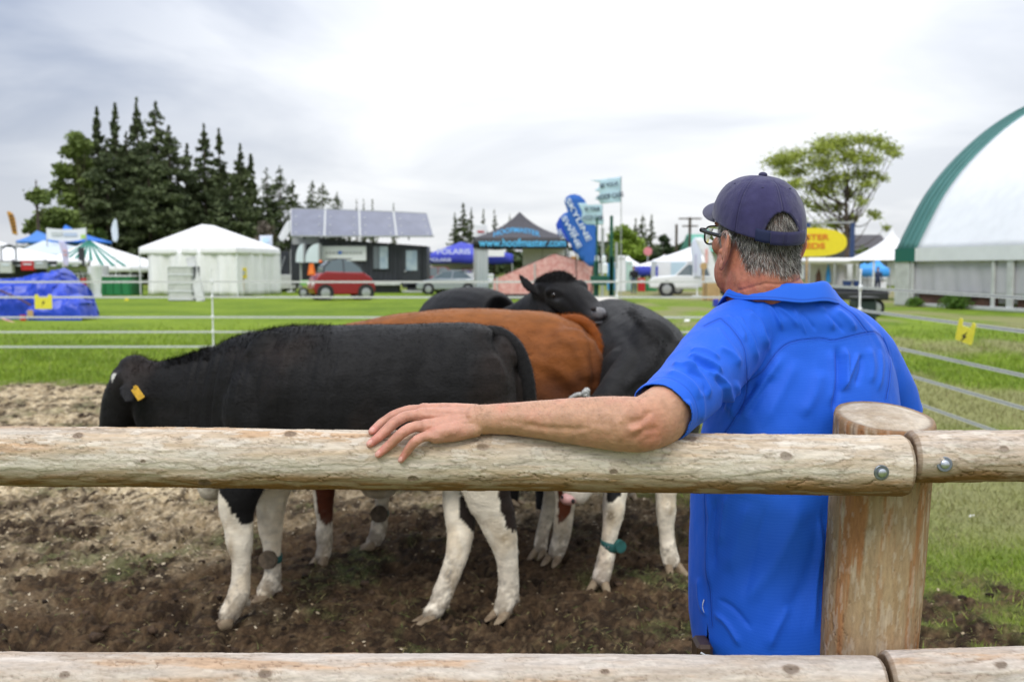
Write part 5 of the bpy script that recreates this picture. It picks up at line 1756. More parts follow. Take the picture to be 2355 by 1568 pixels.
mb2 = MB(); mb2.ball(W(251, 924, 4.655), .014); mb2.build('eye', m_cweye, c1, smooth=True)
c2 = thing('cow', 'chestnut brown cow with white socks, side by side behind the nearest black cow', 'cow', (W(1050, 900, 5.45)[0], 5.45, 0), 'young cattle standing in the pen')
mb = MB()
B2 = body_rows([(1380, 800, 965, 5.45, .08), (1367, 760, 1006, 5.45, .17), (1335, 734, 1040, 5.45, .25), (1290, 720, 1065, 5.45, .29), (1200, 712, 1080, 5.45, .30), (1120, 709, 1090, 5.45, .315), (1040, 711, 1098, 5.45, .33), (950, 719, 1120, 5.45, .33), (880, 731, 1125, 5.45, .31), (810, 744, 1125, 5.46, .27), (740, 768, 1110, 5.48, .20), (690, 800, 1090, 5.5, .15), (640, 850, 1060, 5.55, .12), (600, 890, 1040, 5.6, .11)])
loft(mb, B2, 50, 36, power=2.3)
mb.ball(W(1300, 860, 5.28), (.22, .13, .26))
mb.ball(W(870, 1110, 5.5), (.12, .10, .09))
loft(mb, [wr_(600, 960, 5.6, .09, .10), wr_(575, 1000, 5.6, .09, .10), wr_(558, 1050, 5.6, .07, .08), wr_(552, 1085, 5.6, .055, .06)], 14, 18, up=(1, 0, .3))
ear_mesh(mb, W(610, 940, 5.5), W(640, 930, 5.35), (0, 0, 1), .05); ear_mesh(mb, W(600, 930, 5.7), W(610, 900, 5.85), (0, 0, 1), .05)
f1 = [wr_(765, 1010, 5.3, .12, .09), wr_(748, 1090, 5.3, .075, .07), wr_(744, 1147, 5.3, .053, .050), wr_(747, 1200, 5.3, .044, .044), wr_(746, 1226, 5.3, .049, .047), wr_(747, 1256, 5.3, .043, .042), wr_(741, 1278, 5.29, .042, .042)]
leg_loft(mb, f1, 30)
f2 = [wr_(860, 1010, 5.6, .12, .09), wr_(878, 1090, 5.6, .065, .06), wr_(879, 1150, 5.6, .042, .042), wr_(876, 1185, 5.6, .044, .042), wr_(872, 1208, 5.59, .050, .046), wr_(866, 1232, 5.58, .049, .046), wr_(858, 1244, 5.57, .044, .042)]
leg_loft(mb, f2, 30)
r1 = [wr_(1330, 950, 5.6, .17, .11), wr_(1290, 1060, 5.6, .10, .08), wr_(1268, 1142, 5.55, .046, .045), wr_(1258, 1189, 5.52, .042, .042), wr_(1247, 1230, 5.49, .040, .040), wr_(1243, 1262, 5.47, .040, .040)]
leg_loft(mb, r1, 28)
r2 = [wr_(1330, 950, 5.32, .17, .11), wr_(1310, 1060, 5.32, .11, .08), wr_(1302, 1150, 5.32, .060, .052), wr_(1295, 1204, 5.32, .052, .048), wr_(1289, 1240, 5.32, .047, .045), wr_(1278, 1272, 5.32, .046, .045)]
leg_loft(mb, r2, 28)
RED = np.array((.205, .064, .0135)); RED2 = np.array((.072, .022, .008))
def col2_(V, N):
    x, y, _ = PX(V)
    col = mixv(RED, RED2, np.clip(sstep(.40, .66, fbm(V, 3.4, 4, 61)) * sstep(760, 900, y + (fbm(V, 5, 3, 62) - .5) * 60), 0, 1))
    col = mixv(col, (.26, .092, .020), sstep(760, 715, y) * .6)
    w = sstep(1120, 1132, y)
    col = mixv(col, tint(np.tile(WHITE * .92, (len(V), 1)), V, 5, .12), w * (x > 690))
    m = soft_poly(V, x, y, [(720, 1090), (775, 1090), (771, 1190), (760, 1202), (748, 1206), (735, 1198), (728, 1150)], 4) * (V[:, 1] < 5.45)
    col = mixv(col, (.085, .020, .008), m)
    m = soft_poly(V, x, y, [(1280, 1090), (1320, 1090), (1312, 1180), (1300, 1196), (1282, 1206), (1284, 1150)], 4, 5)
    col = mixv(col, (.12, .03, .012), m)
    return dirty(V, col, .04, .28, .8, 9)
def wrk2(V, N):
    x, y, _ = PX(V); dz = 0
    for P, w, a in (([(1290, 770), (1320, 800), (1350, 860)], 12, .012), ([(1345, 740), (1362, 800), (1366, 880)], 7, -.010), ([(1230, 780), (1250, 850), (1300, 900)], 26, -.016), ([(1180, 730), (1240, 760), (1300, 770)], 22, -.008), ([(1235, 830), (1290, 860), (1330, 900)], 14, .008)):
        D, t = seg_dist(np.stack([x, y], 1), smooth_path(P, 10)); dz = dz + np.exp(-(D / w) ** 2) * a
    return dz * (N[:, 1] < .4)
V, F, N, col = finish(c2, mb, .012, col2_, .010, 4, wrk2)
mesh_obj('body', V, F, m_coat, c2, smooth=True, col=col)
fur(V, N, col, 48000, c2, flow1, (.008, .016), .0013, .10, w=(N[:, 1] < .5) * 1.0)
hoof(c2, W(739, 1272, 5.28), (-.6, -.8)); hoof(c2, W(855, 1240, 5.56), (-1, -.1)); hoof(c2, W(1241, 1258, 5.46), (-.5, -.9)); hoof(c2, W(1275, 1268, 5.31), (-.5, -.9))
leg_tag(c2, W(876, 1179, 5.60), .044, tagside=(-.1, -1, .1), rr=.050, strap_w=.017)
t2 = [W(1270, 732, 5.45), W(1315, 732, 5.45), W(1348, 744, 5.44), W(1370, 775, 5.43), W(1377, 830, 5.42), W(1376, 890, 5.42), W(1372, 960, 5.42)]
tm = MB(); tm_p = smooth_path(t2, 24); tm.tube(tm_p, [(.026 * min(1, .35 + k / 8), .028 * min(1, .35 + k / 8)) for k in range(24)], 12)
tl = mesh_obj('tail', np.array(tm.v), tm.f, m_coat, c2, smooth=True, col=np.tile((.24, .062, .010), (len(tm.v), 1)))
TV = np.array(tm.v); TN = TV - np.repeat(tm_p, 12, 0); TN /= np.linalg.norm(TN, axis=1)[:, None]
fur(TV, TN, np.tile((.30, .085, .014), (len(TV), 1)), 5000, tl, lambda P: np.tile((.25, 0, -.8), (len(P), 1)), (.010, .028), .0016, .30, name='tail_hair', curl=.18)
c3 = thing('cow', 'black cow at the back resting its curly-topped head over the chestnut rump', 'cow', (W(1120, 800, 6.9)[0], 6.9, 0), 'young cattle standing in the pen')
mb = MB()
B3 = body_rows([(985, 745, 860, 7.55, .08), (1000, 695, 950, 7.45, .20), (1030, 670, 980, 7.25, .26), (1070, 660, 1000, 7.0, .29), (1110, 662, 1010, 6.8, .29), (1150, 674, 1010, 6.62, .26), (1190, 682, 980, 6.5, .20), (1225, 668, 900, 6.4, .15), (1250, 650, 820, 6.3, .125), (1262, 640, 770, 6.22, .11)])
loft(mb, B3, 44, 30, power=2.2)
h3 = [wr_(1255, 672, 6.22, .095, .10), wr_(1284, 668, 6.12, .105, .108), wr_(1315, 688, 6.02, .096, .106), wr_(1340, 704, 5.95, .084, .094), wr_(1360, 717, 5.89, .076, .078), wr_(1373, 723, 5.86, .070, .064)]
loft(mb, h3, 26, 24, up=(.4, 0, 1))
mb.ball(W(1285, 642, 6.16), (.085, .07, .045)); mb.ball(W(1330, 662, 6.05), (.06, .07, .05)); mb.ball(W(1272, 668, 6.04), (.045, .03, .028)); mb.ball(W(1340, 668, 6.15), (.03, .05, .035))
ear_mesh(mb, W(1240, 678, 6.14), W(1194, 632, 6.10), (.5, -.8, .5), .040, .014)
ear_mesh(mb, W(1315, 655, 6.30), W(1338, 645, 6.46), (0, -.8, .5), .040, .014)
for rows in ([wr_(1215, 900, 6.42, .12, .10), wr_(1236, 1050, 6.4, .065, .06), wr_(1247, 1120, 6.4, .05, .05), wr_(1247, 1168, 6.4, .045, .045)], [wr_(1180, 900, 6.7, .12, .10), wr_(1180, 1050, 6.7, .065, .06), wr_(1178, 1146, 6.7, .045, .045)],
             [wr_(1010, 900, 7.3, .14, .10), wr_(1010, 1030, 7.3, .07, .06), wr_(1012, 1115, 7.3, .045, .045)], [wr_(1050, 900, 7.5, .14, .10), wr_(1052, 1020, 7.5, .07, .06), wr_(1052, 1105, 7.5, .045, .045)]):
    leg_loft(mb, rows, 18)
def col3(V, N):
    x, y, d = PX(V)
    col = np.tile(BLACK * 1.15, (len(V), 1))
    m = np.exp(-(((x - 1372) / 22) ** 2 + ((y - 728) / 24) ** 2)) * (V[:, 1] < 6.05)
    col = mixv(col, (.085, .083, .088), np.clip(m * 1.1, 0, .8))
    m = np.exp(-(((x - 1280) / 9) ** 2 + ((y - 690) / 5) ** 2)) * (V[:, 1] < 6.2)
    col = mixv(col, (.06, .06, .064), m * .7)
    return col
def wrk3(V, N):
    x, y, _ = PX(V); dz = 0
    for P, w, a in (([(1258, 672), (1272, 666), (1290, 670)], 5, .008), ([(1262, 684), (1276, 688), (1292, 682)], 4, -.006), ([(1240, 665), (1250, 690), (1245, 710)], 6, -.008), ([(1300, 690), (1320, 712), (1345, 735)], 8, -.006), ([(1325, 665), (1342, 690), (1356, 704)], 6, .005), ([(1350, 742), (1372, 748), (1388, 744)], 2.2, -.008)):
        D, t = seg_dist(np.stack([x, y], 1), smooth_path(P, 8)); dz = dz + np.exp(-(D / w) ** 2) * a * (N[:, 1] < .3)
    return dz + (fbm(V, 45, 3, 4) - .5) * .008 * sstep(650, 630, y)
V, F, N, col = finish(c3, mb, .0095, col3, .006, 4, wrk3)
mesh_obj('body', V, F, m_coat, c3, smooth=True, col=col)
x, y, d = PX(V)
fur(V, N, np.maximum(col, .012), 36000, c3, lambda P: np.tile((.3, -.3, -.8), (len(P), 1)), (.008, .015), .0015, .08, w=(N[:, 1] < .5) * 1.0)
poll = ((x > 1232) & (x < 1322) & (y < 648) & (d < 6.6)) * 1.0
fur(V, N, np.tile((.016, .015, .015), (len(V), 1)), 5000, c3, lambda P: RNG.normal(0, 1, (len(P), 3)), (.012, .034), .003, .45, name='poll_curls', w=poll, curl=.5)
mb = MB(); mb.ball(W(1275, 678, 6.005), .018, None, 16, 12); e = mb.build('eye', m_cweye, c3, smooth=True)
mb = MB(); mb.ball(W(1377, 720, 5.805), (.044, .022, .035), None, 20, 14); mz = mb.build('muzzle', m_nose, c3, smooth=True)
mb = MB(); mb.ball(W(1365, 710, 5.784), (.018, .012, .015)); mb.build('nostril', m_nost, mz, smooth=True); mb = MB(); mb.ball(W(1392, 726, 5.785), (.010, .010, .014)); mb.build('nostril', m_nost, mz, smooth=True)
mb = MB(); mb.ball(W(1377, 741, 5.83), (.034, .018, .012), None, 16, 10); mb.build('lower_lip', m_nose, mz, smooth=True)
for px, py in ((1241, 1160), (1174, 1138), (1008, 1108), (1048, 1098)):
    Yh = {1241: 6.4, 1174: 6.7, 1008: 7.3, 1048: 7.5}[px]
    hoof(c3, W(px + 4, py, Yh), (.8, -.6))
c4 = thing('cow', 'black cow facing the rail with lowered white face, pink nose and green leg band', 'cow', (W(1450, 900, 5.8)[0], 5.8, 0), 'young cattle standing in the pen')
mb = MB()
B4 = body_rows([(1352, 700, 860, 7.15, .10), (1358, 682, 930, 7.0, .23), (1385, 680, 990, 6.7, .30), (1420, 690, 1040, 6.3, .33), (1455, 706, 1080, 5.9, .335), (1478, 722, 1110, 5.6, .325), (1488, 750, 1125, 5.38, .29), (1486, 800, 1130, 5.22, .22), (1476, 860, 1120, 5.14, .15)])
loft(mb, B4, 44, 34, power=2.15, up=(0, 0, 1))
mb.ball(W(1548, 880, 5.30), (.13, .15, .25)); mb.ball(W(1428, 900, 5.26), (.13, .15, .24))
n4 = [wr_(1496, 790, 5.35, .14, .15), wr_(1465, 850, 5.20, .125, .13), wr_(1425, 905, 5.06, .11, .12), wr_(1385, 955, 4.97, .10, .105)]
loft(mb, n4, 18, 24, up=(0, -1, .6))
h4 = [wr_(1375, 965, 4.95, .095, .10), wr_(1362, 1010, 4.90, .10, .10), wr_(1345, 1060, 4.86, .080, .085), wr_(1332, 1105, 4.83, .068, .070), wr_(1326, 1132, 4.82, .070, .060)]
loft(mb, h4, 22, 24, up=(0, -1, .3))
mb.ball(W(1372, 1120, 4.84), (.05, .05, .035))
ear_mesh(mb, W(1415, 975, 4.98), W(1470, 990, 5.02), (0, -1, .3), .045); ear_mesh(mb, W(1340, 965, 4.98), W(1290, 985, 5.05), (0, -1, .3), .045)
g1 = [wr_(1430, 960, 5.12, .12, .12), wr_(1425, 1060, 5.0, .085, .085), wr_(1414, 1135, 4.94, .062, .060), wr_(1411, 1175, 4.92, .057, .056), wr_(1404, 1220, 4.91, .043, .043), wr_(1400, 1250, 4.91, .040, .040), wr_(1393, 1285, 4.90, .044, .043), wr_(1387, 1312, 4.89, .047, .044), wr_(1382, 1328, 4.88, .048, .042)]
leg_loft(mb, g1, 34)
g2 = [wr_(1540, 960, 5.25, .12, .12), wr_(1535, 1060, 5.20, .080, .08), wr_(1531, 1140, 5.19, .052, .052), wr_(1532, 1176, 5.18, .050, .050), wr_(1533, 1220, 5.18, .038, .038), wr_(1537, 1262, 5.17, .045, .043), wr_(1544, 1290, 5.16, .046, .042)]
leg_loft(mb, g2, 30)
for rows in ([wr_(1440, 900, 6.75, .14, .13), wr_(1450, 1030, 6.8, .08, .08), wr_(1448, 1132, 6.8, .045, .045)], [wr_(1340, 900, 6.85, .14, .13), wr_(1342, 1030, 6.85, .08, .08), wr_(1340, 1130, 6.85, .045, .045)]):
    leg_loft(mb, rows, 16)
def col4(V, N):
    x, y, d = PX(V)
    col = np.tile(BLACK * 1.1, (len(V), 1))
    face = (V[:, 1] < 5.02) & (y > 940) & (x < 1395)
    col = mixv(col, (.68, .60, .50), face * 1.0)
    legs = (y > 1125) & ~face
    col = mixv(col, WHITE, legs * 1.0)
    m = soft_poly(V, x, y, [(1370, 1080), (1436, 1080), (1427, 1140), (1410, 1152), (1388, 1160), (1382, 1145)], 4)
    col = mixv(col, BLACK, m * (V[:, 1] < 5.1) * ~face)
    m = np.exp(-(((x - 1404) / 17) ** 2 + ((y - 1186) / 20) ** 2)) * sstep(.30, .50, fbm(V, 50, 3, 71))
    col = mixv(col, (.15, .105, .055), m * 1.0 * (V[:, 1] < 5.1))
    m = np.exp(-(((x - 1538) / 12) ** 2 + ((y - 1168) / 17) ** 2)) * sstep(.30, .50, fbm(V, 50, 3, 72))
    col = mixv(col, (.15, .105, .055), m * .9)
    rump = (V[:, 1] > 6.4) & soft_poly(V, x, y, [(1362, 660), (1410, 660), (1442, 712), (1400, 706), (1368, 700)], 4, 15).astype(bool)
    col = mixv(col, (.60, .56, .49), rump * 1.0)
    return dirty(V, col, .04, .26, .7, 11)
def wrk4(V, N):
    x, y, _ = PX(V); dz = 0
    for P, w, a in (([(1455, 720), (1495, 765), (1520, 800), (1490, 850), (1440, 890)], 9, .010), ([(1430, 760), (1470, 820), (1440, 860)], 14, -.010), ([(1540, 790), (1530, 850), (1500, 890)], 12, -.010), ([(1400, 740), (1390, 830), (1400, 900)], 18, .006)):
        D, t = seg_dist(np.stack([x, y], 1), smooth_path(P, 10)); dz = dz + np.exp(-(D / w) ** 2) * a * (N[:, 1] < .5)
        if a > .009: dz = dz + np.exp(-(D / 14) ** 2) * (fbm(V, 60, 3, 5) - .5) * .016
    return dz
V, F, N, col = finish(c4, mb, .0105, col4, .008, 4, wrk4)
mesh_obj('body', V, F, m_coat, c4, smooth=True, col=col)
fur(V, N, np.maximum(col, .012), 40000, c4, lambda P: np.tile((-.3, -.6, -.7), (len(P), 1)), (.008, .015), .0015, .08, w=(N[:, 1] < .5) * 1.0)
x, y, _ = PX(V)
D, t = seg_dist(np.stack([x, y], 1), smooth_path([(1455, 720), (1495, 765), (1520, 800), (1490, 850), (1440, 890)], 12))
fur(V, N, np.tile((.022, .021, .021), (len(V), 1)), 4000, c4, lambda P: RNG.normal(0, 1, (len(P), 3)) + np.array((-.5, 0, -.6)), (.015, .035), .002, .25, name='crest_hair', w=np.exp(-(D / 10) ** 2) * (N[:, 1] < .3) + 1e-9, curl=.3)
hoof(c4, W(1380, 1326, 4.875), (-.25, -1), splay=.28); hoof(c4, W(1548, 1288, 5.15), (.35, -1), splay=.28)
hoof(c4, W(1448, 1128, 6.8), (0, -1)); hoof(c4, W(1340, 1126, 6.85), (0, -1))
mb = MB(); mb.ball(W(1308, 1147, 4.79), (.042, .035, .030), None, 18, 12); pn = mb.build('muzzle', m_pink, c4, smooth=True)
mb = MB(); mb.ball(W(1318, 1152, 4.757), (.010, .008, .012)); mb.build('nostril', m_nost, pn, smooth=True); mb = MB(); mb.ball(W(1293, 1143, 4.765), (.007, .008, .009)); mb.build('nostril', m_nost, pn, smooth=True)
cb = W(1402, 1254, 4.91)
ring = [cb + np.array((math.cos(t) * .043, math.sin(t) * .043, -.010 * math.cos(t))) for t in np.linspace(0, 2 * math.pi, 25)]
mb = MB(); mb.tube(ring, [(.003, .024)] * 25, 8, caps=False); a = mb.build('leg_strap', m_green, c4, smooth=True)
m_tq = M('teal_plastic', (.012, .085, .075), rough=.5, var=.3, vscale=40)
mb = MB(); tc_ = W(1425, 1256, 4.885); nn = np.array((.55, -1, .1)); nn /= np.linalg.norm(nn); mb.cyl(tc_ - nn * .012, tc_ + nn * .014, .035, 24, .031); b = mb.build('leg_tag', m_tq, a); auto_smooth(b, 40)
for k in range(2):
    mb = MB(); q = W(1391 + k * 8, 1257, 4.865); mb.cyl(q, q + (0, -.004, 0), .0045, 10); mb.build('rivet', m_zinc, a)
mb = MB()
mb.tube(smooth_path([W(1310, 918, 4.84), W(1325, 908, 4.83), W(1340, 906, 4.82), W(1348, 896, 4.82), W(1353, 900, 4.82), W(1351, 910, 4.82), W(1362, 935, 4.83), W(1372, 975, 4.84)], 24), .011, 8)
mb.tube(smooth_path([W(1352, 903, 4.82), W(1344, 900, 4.81), W(1341, 907, 4.81), W(1350, 910, 4.81)], 12), .010, 8)
mb.build('rope_halter', m_rope, c4, smooth=True)
for px, Yq in ((1385, 4.86), (1335, 4.85)):
    mb = MB(); mb.ball(W(px, 1015, Yq), .018); mb.build('eye', m_cweye, c4, smooth=True)
m_needle = M('conifer_needles', (.03, .05, .02), rough=.75, attr='Col', spec=.15)
m_leaf = M('tree_leaves', (.1, .2, .03), rough=.6, attr='Col', spec=.2)
m_bark = M('bark', (.075, .055, .040), rough=.9, var=.3, vscale=6, bump=.02, bscale=8)
def leaf_quads(P, size, rng, flat=.5, up=None):
    n = len(P)
    a = rng.normal(size=(n, 3)); a[:, 2] *= flat; a /= np.linalg.norm(a, axis=1)[:, None]
    b = rng.normal(size=(n, 3)); b[:, 2] *= flat; b -= a * (a * b).sum(1)[:, None]; b /= np.linalg.norm(b, axis=1)[:, None]
    s = np.asarray(size)
    s = np.broadcast_to(s, (n,))[:, None]
    V = np.stack([P - a * s, P + b * s * .55, P + a * s, P - b * s * .55], 1).reshape(-1, 3)
    return V, np.arange(n * 4).reshape(-1, 4)
def conifer(px, top, Y, halfw, label, n=5200, seed=0, bare=.10, dark=1.0, group='dark conifers behind the tents', spire=.55, lean=0.0):
    rng = np.random.default_rng(seed + 100)
    T = W(px, top, Y); base = np.array((T[0], Y, 0.0)); Hh = T[2]; R = halfw * mpp(Y) * 1.45
    t = thing('conifer_tree', label, 'tree', base, group)
    mb = MB(); r0 = Hh * .014 + .06
    mb.tube([base + (0, 0, -.3), base + (0, 0, Hh * .5), base + (0, 0, Hh * .97)], [r0, r0 * .6, .03], 8)
    mb.build('trunk', m_bark, t, smooth=True)
    nb = int(70 + Hh * 5)
    hb = bare + (1 - bare) * rng.random(nb) ** .85
    hb.sort()
    az = rng.uniform(0, 2 * np.pi, nb)
    def rad(h):
        return np.where(h < spire, 1 - .38 * (h - bare) / (spire - bare), .62 * ((1 - h) / (1 - spire)) ** 1.05 + .012) * R
    rl = rad(hb) * rng.uniform(.55, 1.45, nb)
    k = rng.choice(nb, n, p=(rl + .25) / (rl + .25).sum())
    u = rng.random(n) ** .62
    rr = rl[k] * u
    ang = az[k] + rng.normal(0, .24, n) * (1.1 - .5 * u)
    droop = -.34 * rr - .05 * R * rng.random(n)
    z = hb[k] * Hh + droop + rng.normal(0, .020 * Hh / 8 + .04, n) + .16 * rl[k] * (u > .86)
    P = np.stack([base[0] + np.cos(ang) * rr, base[1] + np.sin(ang) * rr, np.clip(z, .3, Hh)], 1)
    V, F = leaf_quads(P, rng.uniform(.20, .46, n) * (Hh / 15) ** .4 * (1 - .52 * (z / Hh).clip(0, 1) ** 1.5), rng, .55)
    g = fbm(P, .35, 3, seed)
    cl = mixv((.050, .070, .034), (.15, .18, .08), np.clip(g + rng.normal(0, .14, n), 0, 1)) * dark
    mesh_obj('crown', V, F, m_needle, t, col=np.repeat(cl, 4, 0))
    return t
CT = [(222, 246, 118, 44, .12), (264, 236, 116, 46, .10), (314, 224, 120, 50, .10), (357, 230, 115, 62, .08), (388, 285, 113, 56, .06), (196, 330, 121, 52, .10), (430, 330, 119, 50, .08), (468, 284, 117, 56, .08), (503, 296, 120, 44, .08), (552, 330, 118, 48, .06), (576, 352, 121, 36, .06), (290, 300, 112, 60, .08), (244, 318, 110, 56, .08), (340, 330, 109, 62, .05), (530, 400, 112, 52, .04)]
nm = ['tall spire-topped conifer, leftmost of the dark stand', 'tall conifer with a ragged top left of the highest spire', 'highest slender conifer in the middle of the dark stand', 'tall broad conifer just right of the highest spire', 'full rounded conifer at the right shoulder of the tall group', 'shorter spreading conifer on the left edge of the stand',
      'lower conifer in the saddle between the two tall groups', 'tallest conifer of the right-hand group', 'slender conifer right of the tallest one of the right group', 'conifer on the falling right slope of the stand', 'narrow conifer at the right end of the big stand', 'thick conifer in front of the highest spire', 'thick conifer below the left spires', 'low broad conifer in the middle front of the stand', 'low broad conifer above the right end of the white tent']
for i, (a, b, c_, d_, e_) in enumerate(CT):
    conifer(a, b, c_, d_, nm[i], 9500, i, e_, group='dark conifers behind the white tent', spire=.45 if i not in (3, 4, 11, 12, 13, 14) else .7)
CT2 = [(612, 384, 140, 34, 3200), (643, 380, 142, 42, 3600), (672, 412, 141, 26, 2400), (718, 414, 150, 26, 2400), (742, 420, 152, 40, 3000), (775, 440, 151, 24, 2000), (820, 458, 190, 10, 700), (836, 456, 190, 9, 700), (856, 456, 188, 13, 900), (905, 468, 200, 9, 500)]
nm2 = ['left one of the two rounded conifers left of the solar panels', 'rounded bushy conifer left of the solar panels', 'smaller conifer beside the rounded one left of the panels', 'pointed conifer just above the left end of the panels', 'broad conifer above the left end of the panels', 'short conifer right of the broad one above the panels', 'first of three tiny far conifers over the panels', 'middle one of three tiny far conifers over the panels', 'fullest of three tiny far conifers over the panels', 'single tiny far conifer over the third panel']
for i, (a, b, c_, d_, n_) in enumerate(CT2):
    conifer(a, b, c_, d_, nm2[i], n_, 30 + i, .03, group='conifers above the solar panels', spire=.75 if i < 6 else .5)
CT3 = [(1046, 490, 150, 16, 1600), (1065, 463, 150, 20, 2200), (1084, 478, 151, 13, 1200), (1112, 480, 160, 11, 900), (1137, 480, 162, 11, 900), (1172, 492, 165, 10, 600), (1462, 500, 170, 14, 1400), (1478, 488, 171, 20, 1800), (1499, 494, 172, 15, 1500), (1406, 500, 180, 12, 900)]
nm3 = ['lower left conifer of the group left of the black canopy', 'tallest conifer of the group left of the black canopy', 'slim conifer right of the tallest near the black canopy', 'thin conifer behind the small white sign', 'thin conifer right of the small white sign', 'thin conifer close to the slope of the black canopy', 'left conifer of the group behind the pale green tree', 'tallest conifer behind the pale green tree', 'right conifer of the group behind the pale green tree', 'dark conifer behind the green posts']
for i, (a, b, c_, d_, n_) in enumerate(CT3):
    conifer(a, b, c_, d_, nm3[i], n_, 60 + i, .03, group='far conifers in the middle distance', spire=.6)
def broadleaf(px, top, Y, halfw, label, n=5000, seed=0, trunk_frac=.25, cols=((.055, .10, .02), (.16, .26, .05)), lobes=14, flat=.8, leaf=.32, group=None, openness=.5, shape=None, cat='tree', name='broadleaf_tree', base_y=None, layered=False):
    rng = np.random.default_rng(seed + 500)
    T = W(px, top, Y); Hh = T[2]; R = halfw * mpp(Y); base = np.array((T[0], Y, 0.0))
    t = thing(name, label, cat, base, group)
    zc = Hh * (1 + trunk_frac) / 2; rz = Hh * (1 - trunk_frac) / 2
    cs = []
    if shape is None:
        for k in range(lobes):
            d = rng.normal(size=3); d /= np.linalg.norm(d); q = rng.uniform(.35, .85)
            cs.append((base + np.array((d[0] * R * q, d[1] * R * q, zc + d[2] * rz * q)), rng.uniform(.22, .42) * min(R, rz) * 1.1))
    else:
        for (x, y, r) in shape:
            p = W(x, y, Y + rng.normal(0, R * .3)); cs.append((p, r * mpp(Y)))
    mb = MB(); r0 = max(.10, Hh * .022)
    tp = base + np.array((rng.normal(0, .15), 0, Hh * (trunk_frac + .25)))
    mb.tube(smooth_path([base + (0, 0, -.2), base + (0, 0, Hh * trunk_frac), tp, tp + (0, 0, Hh * .25)], 12), list(np.linspace(r0, r0 * .3, 12)), 8)
    for c, r in cs:
        st = base + np.array((0, 0, rng.uniform(trunk_frac, trunk_frac + .35) * Hh))
        if st[2] > c[2]: st[2] = max(c[2] - .1 * Hh, trunk_frac * Hh * .7)
        mid = (st + c) / 2 + np.array((0, 0, -.04 * Hh)) 
        mb.tube(smooth_path([st, mid, c], 8), list(np.linspace(r0 * .26, r0 * .05, 8)), 5)
    mb.build('trunk', m_bark, t, smooth=True)
    rs = np.array([r for _, r in cs]); k = rng.choice(len(cs), n, p=rs ** 2 / (rs ** 2).sum())
    d = rng.normal(size=(n, 3)); d /= np.linalg.norm(d, axis=1)[:, None]
    q = rng.random(n) ** (.7 if layered else .6) * (1 + .35 * np.abs(rng.normal(size=n)) * layered)
    C_ = np.array([c for c, _ in cs])[k]
    P = C_ + d * (rs[k] * q)[:, None] * np.array((1.15, 1.15, .55 if layered else flat))
    P += rng.normal(0, .12, P.shape)
    P[:, 2] = np.maximum(P[:, 2], .15)
    V, F = leaf_quads(P, rng.uniform(.5, 1.1, n) * leaf, rng, .8)
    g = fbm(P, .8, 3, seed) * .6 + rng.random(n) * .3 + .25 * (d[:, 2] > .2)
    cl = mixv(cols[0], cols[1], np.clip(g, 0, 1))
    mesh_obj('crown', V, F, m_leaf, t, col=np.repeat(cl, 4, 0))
    return t
LG = ((.085, .12, .03), (.21, .27, .07))
rngs = np.random.default_rng(3)
broadleaf(178, 300, 112, 60, 'light green leafy tree at the left edge of the conifer stand', 6500, 1, .12, LG, shape=[(176, 320, 20), (165, 350, 22), (185, 345, 20), (150, 395, 24), (175, 400, 22), (140, 430, 20), (185, 440, 22), (160, 460, 22), (205, 420, 20), (135, 385, 12), (190, 375, 18), (195, 330, 14), (170, 500, 20)], leaf=.30, group='leafy trees at left')
broadleaf(85, 436, 95, 30, 'lone small tree with bare trunk rising from the tents at far left', 1500, 2, .6, LG, shape=[(70, 450, 10), (88, 444, 12), (102, 452, 10), (116, 448, 8), (84, 460, 9), (106, 462, 7)], leaf=.24, group='leafy trees at left')
broadleaf(110, 480, 100, 60, 'low bright green bushy tree behind the left tents', 4200, 3, .1, LG, shape=[(80, 515, 18), (105, 500, 22), (130, 492, 22), (155, 500, 20), (95, 530, 20), (130, 520, 22), (165, 520, 20), (62, 528, 10), (185, 530, 20)], leaf=.28, group='leafy trees at left')
broadleaf(228, 520, 104, 30, 'shrubby green undergrowth below the leftmost conifers', 1800, 4, .05, ((.03, .055, .015), (.08, .13, .03)), leaf=.3, group='leafy trees at left')
broadleaf(610, 478, 105, 24, 'brownish bare bush in front of the conifers right of the white tent', 1500, 5, .05, ((.09, .075, .06), (.17, .14, .11)), leaf=.24)
sh = []
for (x, y, r) in [(1775, 385, 22), (1805, 370, 26), (1840, 360, 26), (1870, 345, 28), (1905, 335, 28), (1940, 328, 28), (1975, 322, 26), (2005, 320, 22), (2030, 335, 20), (2052, 345, 16), (2065, 358, 10), (1800, 395, 22), (1850, 390, 28), (1900, 375, 30), (1955, 365, 28), (2000, 360, 24), (1870, 420, 24), (1920, 410, 28), (1975, 405, 24), (2020, 395, 18), (2040, 410, 12), (1890, 450, 24), (1950, 440, 22), (2000, 435, 16), (1880, 480, 24), (1930, 475, 20), (1975, 465, 14), (1860, 515, 26), (1915, 510, 22), (1840, 470, 20), (1820, 430, 18), (2010, 490, 12), (2022, 505, 12), (2030, 520, 9), (1960, 500, 12)]:
    sh.append((x + rngs.normal(0, 6), y + rngs.normal(0, 5), r * rngs.uniform(.8, 1.25)))
broadleaf(1955, 308, 85, 150, 'large airy yellow-green tree with layered branches behind the yellow sign', 16500, 6, .25, ((.17, .22, .025), (.42, .47, .09)), shape=sh, leaf=.15, layered=True)
broadleaf(1432, 510, 130, 36, 'round pale green tree behind the green posts', 3600, 7, .06, ((.12, .19, .02), (.26, .36, .05)), shape=[(1430, 530, 18), (1415, 545, 16), (1445, 545, 20), (1462, 560, 20), (1425, 565, 22), (1470, 578, 18), (1450, 580, 22), (1412, 580, 16), (1480, 588, 12)], leaf=.30)
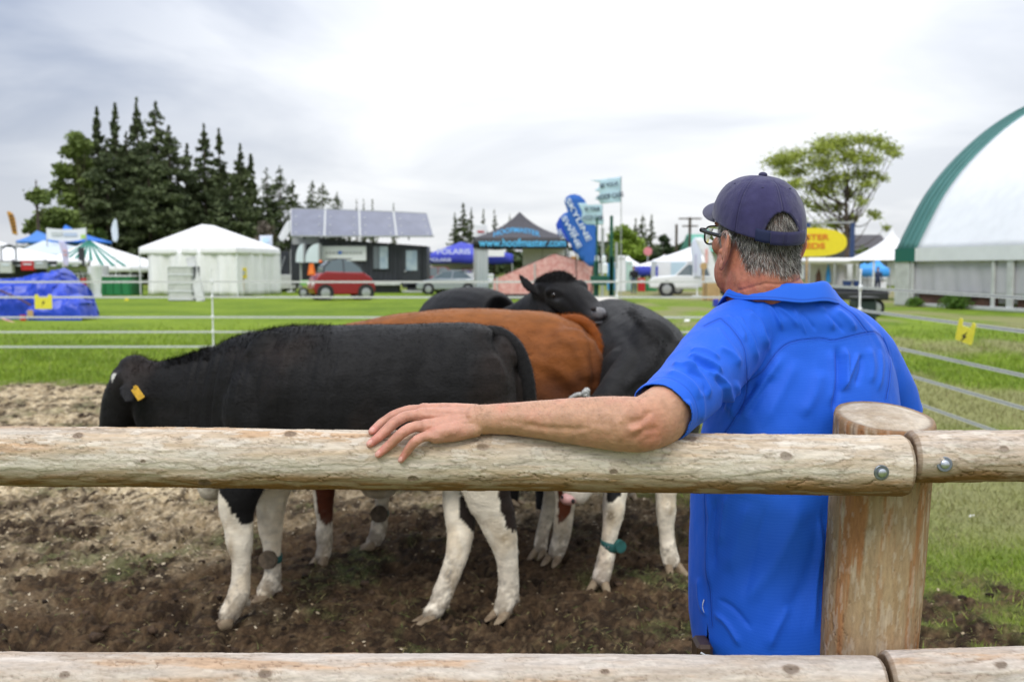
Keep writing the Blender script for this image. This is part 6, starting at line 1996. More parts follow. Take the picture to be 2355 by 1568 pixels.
broadleaf(1530, 532, 160, 22, 'small dark round tree right of the middle conifers', 1600, 8, .05, ((.02, .035, .014), (.05, .075, .028)), leaf=.32)
broadleaf(1480, 550, 165, 34, 'dark leafy mass below the middle conifers', 2200, 9, .02, ((.02, .035, .014), (.05, .075, .028)), leaf=.34)
broadleaf(1568, 550, 165, 26, 'low dark hedge-like tree left of the utility pole', 1500, 10, .02, ((.022, .04, .012), (.05, .08, .025)), leaf=.32)
broadleaf(1995, 545, 80, 30, 'green bush beside the dark-roofed house', 1700, 11, .02, ((.06, .09, .015), (.15, .21, .04)), leaf=.22)
rng = np.random.default_rng(9); n = 26000
x = rng.uniform(-260, 260, n); hh = 5 + 7 * fbm(np.stack([x, x * 0, x * 0], 1), .035, 4, 3)
P = np.stack([x, 330 + rng.normal(0, 5, n), rng.random(n) ** .8 * hh], 1)
V, F = leaf_quads(P, rng.uniform(.8, 1.7, n), rng, .7)
mesh_obj('distant_treeline', V, F, m_leaf, col=np.repeat(mixv((.03, .05, .02), (.07, .10, .04), fbm(P, .08, 3, 4)), 4, 0), kind='stuff')
m_white = M('white_canvas', (.84, .83, .83), rough=.75, var=.03, vscale=3, dirt=.06, dirtcol=(.5, .48, .42))
m_white2 = M('white_vinyl', (.78, .79, .81), rough=.5, var=.04, vscale=2)
m_wpaint = M('white_paint', (.78, .79, .80), rough=.35)
m_grey = M('grey_paint', (.36, .37, .37), rough=.6, var=.12, vscale=3)
m_lgrey = M('light_grey_panel', (.55, .56, .54), rough=.6, var=.1, vscale=3, dirt=.25)
m_dark = M('dark_steel', (.022, .025, .032), rough=.5, var=.2, vscale=2)
m_blk = M('black_plastic', (.015, .016, .018), rough=.5)
m_tarp = M('blue_tarpaulin', (.012, .052, .50), rough=.38, var=.14, vscale=3, spec=.5)
m_royal = M('royal_blue_cloth', (.012, .07, .50), rough=.7, var=.05)
m_flag = M('flag_blue_cloth', (.022, .125, .48), rough=.7, var=.06)
m_ltblue = M('light_blue_cloth', (.48, .66, .76), rough=.75)
m_skyb = M('sky_blue_canopy', (.04, .30, .72), rough=.7)
m_viol = M('violet_blue_canopy', (.035, .05, .42), rough=.7, var=.1, vscale=1)
m_green2 = M('green_box_paint', (.018, .20, .065), rough=.5, var=.12, vscale=3)
m_dgreen = M('dark_green_steel', (.008, .085, .055), rough=.5, var=.15, vscale=4)
m_gstripe = M('green_stripe', (.012, .17, .12), rough=.7)
m_red = M('red_car_paint', (.27, .008, .014), rough=.22, spec=.7)
m_redc = M('red_cloth', (.45, .012, .015), rough=.7, var=.1, vscale=3)
m_pink = M('salmon_canvas', (.66, .27, .25), rough=.75, col2=(.80, .47, .44), vscale=5.5, detail=5)
m_char = M('charcoal_canopy', (.060, .057, .066), rough=.75, var=.08)
m_cyan = M('cyan_print', (.10, .52, .85), rough=.6)
m_navy = M('navy_print', (.02, .035, .08), rough=.6)
m_wprint = M('white_print', (.68, .74, .85), rough=.6)
m_glass = M('window_glass', (.09, .12, .13), rough=.08, spec=.9)
m_pane = M('pale_window', (.42, .50, .53), rough=.15, spec=.8, col2=(.25, .34, .42), vscale=1.5)
m_tyre = M('tyre_rubber', (.02, .02, .02), rough=.8)
m_rim = M('wheel_rim', (.45, .46, .48), rough=.35, metal=.6)
m_silver = M('silver_paint', (.42, .45, .48), rough=.25, metal=.45)
m_solar = M('solar_panel_back', (.17, .18, .235), rough=.35, var=.12, vscale=1.2)
m_orange = M('orange_sign', (.85, .16, .02), rough=.5)
m_lamp = M('lamp_glass', (.7, .62, .6), rough=.2)
m_yellow = M('yellow_board', (.85, .68, .02), rough=.5, var=.03)
m_redpr = M('orange_red_print', (.75, .17, .02), rough=.6)
m_wood = M('pale_wood', (.50, .33, .16), rough=.7, var=.15, vscale=8, stretch=(1, 1, .3))
m_bluep = M('blue_steel', (.03, .06, .16), rough=.5)
m_wallg = M('grey_tent_wall', (.50, .485, .51), rough=.7, var=.06, vscale=1.5)
m_teal = M('teal_roof_trim', (.070, .20, .185), rough=.65, var=.08, vscale=1.2)
m_teal2 = M('dark_teal_valance', (.010, .13, .10), rough=.65)
m_roofg = M('grey_shingle', (.085, .08, .085), rough=.9, var=.2, vscale=6)
m_mint = M('green_metal_roof', (.09, .33, .24), rough=.6)
m_brown = M('brown_board', (.10, .05, .03), rough=.8, var=.3, vscale=5)
m_gold = M('amber_flag', (.52, .25, .03), rough=.7)
m_lav = M('lavender_flag', (.50, .55, .82), rough=.7, col2=(.62, .52, .68), vscale=2)
m_denim = M('denim', (.06, .09, .15), rough=.8)
m_skin2 = M('far_skin', (.45, .25, .17), rough=.6)
m_galv = M('galvanised_pole', (.45, .46, .46), rough=.4, metal=.4)
def drape(parent, name, a, b, z0, z1, mat, amp=.10, folds=9, seed=0, flare=.0, n=70, m=10):
    """cloth wall from a to b (x,y), z0..z1, with hanging folds"""
    a = np.asarray(a, float); b = np.asarray(b, float); d = b - a; L = np.linalg.norm(d); d /= L; nr_ = np.array((d[1], -d[0]))
    rng = np.random.default_rng(seed)
    ph = rng.uniform(0, 6, 3)
    P = np.zeros((n, m, 3))
    for i in range(n):
        t = i / (n - 1)
        for j in range(m):
            v = j / (m - 1)           # 0 top
            w = amp * (math.sin(t * folds * 6.28 + ph[0] + v) * .5 + .3 * math.sin(t * folds * 2.3 * 6.28 + ph[1] - 1.5 * v) + .4 * math.sin(t * folds * .4 * 6.28 + ph[2])) * (.25 + .75 * v)
            q = a + d * t * L + nr_ * (w + flare * v)
            P[i, j] = (q[0], q[1], z1 + (z0 - z1) * v + (.03 * math.sin(t * 20 + ph[1]) if j == m - 1 else 0))
    mb = MB(); mb.grid(P)
    o = mb.build(name, mat, parent, smooth=True)
    s = o.modifiers.new('t', 'SOLIDIFY'); s.thickness = .02
    return o
def pole(parent, name, a, b, r, mat, seg=8):
    mb = MB(); mb.cyl(a, b, r, seg); o = mb.build(name, mat, parent); auto_smooth(o); return o
def flagsheet(parent, name, pts, Y, mat, th=.02, wave=.12, axis=0, n=None):
    """cloth outline in frame coordinates at depth Y, slightly wavy, with thickness"""
    P = np.array([W(x, y, Y) for x, y in pts])
    x0, x1 = P[:, 0].min(), P[:, 0].max(); z0, z1 = P[:, 2].min(), P[:, 2].max()
    me = bpy.data.meshes.new('t'); me.from_pydata([tuple(p) for p in P], [], [list(range(len(P)))])
    import bmesh
    bm = bmesh.new(); bm.from_mesh(me)
    for k in range(1, 12):
        z = z0 + (z1 - z0) * k / 12
        g_ = bm.verts[:] + bm.edges[:] + bm.faces[:]
        bmesh.ops.bisect_plane(bm, geom=g_, plane_co=(0, 0, z), plane_no=(0, 0, 1))
    for k in range(1, 9):
        x = x0 + (x1 - x0) * k / 9
        g_ = bm.verts[:] + bm.edges[:] + bm.faces[:]
        bmesh.ops.bisect_plane(bm, geom=g_, plane_co=(x, 0, 0), plane_no=(1, 0, 0))
    base = ORG[parent.name]
    for v in bm.verts:
        v.co.y += wave * math.sin((v.co.x - x0) * 5 + v.co.z * 1.5)
        v.co.x -= base[0]; v.co.y -= base[1]; v.co.z -= base[2]
    bm.to_mesh(me); bm.free()
    me.name = name
    o = link_mesh(me, name, mat, parent)
    me.polygons.foreach_set('use_smooth', np.ones(len(me.polygons), dtype=bool))
    s = o.modifiers.new('t', 'SOLIDIFY'); s.thickness = th; s.offset = 0
    return o
def grd(x, y, Y): return np.array((W(x, y, Y)[0], Y, 0.0))
def wheel(parent, c, r, w, yaw):
    ax = np.array((-math.sin(yaw), math.cos(yaw), 0))
    mb = MB(); mb.tube([c - ax * w / 2, c - ax * w * .42, c + ax * w * .42, c + ax * w / 2], [r * .9, r, r, r * .9], 22)
    o = mb.build('wheel', m_tyre, parent); auto_smooth(o)
    mb = MB(); mb.tube([c - ax * w * .53, c - ax * w * .50], [r * .50, r * .62], 16); mb.tube([c + ax * w * .50, c + ax * w * .53], [r * .62, r * .50], 16)
    for k in range(5):
        t = k * 2 * math.pi / 5; u_ = np.array((math.cos(yaw) * math.cos(t), math.sin(yaw) * math.cos(t), math.sin(t)))
    rr = mb.build('rim', m_rim, o); auto_smooth(rr)
def car(name, label, cat, loc, yaw, prof, cab, W0, paint, wheels, wr0, group=None, glass=m_glass, cabw=.86, lights=None, roofmat=None, bev=.06):
    """prof/cab: side outlines (x forward, z); W0 width"""
    t = thing(name, label, cat, loc, group)
    f = np.array((math.cos(yaw), math.sin(yaw), 0)); s = np.array((-math.sin(yaw), math.cos(yaw), 0)); L0 = np.asarray(loc, float)
    def pr(p, w, off=0): return np.array([L0 + f * x + np.array((0, 0, z)) - s * w / 2 for x, z in p]), s * w
    mb = MB(); P, e = pr(prof, W0); mb.prism(P, e)
    o = mb.build('body', paint, t)
    b = o.modifiers.new('b', 'BEVEL'); b.width = bev; b.segments = 3; b.limit_method = 'ANGLE'; b.angle_limit = math.radians(25)
    auto_smooth(o, 50)
    zc = [z for _, z in cab]; zmin, zmax = min(zc), max(zc)
    V = []; 
    for sg in (-1, 1):
        for x, z in cab:
            k = (z - zmin) / (zmax - zmin)
            V.append(L0 + f * x + np.array((0, 0, z)) + s * sg * W0 / 2 * (1 - (1 - cabw) * k - .03))
    n = len(cab)
    mb = MB(); mb.add(V, [list(range(n))[::-1], [n + i for i in range(n)]] + [[i, (i + 1) % n, n + (i + 1) % n, n + i] for i in range(n)])
    g = mb.build('windows', glass, t)
    b = g.modifiers.new('b', 'BEVEL'); b.width = .04; b.segments = 2
    mb = MB()
    top = [(x, z) for x, z in cab if z > zmax - .14]
    xs = [x for x, _ in top]
    mb.box(L0 + f * ((min(xs) + max(xs)) / 2) + np.array((0, 0, zmax)), ((max(xs) - min(xs)) * 1.02, W0 * cabw * .96, .05), np.stack([f, s, (0, 0, 1)], 1), .02)
    mb.build('roof', roofmat or paint, t)
    for x in (cab[0][0], cab[len(cab) // 2 - 1][0]): pass
    for sg in (-1, 1):
        for (xa, za), (xb, zb) in zip(cab, cab[1:] + cab[:1]):
            if abs(za - zb) > .2:
                ka, kb = (za - zmin) / (zmax - zmin), (zb - zmin) / (zmax - zmin)
                mb = MB(); mb.tube([L0 + f * xa + np.array((0, 0, za)) + s * sg * W0 / 2 * (1 - (1 - cabw) * ka - .02), L0 + f * xb + np.array((0, 0, zb)) + s * sg * W0 / 2 * (1 - (1 - cabw) * kb - .02)], .035, 6); mb.build('pillar', roofmat or paint, t)
        xm = (cab[0][0] + cab[-1][0]) / 2
        mb = MB(); mb.tube([L0 + f * xm + np.array((0, 0, zmin)) + s * sg * W0 / 2 * .975, L0 + f * xm + np.array((0, 0, zmax)) + s * sg * W0 / 2 * (cabw - .01)], .03, 6); mb.build('pillar', roofmat or paint, t)
    for x in wheels:
        for sg in (-1, 1):
            wheel(t, L0 + f * x + s * sg * (W0 / 2 - .09) + np.array((0, 0, wr0)), wr0, .2, yaw)
            mb = MB(); c = L0 + f * x + s * sg * (W0 / 2 - .02) + np.array((0, 0, wr0 + .01)); mb.tube([c - s * .04 * sg, c + s * .028 * sg], wr0 * 1.16, 20); mb.build('wheel_arch', m_blk, t)
    for (x, z, r, mm) in (lights or []):
        for sg in (-1, 1):
            mb = MB(); c = L0 + f * x + s * sg * W0 * .34 + np.array((0, 0, z)); mb.ball(c, (r, r, r), None, 12, 8); mb.build('headlight' if x > 0 else 'tail_light', mm, t, smooth=True)
    return t
A0 = grd(304, 0, 60.5); B0 = grd(532, 0, 58); C0 = grd(633, 0, 64); D0 = A0 + (C0 - B0)
zE = W(532, 572, 58)[2]; zR = W(464, 516, 61)[2]
t = thing('marquee', 'white marquee with draped side walls and hipped roof', 'tent', (A0 + C0) / 2, None)
R1 = W(464, 516, 61.0); R2 = W(492, 519, 62.0)
mb = MB()
ze = zE + .12
E = [np.array((p[0], p[1], ze)) for p in (A0, B0, C0, D0)]
mb.add([*E, R1, R2], [(0, 1, 5, 4), (1, 2, 5), (2, 3, 4, 5), (3, 0, 4)])
mb.build('roof', m_white, t)
for (p, q), sd in (((A0, B0), 1), ((B0, C0), 2), ((C0, D0), 3), ((D0, A0), 4)):
    drape(t, 'valance', p[:2], q[:2], zE - .28, zE + .12, m_white, .02, 14, sd, .04, 60, 4)
sw = A0[:2] + (B0 - A0)[:2] * .075
drape(t, 'side_wall', sw + (0, .06), B0[:2] + (-.03, .06), .02, zE, m_white, .34, 4, 5, .05)
drape(t, 'side_wall', B0[:2] + (-.05, .08), C0[:2] + (-.05, 0), .02, zE, m_white, .26, 5, 6, .02)
drape(t, 'side_wall', C0[:2], D0[:2], .02, zE, m_white, .1, 8, 7)
for p in (A0, B0, C0, D0, (A0 + B0) / 2 + (0, .2, 0)):
    pole(t, 'leg', (p[0], p[1] + .08, 0), (p[0], p[1] + .08, zE), .04, m_wpaint)
c = W(559, 628, 58.9); s_ = thing('notice_sign', 'small yellow notice sign on the side wall of the white marquee', 'sign', c)
mb = MB(); mb.box(c, (.42, .05, .62), None, .01); mb.build('board', m_yellow, s_); mb = MB(); mb.box(c + (0.02, -.035, .02), (.24, .02, .26)); mb.build('print', m_lgrey, s_)
pole(s_, 'stake', (c[0], c[1] + .06, 0), (c[0], c[1] + .06, c[2]), .03, m_wood)
c = grd(400, 0, 49.5)
t = thing('metal_cabinet', 'tall pale grey cabinet with shelves in front of the white marquee', 'cabinet', c)
a = W(371, 693, 49.5); b = W(429, 612, 49.5); wd = b[0] - a[0]; ht = b[2]
mb = MB(); mb.box((c[0], 49.9, ht / 2), (wd, .8, ht), None, .02); mb.build('body', m_grey, t)
for k in range(4):
    mb = MB(); mb.box((c[0] - .02, 49.48, ht * (.16 + .235 * k)), (wd * .86, .05, ht * .20), None, .01); mb.build('drawer', m_lgrey, t)
for k in range(5):
    mb = MB(); mb.box((c[0], 49.46, ht * (.045 + .235 * k)), (wd * .96, .08, .05)); mb.build('shelf_edge', m_white2, t)
mb = MB(); mb.box((c[0] + wd * .5 + .03, 49.9, ht / 2), (.06, .78, ht * .98)); mb.build('side_panel', m_dark, t)
p0, p1 = W(462, 694, 49.2), W(438, 592, 49.9)
t = thing('grey_board', 'long grey board leaning against the cabinet', 'board', (p0[0], p0[1], 0))
mb = MB(); d = p1 - p0; L = np.linalg.norm(d); d /= L; s_, u_, _ = frame_of(d, (0, 1, 0)); mb.box((p0 + p1) / 2, (.46, .05, L), np.stack([s_, u_, d], 1), .01); mb.build('board', m_grey, t)
mb = MB(); mb.box((p0 + p1) / 2 + u_ * (-.03), (.40, .02, L * .96), np.stack([s_, u_, d], 1)); mb.build('facing', m_lgrey, t)
c = grd(60, 0, 32.5)
t = thing('tarpaulin_heap', 'heap covered with a crumpled blue tarpaulin at far left', 'tarpaulin', c)
def heap(x_px, top_px, y0, dep, seed, name):
    rng = np.random.default_rng(seed)
    n, m = 120, 46
    xs = np.linspace(x_px[0], x_px[-1], n); tp = np.interp(xs, x_px, top_px)
    P = np.zeros((n, m, 3))
    for i in range(n):
        top = W(xs[i], tp[i], y0 + dep * .5)
        for j in range(m):
            a = math.pi * j / (m - 1)
            e = .62
            cy_ = -math.copysign(abs(math.cos(a)) ** e, math.cos(a)); sz = abs(math.sin(a)) ** .7
            P[i, j] = (W(xs[i], 700, y0)[0], y0 + dep * .5 + cy_ * dep * .5, top[2] * sz)
    Q = P.reshape(-1, 3)
    rid = 1 - np.abs(2 * fbm(Q * np.array((.9, .9, 2.0)) + fbm(Q, 1.6, 2, seed)[:, None] * 1.8, 1.9, 4, seed) - 1)
    nn = Q - np.array((0, y0 + dep * .5, .2)); nn[:, 0] *= .1; nn /= np.linalg.norm(nn, axis=1)[:, None] + 1e-6
    Q = Q + nn * ((rid - .7) * .42)[:, None] * np.clip(Q[:, 2:3] * 2, .2, 1)
    Q[:, 2] = np.maximum(Q[:, 2], 0.0)
    mb = MB(); mb.grid(Q.reshape(n, m, 3)); return mb.build(name, m_tarp, t, smooth=True)
heap([-180, -100, 0, 30, 60, 96, 106, 114, 125, 138, 145, 150], [652, 648, 644, 640, 632, 624, 622, 632, 650, 654, 664, 712], 31.6, 2.6, 4, 'cover')
heap([60, 110, 145, 160, 172, 181, 186, 188], [700, 690, 682, 678, 682, 692, 704, 728], 30.9, 1.3, 9, 'cover')
mb = MB(); mb.tube(smooth_path([W(0, 668, 31.4), W(50, 690, 31.3), W(85, 712, 31.25), W(110, 728, 31.2)], 14), .03, 6); mb.build('rope', m_brown, t)
mb = MB(); mb.tube(smooth_path([W(0, 730, 31.0), W(20, 738, 30.4), W(45, 746, 29.5)], 10), .025, 6); mb.build('rope', m_pink, t)
for (x, y, Y, mm, lb) in ((46, 733, 30.8, m_redc, 'small red marker flag in the grass by the blue tarpaulin'), (63, 722, 30.8, m_wood, 'small tan marker tag by the blue tarpaulin'), (287, 692, 50, m_yellow, 'tiny yellow marker flag in the grass before the green box')):
    q = W(x, y, Y); tt_ = thing('marker_flag', lb, 'flag', (q[0], Y, 0))
    pole(tt_, 'stem', (q[0], Y, 0), (q[0], Y, q[2] + .1), .012, m_galv)
    mb = MB(); mb.box(q + (.09, 0, .02), (.18, .02, .2), None, .005); mb.build('pennant', mm, tt_)
def simple_box(name, label, cat, x0, y0, x1, y1, Y, d, mat, extra=None, base=True, bev=.03):
    a = W(x0, y1, Y); b = W(x1, y0, Y)
    t = thing(name, label, cat, ((a[0] + b[0]) / 2, Y + d / 2, 0))
    mb = MB(); z0 = 0 if base else a[2]
    mb.box(((a[0] + b[0]) / 2, Y + d / 2, (z0 + b[2]) / 2), (b[0] - a[0], d, b[2] - z0), None, bev); mb.build('body', mat, t)
    return t, a, b
t, a, b = simple_box('green_trough', 'long low green box left of the white marquee', 'box', 218, 636, 300, 676, 60, 2.0, m_green2)
mb = MB(); mb.box(((a[0] + b[0]) / 2, 61, b[2] + .02), (b[0] - a[0] + .08, 2.1, .10), None, .02); mb.build('rim', m_lgrey, t)
for k in range(5):
    mb = MB(); mb.box((a[0] + (b[0] - a[0]) * (.05 + .225 * k), 59.97, b[2] * .5), (.07, .08, b[2])); mb.build('rib', m_green2, t)
c = grd(199, 0, 58)
t = thing('white_barrel', 'large white tapered bin with a bag in it, left of the green box', 'bin', c)
h_ = W(199, 612, 58)[2]
mb = MB(); mb.tube([c, c + (0, 0, h_ * .12), c + (0, 0, h_ * .95), c + (0, 0, h_)], [.36, .30, .40, .43], 20); o = mb.build('barrel', m_white2, t); auto_smooth(o)
mb = MB(); mb.ball(c + (.05, 0, h_ + .05), (.30, .3, .22), None, 12, 8); mb.build('bag', m_white, t, smooth=True)
t, a, b = simple_box('grey_crate', 'grey crate behind the white bin', 'crate', 212, 610, 236, 640, 61.5, 1.0, m_lgrey)
mb = MB(); mb.box(((a[0] + b[0]) / 2, 61.45, b[2] - .1), ((b[0] - a[0]) * .9, .06, .08)); mb.build('rail', m_grey, t)
c = grd(174, 0, 59)
t = thing('red_cart', 'red hand cart standing by the white bin', 'cart', c)
mb = MB(); mb.box(c + (0, 0, .75), (.30, .5, .55), None, .05); mb.build('body', m_redc, t)
for s_ in (-.14, .14): wheel(t, c + np.array((s_, -.1, .20)), .20, .08, 0)
mb = MB(); mb.tube([c + (-.12, 0, .95), c + (-.3, 0, 1.5)], .03, 6); mb.build('handle', m_blk, t)
c = grd(150, 0, 57)
t = thing('grey_table', 'grey trestle table behind the blue tarpaulin', 'table', c)
mb = MB(); mb.box(c + (0, 0, 1.30), (1.2, 1.4, .06), None, .01); mb.build('table_top', m_grey, t)
for s_ in (-.5, .5):
    for q in (-.6, .6):
        pole(t, 'leg', c + np.array((s_, q, 0)), c + np.array((s_, q, 1.28)), .04, m_lgrey)
c = grd(50, 0, 54)
t = thing('black_stand', 'black framed trade stand behind the blue tarpaulin at far left', 'stand', c)
a, b = W(-60, 612, 54), W(106, 597, 54)
mb = MB(); mb.box(((a[0] + b[0]) / 2, 54.6, (a[2] + b[2]) / 2), (b[0] - a[0], 1.4, .22), None, .02); mb.build('crossbeam', m_blk, t)
for x in (-55, 30, 104):
    q = W(x, 600, 54.2); pole(t, 'post', (q[0], 54.2, 0), (q[0], 54.2, b[2]), .07, m_blk)
mb = MB(); mb.pbox(-60, 612, 104, 640, 55.3, .1); mb.build('back_panel', m_dark, t)
for (x0, y0, x1, y1, mm, lb, nm_, ct) in ((48, 600, 77, 622, m_redc, 'red sign box hanging in the black trade stand', 'sign_box', 'sign'), (-2, 602, 26, 628, m_lgrey, 'stack of pale boxes in the black trade stand', 'pale_carton', 'box'), (78, 598, 103, 618, m_grey, 'grey panel box at the right end of the black stand', 'grey_case', 'case')):
    q = W((x0 + x1) / 2, y1, 54.1); tt_ = thing(nm_, lb, ct, (q[0], 54.0, q[2]))
    mb = MB(); mb.pbox(x0, y0, x1, y1, 53.8, .35, .02); mb.build('box', mm, tt_)
    mb = MB(); mb.pbox(x0 + 5, y0 + 6, x1 - 5, y0 + 9, 53.77, .04); mb.build('stripe', m_wprint, tt_)
c = grd(20, 0, 55.6)
t = thing('loader_cab', 'grey framed machine cab standing behind the black stand at far left', 'machine', c)
a, b = W(3, 600, 55.6), W(38, 566, 55.6)
for x in (3, 37):
    q = W(x, 600, 55.6); pole(t, 'cab_post', (q[0], 55.6, 0), (q[0], 55.6, b[2]), .06, m_grey)
mb = MB(); mb.box(((a[0] + b[0]) / 2, 56.1, b[2]), (b[0] - a[0] + .1, 1.1, .12), None, .03); mb.build('cab_roof', m_grey, t)
mb = MB(); mb.box(((a[0] + b[0]) / 2, 56.1, 1.3), (b[0] - a[0], 1.0, 1.3), None, .05); mb.build('cab_body', m_white2, t)
mb = MB(); q = W(20, 573, 55.55); mb.tube([q + np.array((math.cos(k) * .3, 0, math.sin(k) * .22)) for k in np.linspace(0, math.pi, 12)], .05, 6); mb.build('roll_hoop', m_dark, t)
def canopy(name, label, cx0, cx1, yE, yP, Y, dep, mat, valm=None, vh=.35, legm=None, px_peak=None, group=None, concave=.35, walls=None, base_peak2=None):
    """pop-up or marquee roof: peak over a rectangle; cx0,cx1 frame edges of the near eave"""
    a, b = W(cx0, yE, Y), W(cx1, yE, Y); zE = (a[2] + b[2]) / 2
    pk = W(px_peak if px_peak is not None else (cx0 + cx1) / 2, yP, Y + dep / 2)
    t = thing(name, label, 'tent', ((a[0] + b[0]) / 2, Y + dep / 2, 0), group)
    x0, x1 = a[0], b[0]
    cs = [np.array((x0, Y, zE)), np.array((x1, Y, zE)), np.array((x1, Y + dep, zE)), np.array((x0, Y + dep, zE))]
    mb = MB()
    n = 9
    for k in range(4):
        p, q = cs[k], cs[(k + 1) % 4]
        P = np.zeros((n, n, 3))
        for i in range(n):
            for j in range(n):
                u = i / (n - 1); v = j / (n - 1)
                e = p * (1 - u) + q * u
                w = v
                P[i, j] = e * (1 - w) + pk * w
                hgt_ = (pk[2] - zE)
                P[i, j, 2] = zE + hgt_ * (w * (1 - concave) + concave * w ** 3)
        mb.grid(P)
    mb.build('roof', mat, t, smooth=False)
    for k in range(4):
        p, q = cs[k], cs[(k + 1) % 4]
        drape(t, 'valance', p[:2], q[:2], zE - vh, zE, valm or mat, .012, 5, k, .01, 24, 3)
    for p in cs:
        mb = MB(); mb.box((p[0] + (.06 if p[0] < pk[0] else -.06), p[1] + (.06 if p[1] < pk[1] else -.06), zE / 2), (.08, .08, zE)); mb.build('leg', legm or m_galv, t)
    return t, cs, zE, pk
canopy('white_tent', 'low white tent at the left edge of the picture', -70, 98, 598, 556, 66, 8, m_white, vh=.3, px_peak=0)
t, cs, zE, pk = canopy('striped_marquee', 'long white marquee with green roof stripes behind the bins', 70, 300, 612, 552, 74, 9, m_white, vh=.45, px_peak=205, concave=.1)
for k in range(9):
    u = (k + .5) / 9
    if k in (0,): continue
    e = cs[0] * (1 - u) + cs[1] * u
    P = np.array([e + (-.16, -.02, .02), e + (.16, -.02, .02), pk + (.05, 0, .03), pk + (-.05, 0, .03)])
    q2 = P.copy(); mid = (P[0] + P[3]) / 2; 
    mb = MB()
    g_ = np.zeros((7, 2, 3))
    for i in range(7):
        v = i / 6
        for j, (p_, q_) in enumerate(((P[0], P[3]), (P[1], P[2]))):
            w = p_ * (1 - v) + q_ * v; w[2] = zE + (pk[2] - zE) * (v * .9 + .1 * v ** 3) + .03
            g_[i, j] = w
    mb.grid(g_); o = mb.build('stripe', m_gstripe, t); s = o.modifiers.new('t', 'SOLIDIFY'); s.thickness = .02
mb = MB(); mb.pbox(135, 604, 180, 632, 75, .1); mb.build('green_wall', m_gstripe, t)
for (x0, x1, y0, y1, mm, lb) in ((198, 222, 606, 614, m_redc, 'red banner under the striped marquee roof'),):
    q = W(x0, y1, 73.9); tt_ = thing('banner', lb, 'banner', q); mb = MB(); mb.pbox(x0, y0, x1, y1, 73.8, .08); mb.build('cloth', mm, tt_); mb = MB(); mb.pbox(x0, y0 - 1.5, x1, y0, 73.8, .1); mb.build('pole', m_galv, tt_)
c = grd(184, 0, 72); t = thing('black_speaker_column', 'tall black column in front of the striped marquee', 'speaker', c)
mb = MB(); mb.pbox(180, 569, 189, 612, 72, .4, .03); mb.build('cabinet', m_blk, t); pole(t, 'stand', (c[0], 72.2, 0), (c[0], 72.2, 2.2), .05, m_blk)
canopy('pale_roof_tent', 'long pale grey roofed tent behind the left tents', 30, 190, 582, 553, 84, 8, M('pale_grey_roof', (.55, .62, .68), rough=.7), vh=.3, px_peak=100, concave=0)
canopy('blue_canopy', 'mid blue canopy tent under the bushy tree at left', 36, 122, 554, 530, 88, 6, M('mid_blue_canopy', (.06, .20, .55), rough=.7), vh=.2, px_peak=85)
canopy('blue_canopy', 'blue peaked canopy behind the hanging white banner at left', 112, 196, 552, 517, 90, 6, M('bright_blue_canopy', (.02, .16, .62), rough=.7), vh=.2, px_peak=150)
q = W(152, 556, 86); t = thing('white_banner', 'sagging white banner with faded print in front of the blue peak', 'banner', (q[0], 86, 0))
n = 24; P = np.zeros((n, 5, 3))
for i in range(n):
    u = i / (n - 1); x = 107 + 90 * u; sag = 5 * 4 * u * (1 - u)
    for j in range(5):
        v = j / 4; P[i, j] = W(x, 524 + sag * .7 + (25 + sag * .5) * v, 86)
mb = MB(); mb.grid(P); o = mb.build('banner_cloth', M('banner_print', (.70, .72, .74), rough=.7), t); s = o.modifiers.new('t', 'SOLIDIFY'); s.thickness = .03
mb = MB(); mb.pbox(146, 536, 176, 543, 85.9, .05); mb.build('faded_print', M('faded_blue_print', (.42, .50, .64), rough=.7), t)
mb = MB(); mb.pbox(118, 534, 142, 542, 85.9, .05); mb.build('faded_print', M('faded_grey_print', (.50, .53, .52), rough=.7), t)
mb = MB(); mb.pbox(186, 540, 196, 549, 85.9, .05); mb.build('green_corner', M('lime_print', (.35, .55, .12), rough=.7), t)
for x in (107, 197):
    q = W(x, 524, 86.1); pole(t, 'pole', (q[0], 86.1, 0), (q[0], 86.1, q[2]), .06, m_galv)
def feather(label, outline, Y, mat, polex, polebase, group, prints=None, pm=m_wpaint):
    q = W(polex, polebase, Y); t = thing('feather_flag', label, 'flag', (q[0], Y, 0), group)
    flagsheet(t, 'cloth', outline, Y, mat, .02, .06)
    top = min(outline, key=lambda p: p[1])
    tp = W(top[0], top[1], Y); pole(t, 'pole', (q[0], Y + .05, 0), (q[0] * .5 + tp[0] * .5, Y + .05, tp[2] * .6), .03, pm)
    mb = MB(); mb.cyl((q[0], Y + .05, 0), (q[0], Y + .05, .08), .3, 12); mb.build('base', pm, t)
    for (x0, y0, x1, y1, mm) in (prints or []):
        mb = MB(); mb.pbox(x0, y0, x1, y1, Y - .10, .03); mb.build('print', mm, t)
    return t
feather('amber feather flag with dark lettering at the far left edge', [(15, 487), (22, 486), (30, 491), (35, 502), (38, 518), (41, 541), (28, 538), (24, 520), (19, 500)], 80, m_gold, 36, 552, 'feather flags', [(21 + k * 1.9, 495 + k * 8, 31 + k * 1.5, 499 + k * 8, m_brown) for k in range(5)])
feather('pale lavender feather flag in front of the striped marquee', [(135, 553), (145, 554), (153, 562), (157, 580), (158, 614), (148, 613), (143, 585)], 64, m_lav, 152, 640, 'feather flags', [(145, 575, 153, 578, m_pink), (146, 584, 154, 587, m_pink)])
feather('white feather flag on a thin pole before the conifers', [(258, 512), (263, 503), (268, 507), (270, 525), (271, 548), (267, 558), (260, 554), (257, 540), (255, 528)], 66, M('pale_flag', (.66, .72, .84), rough=.7), 266, 640, 'feather flags')
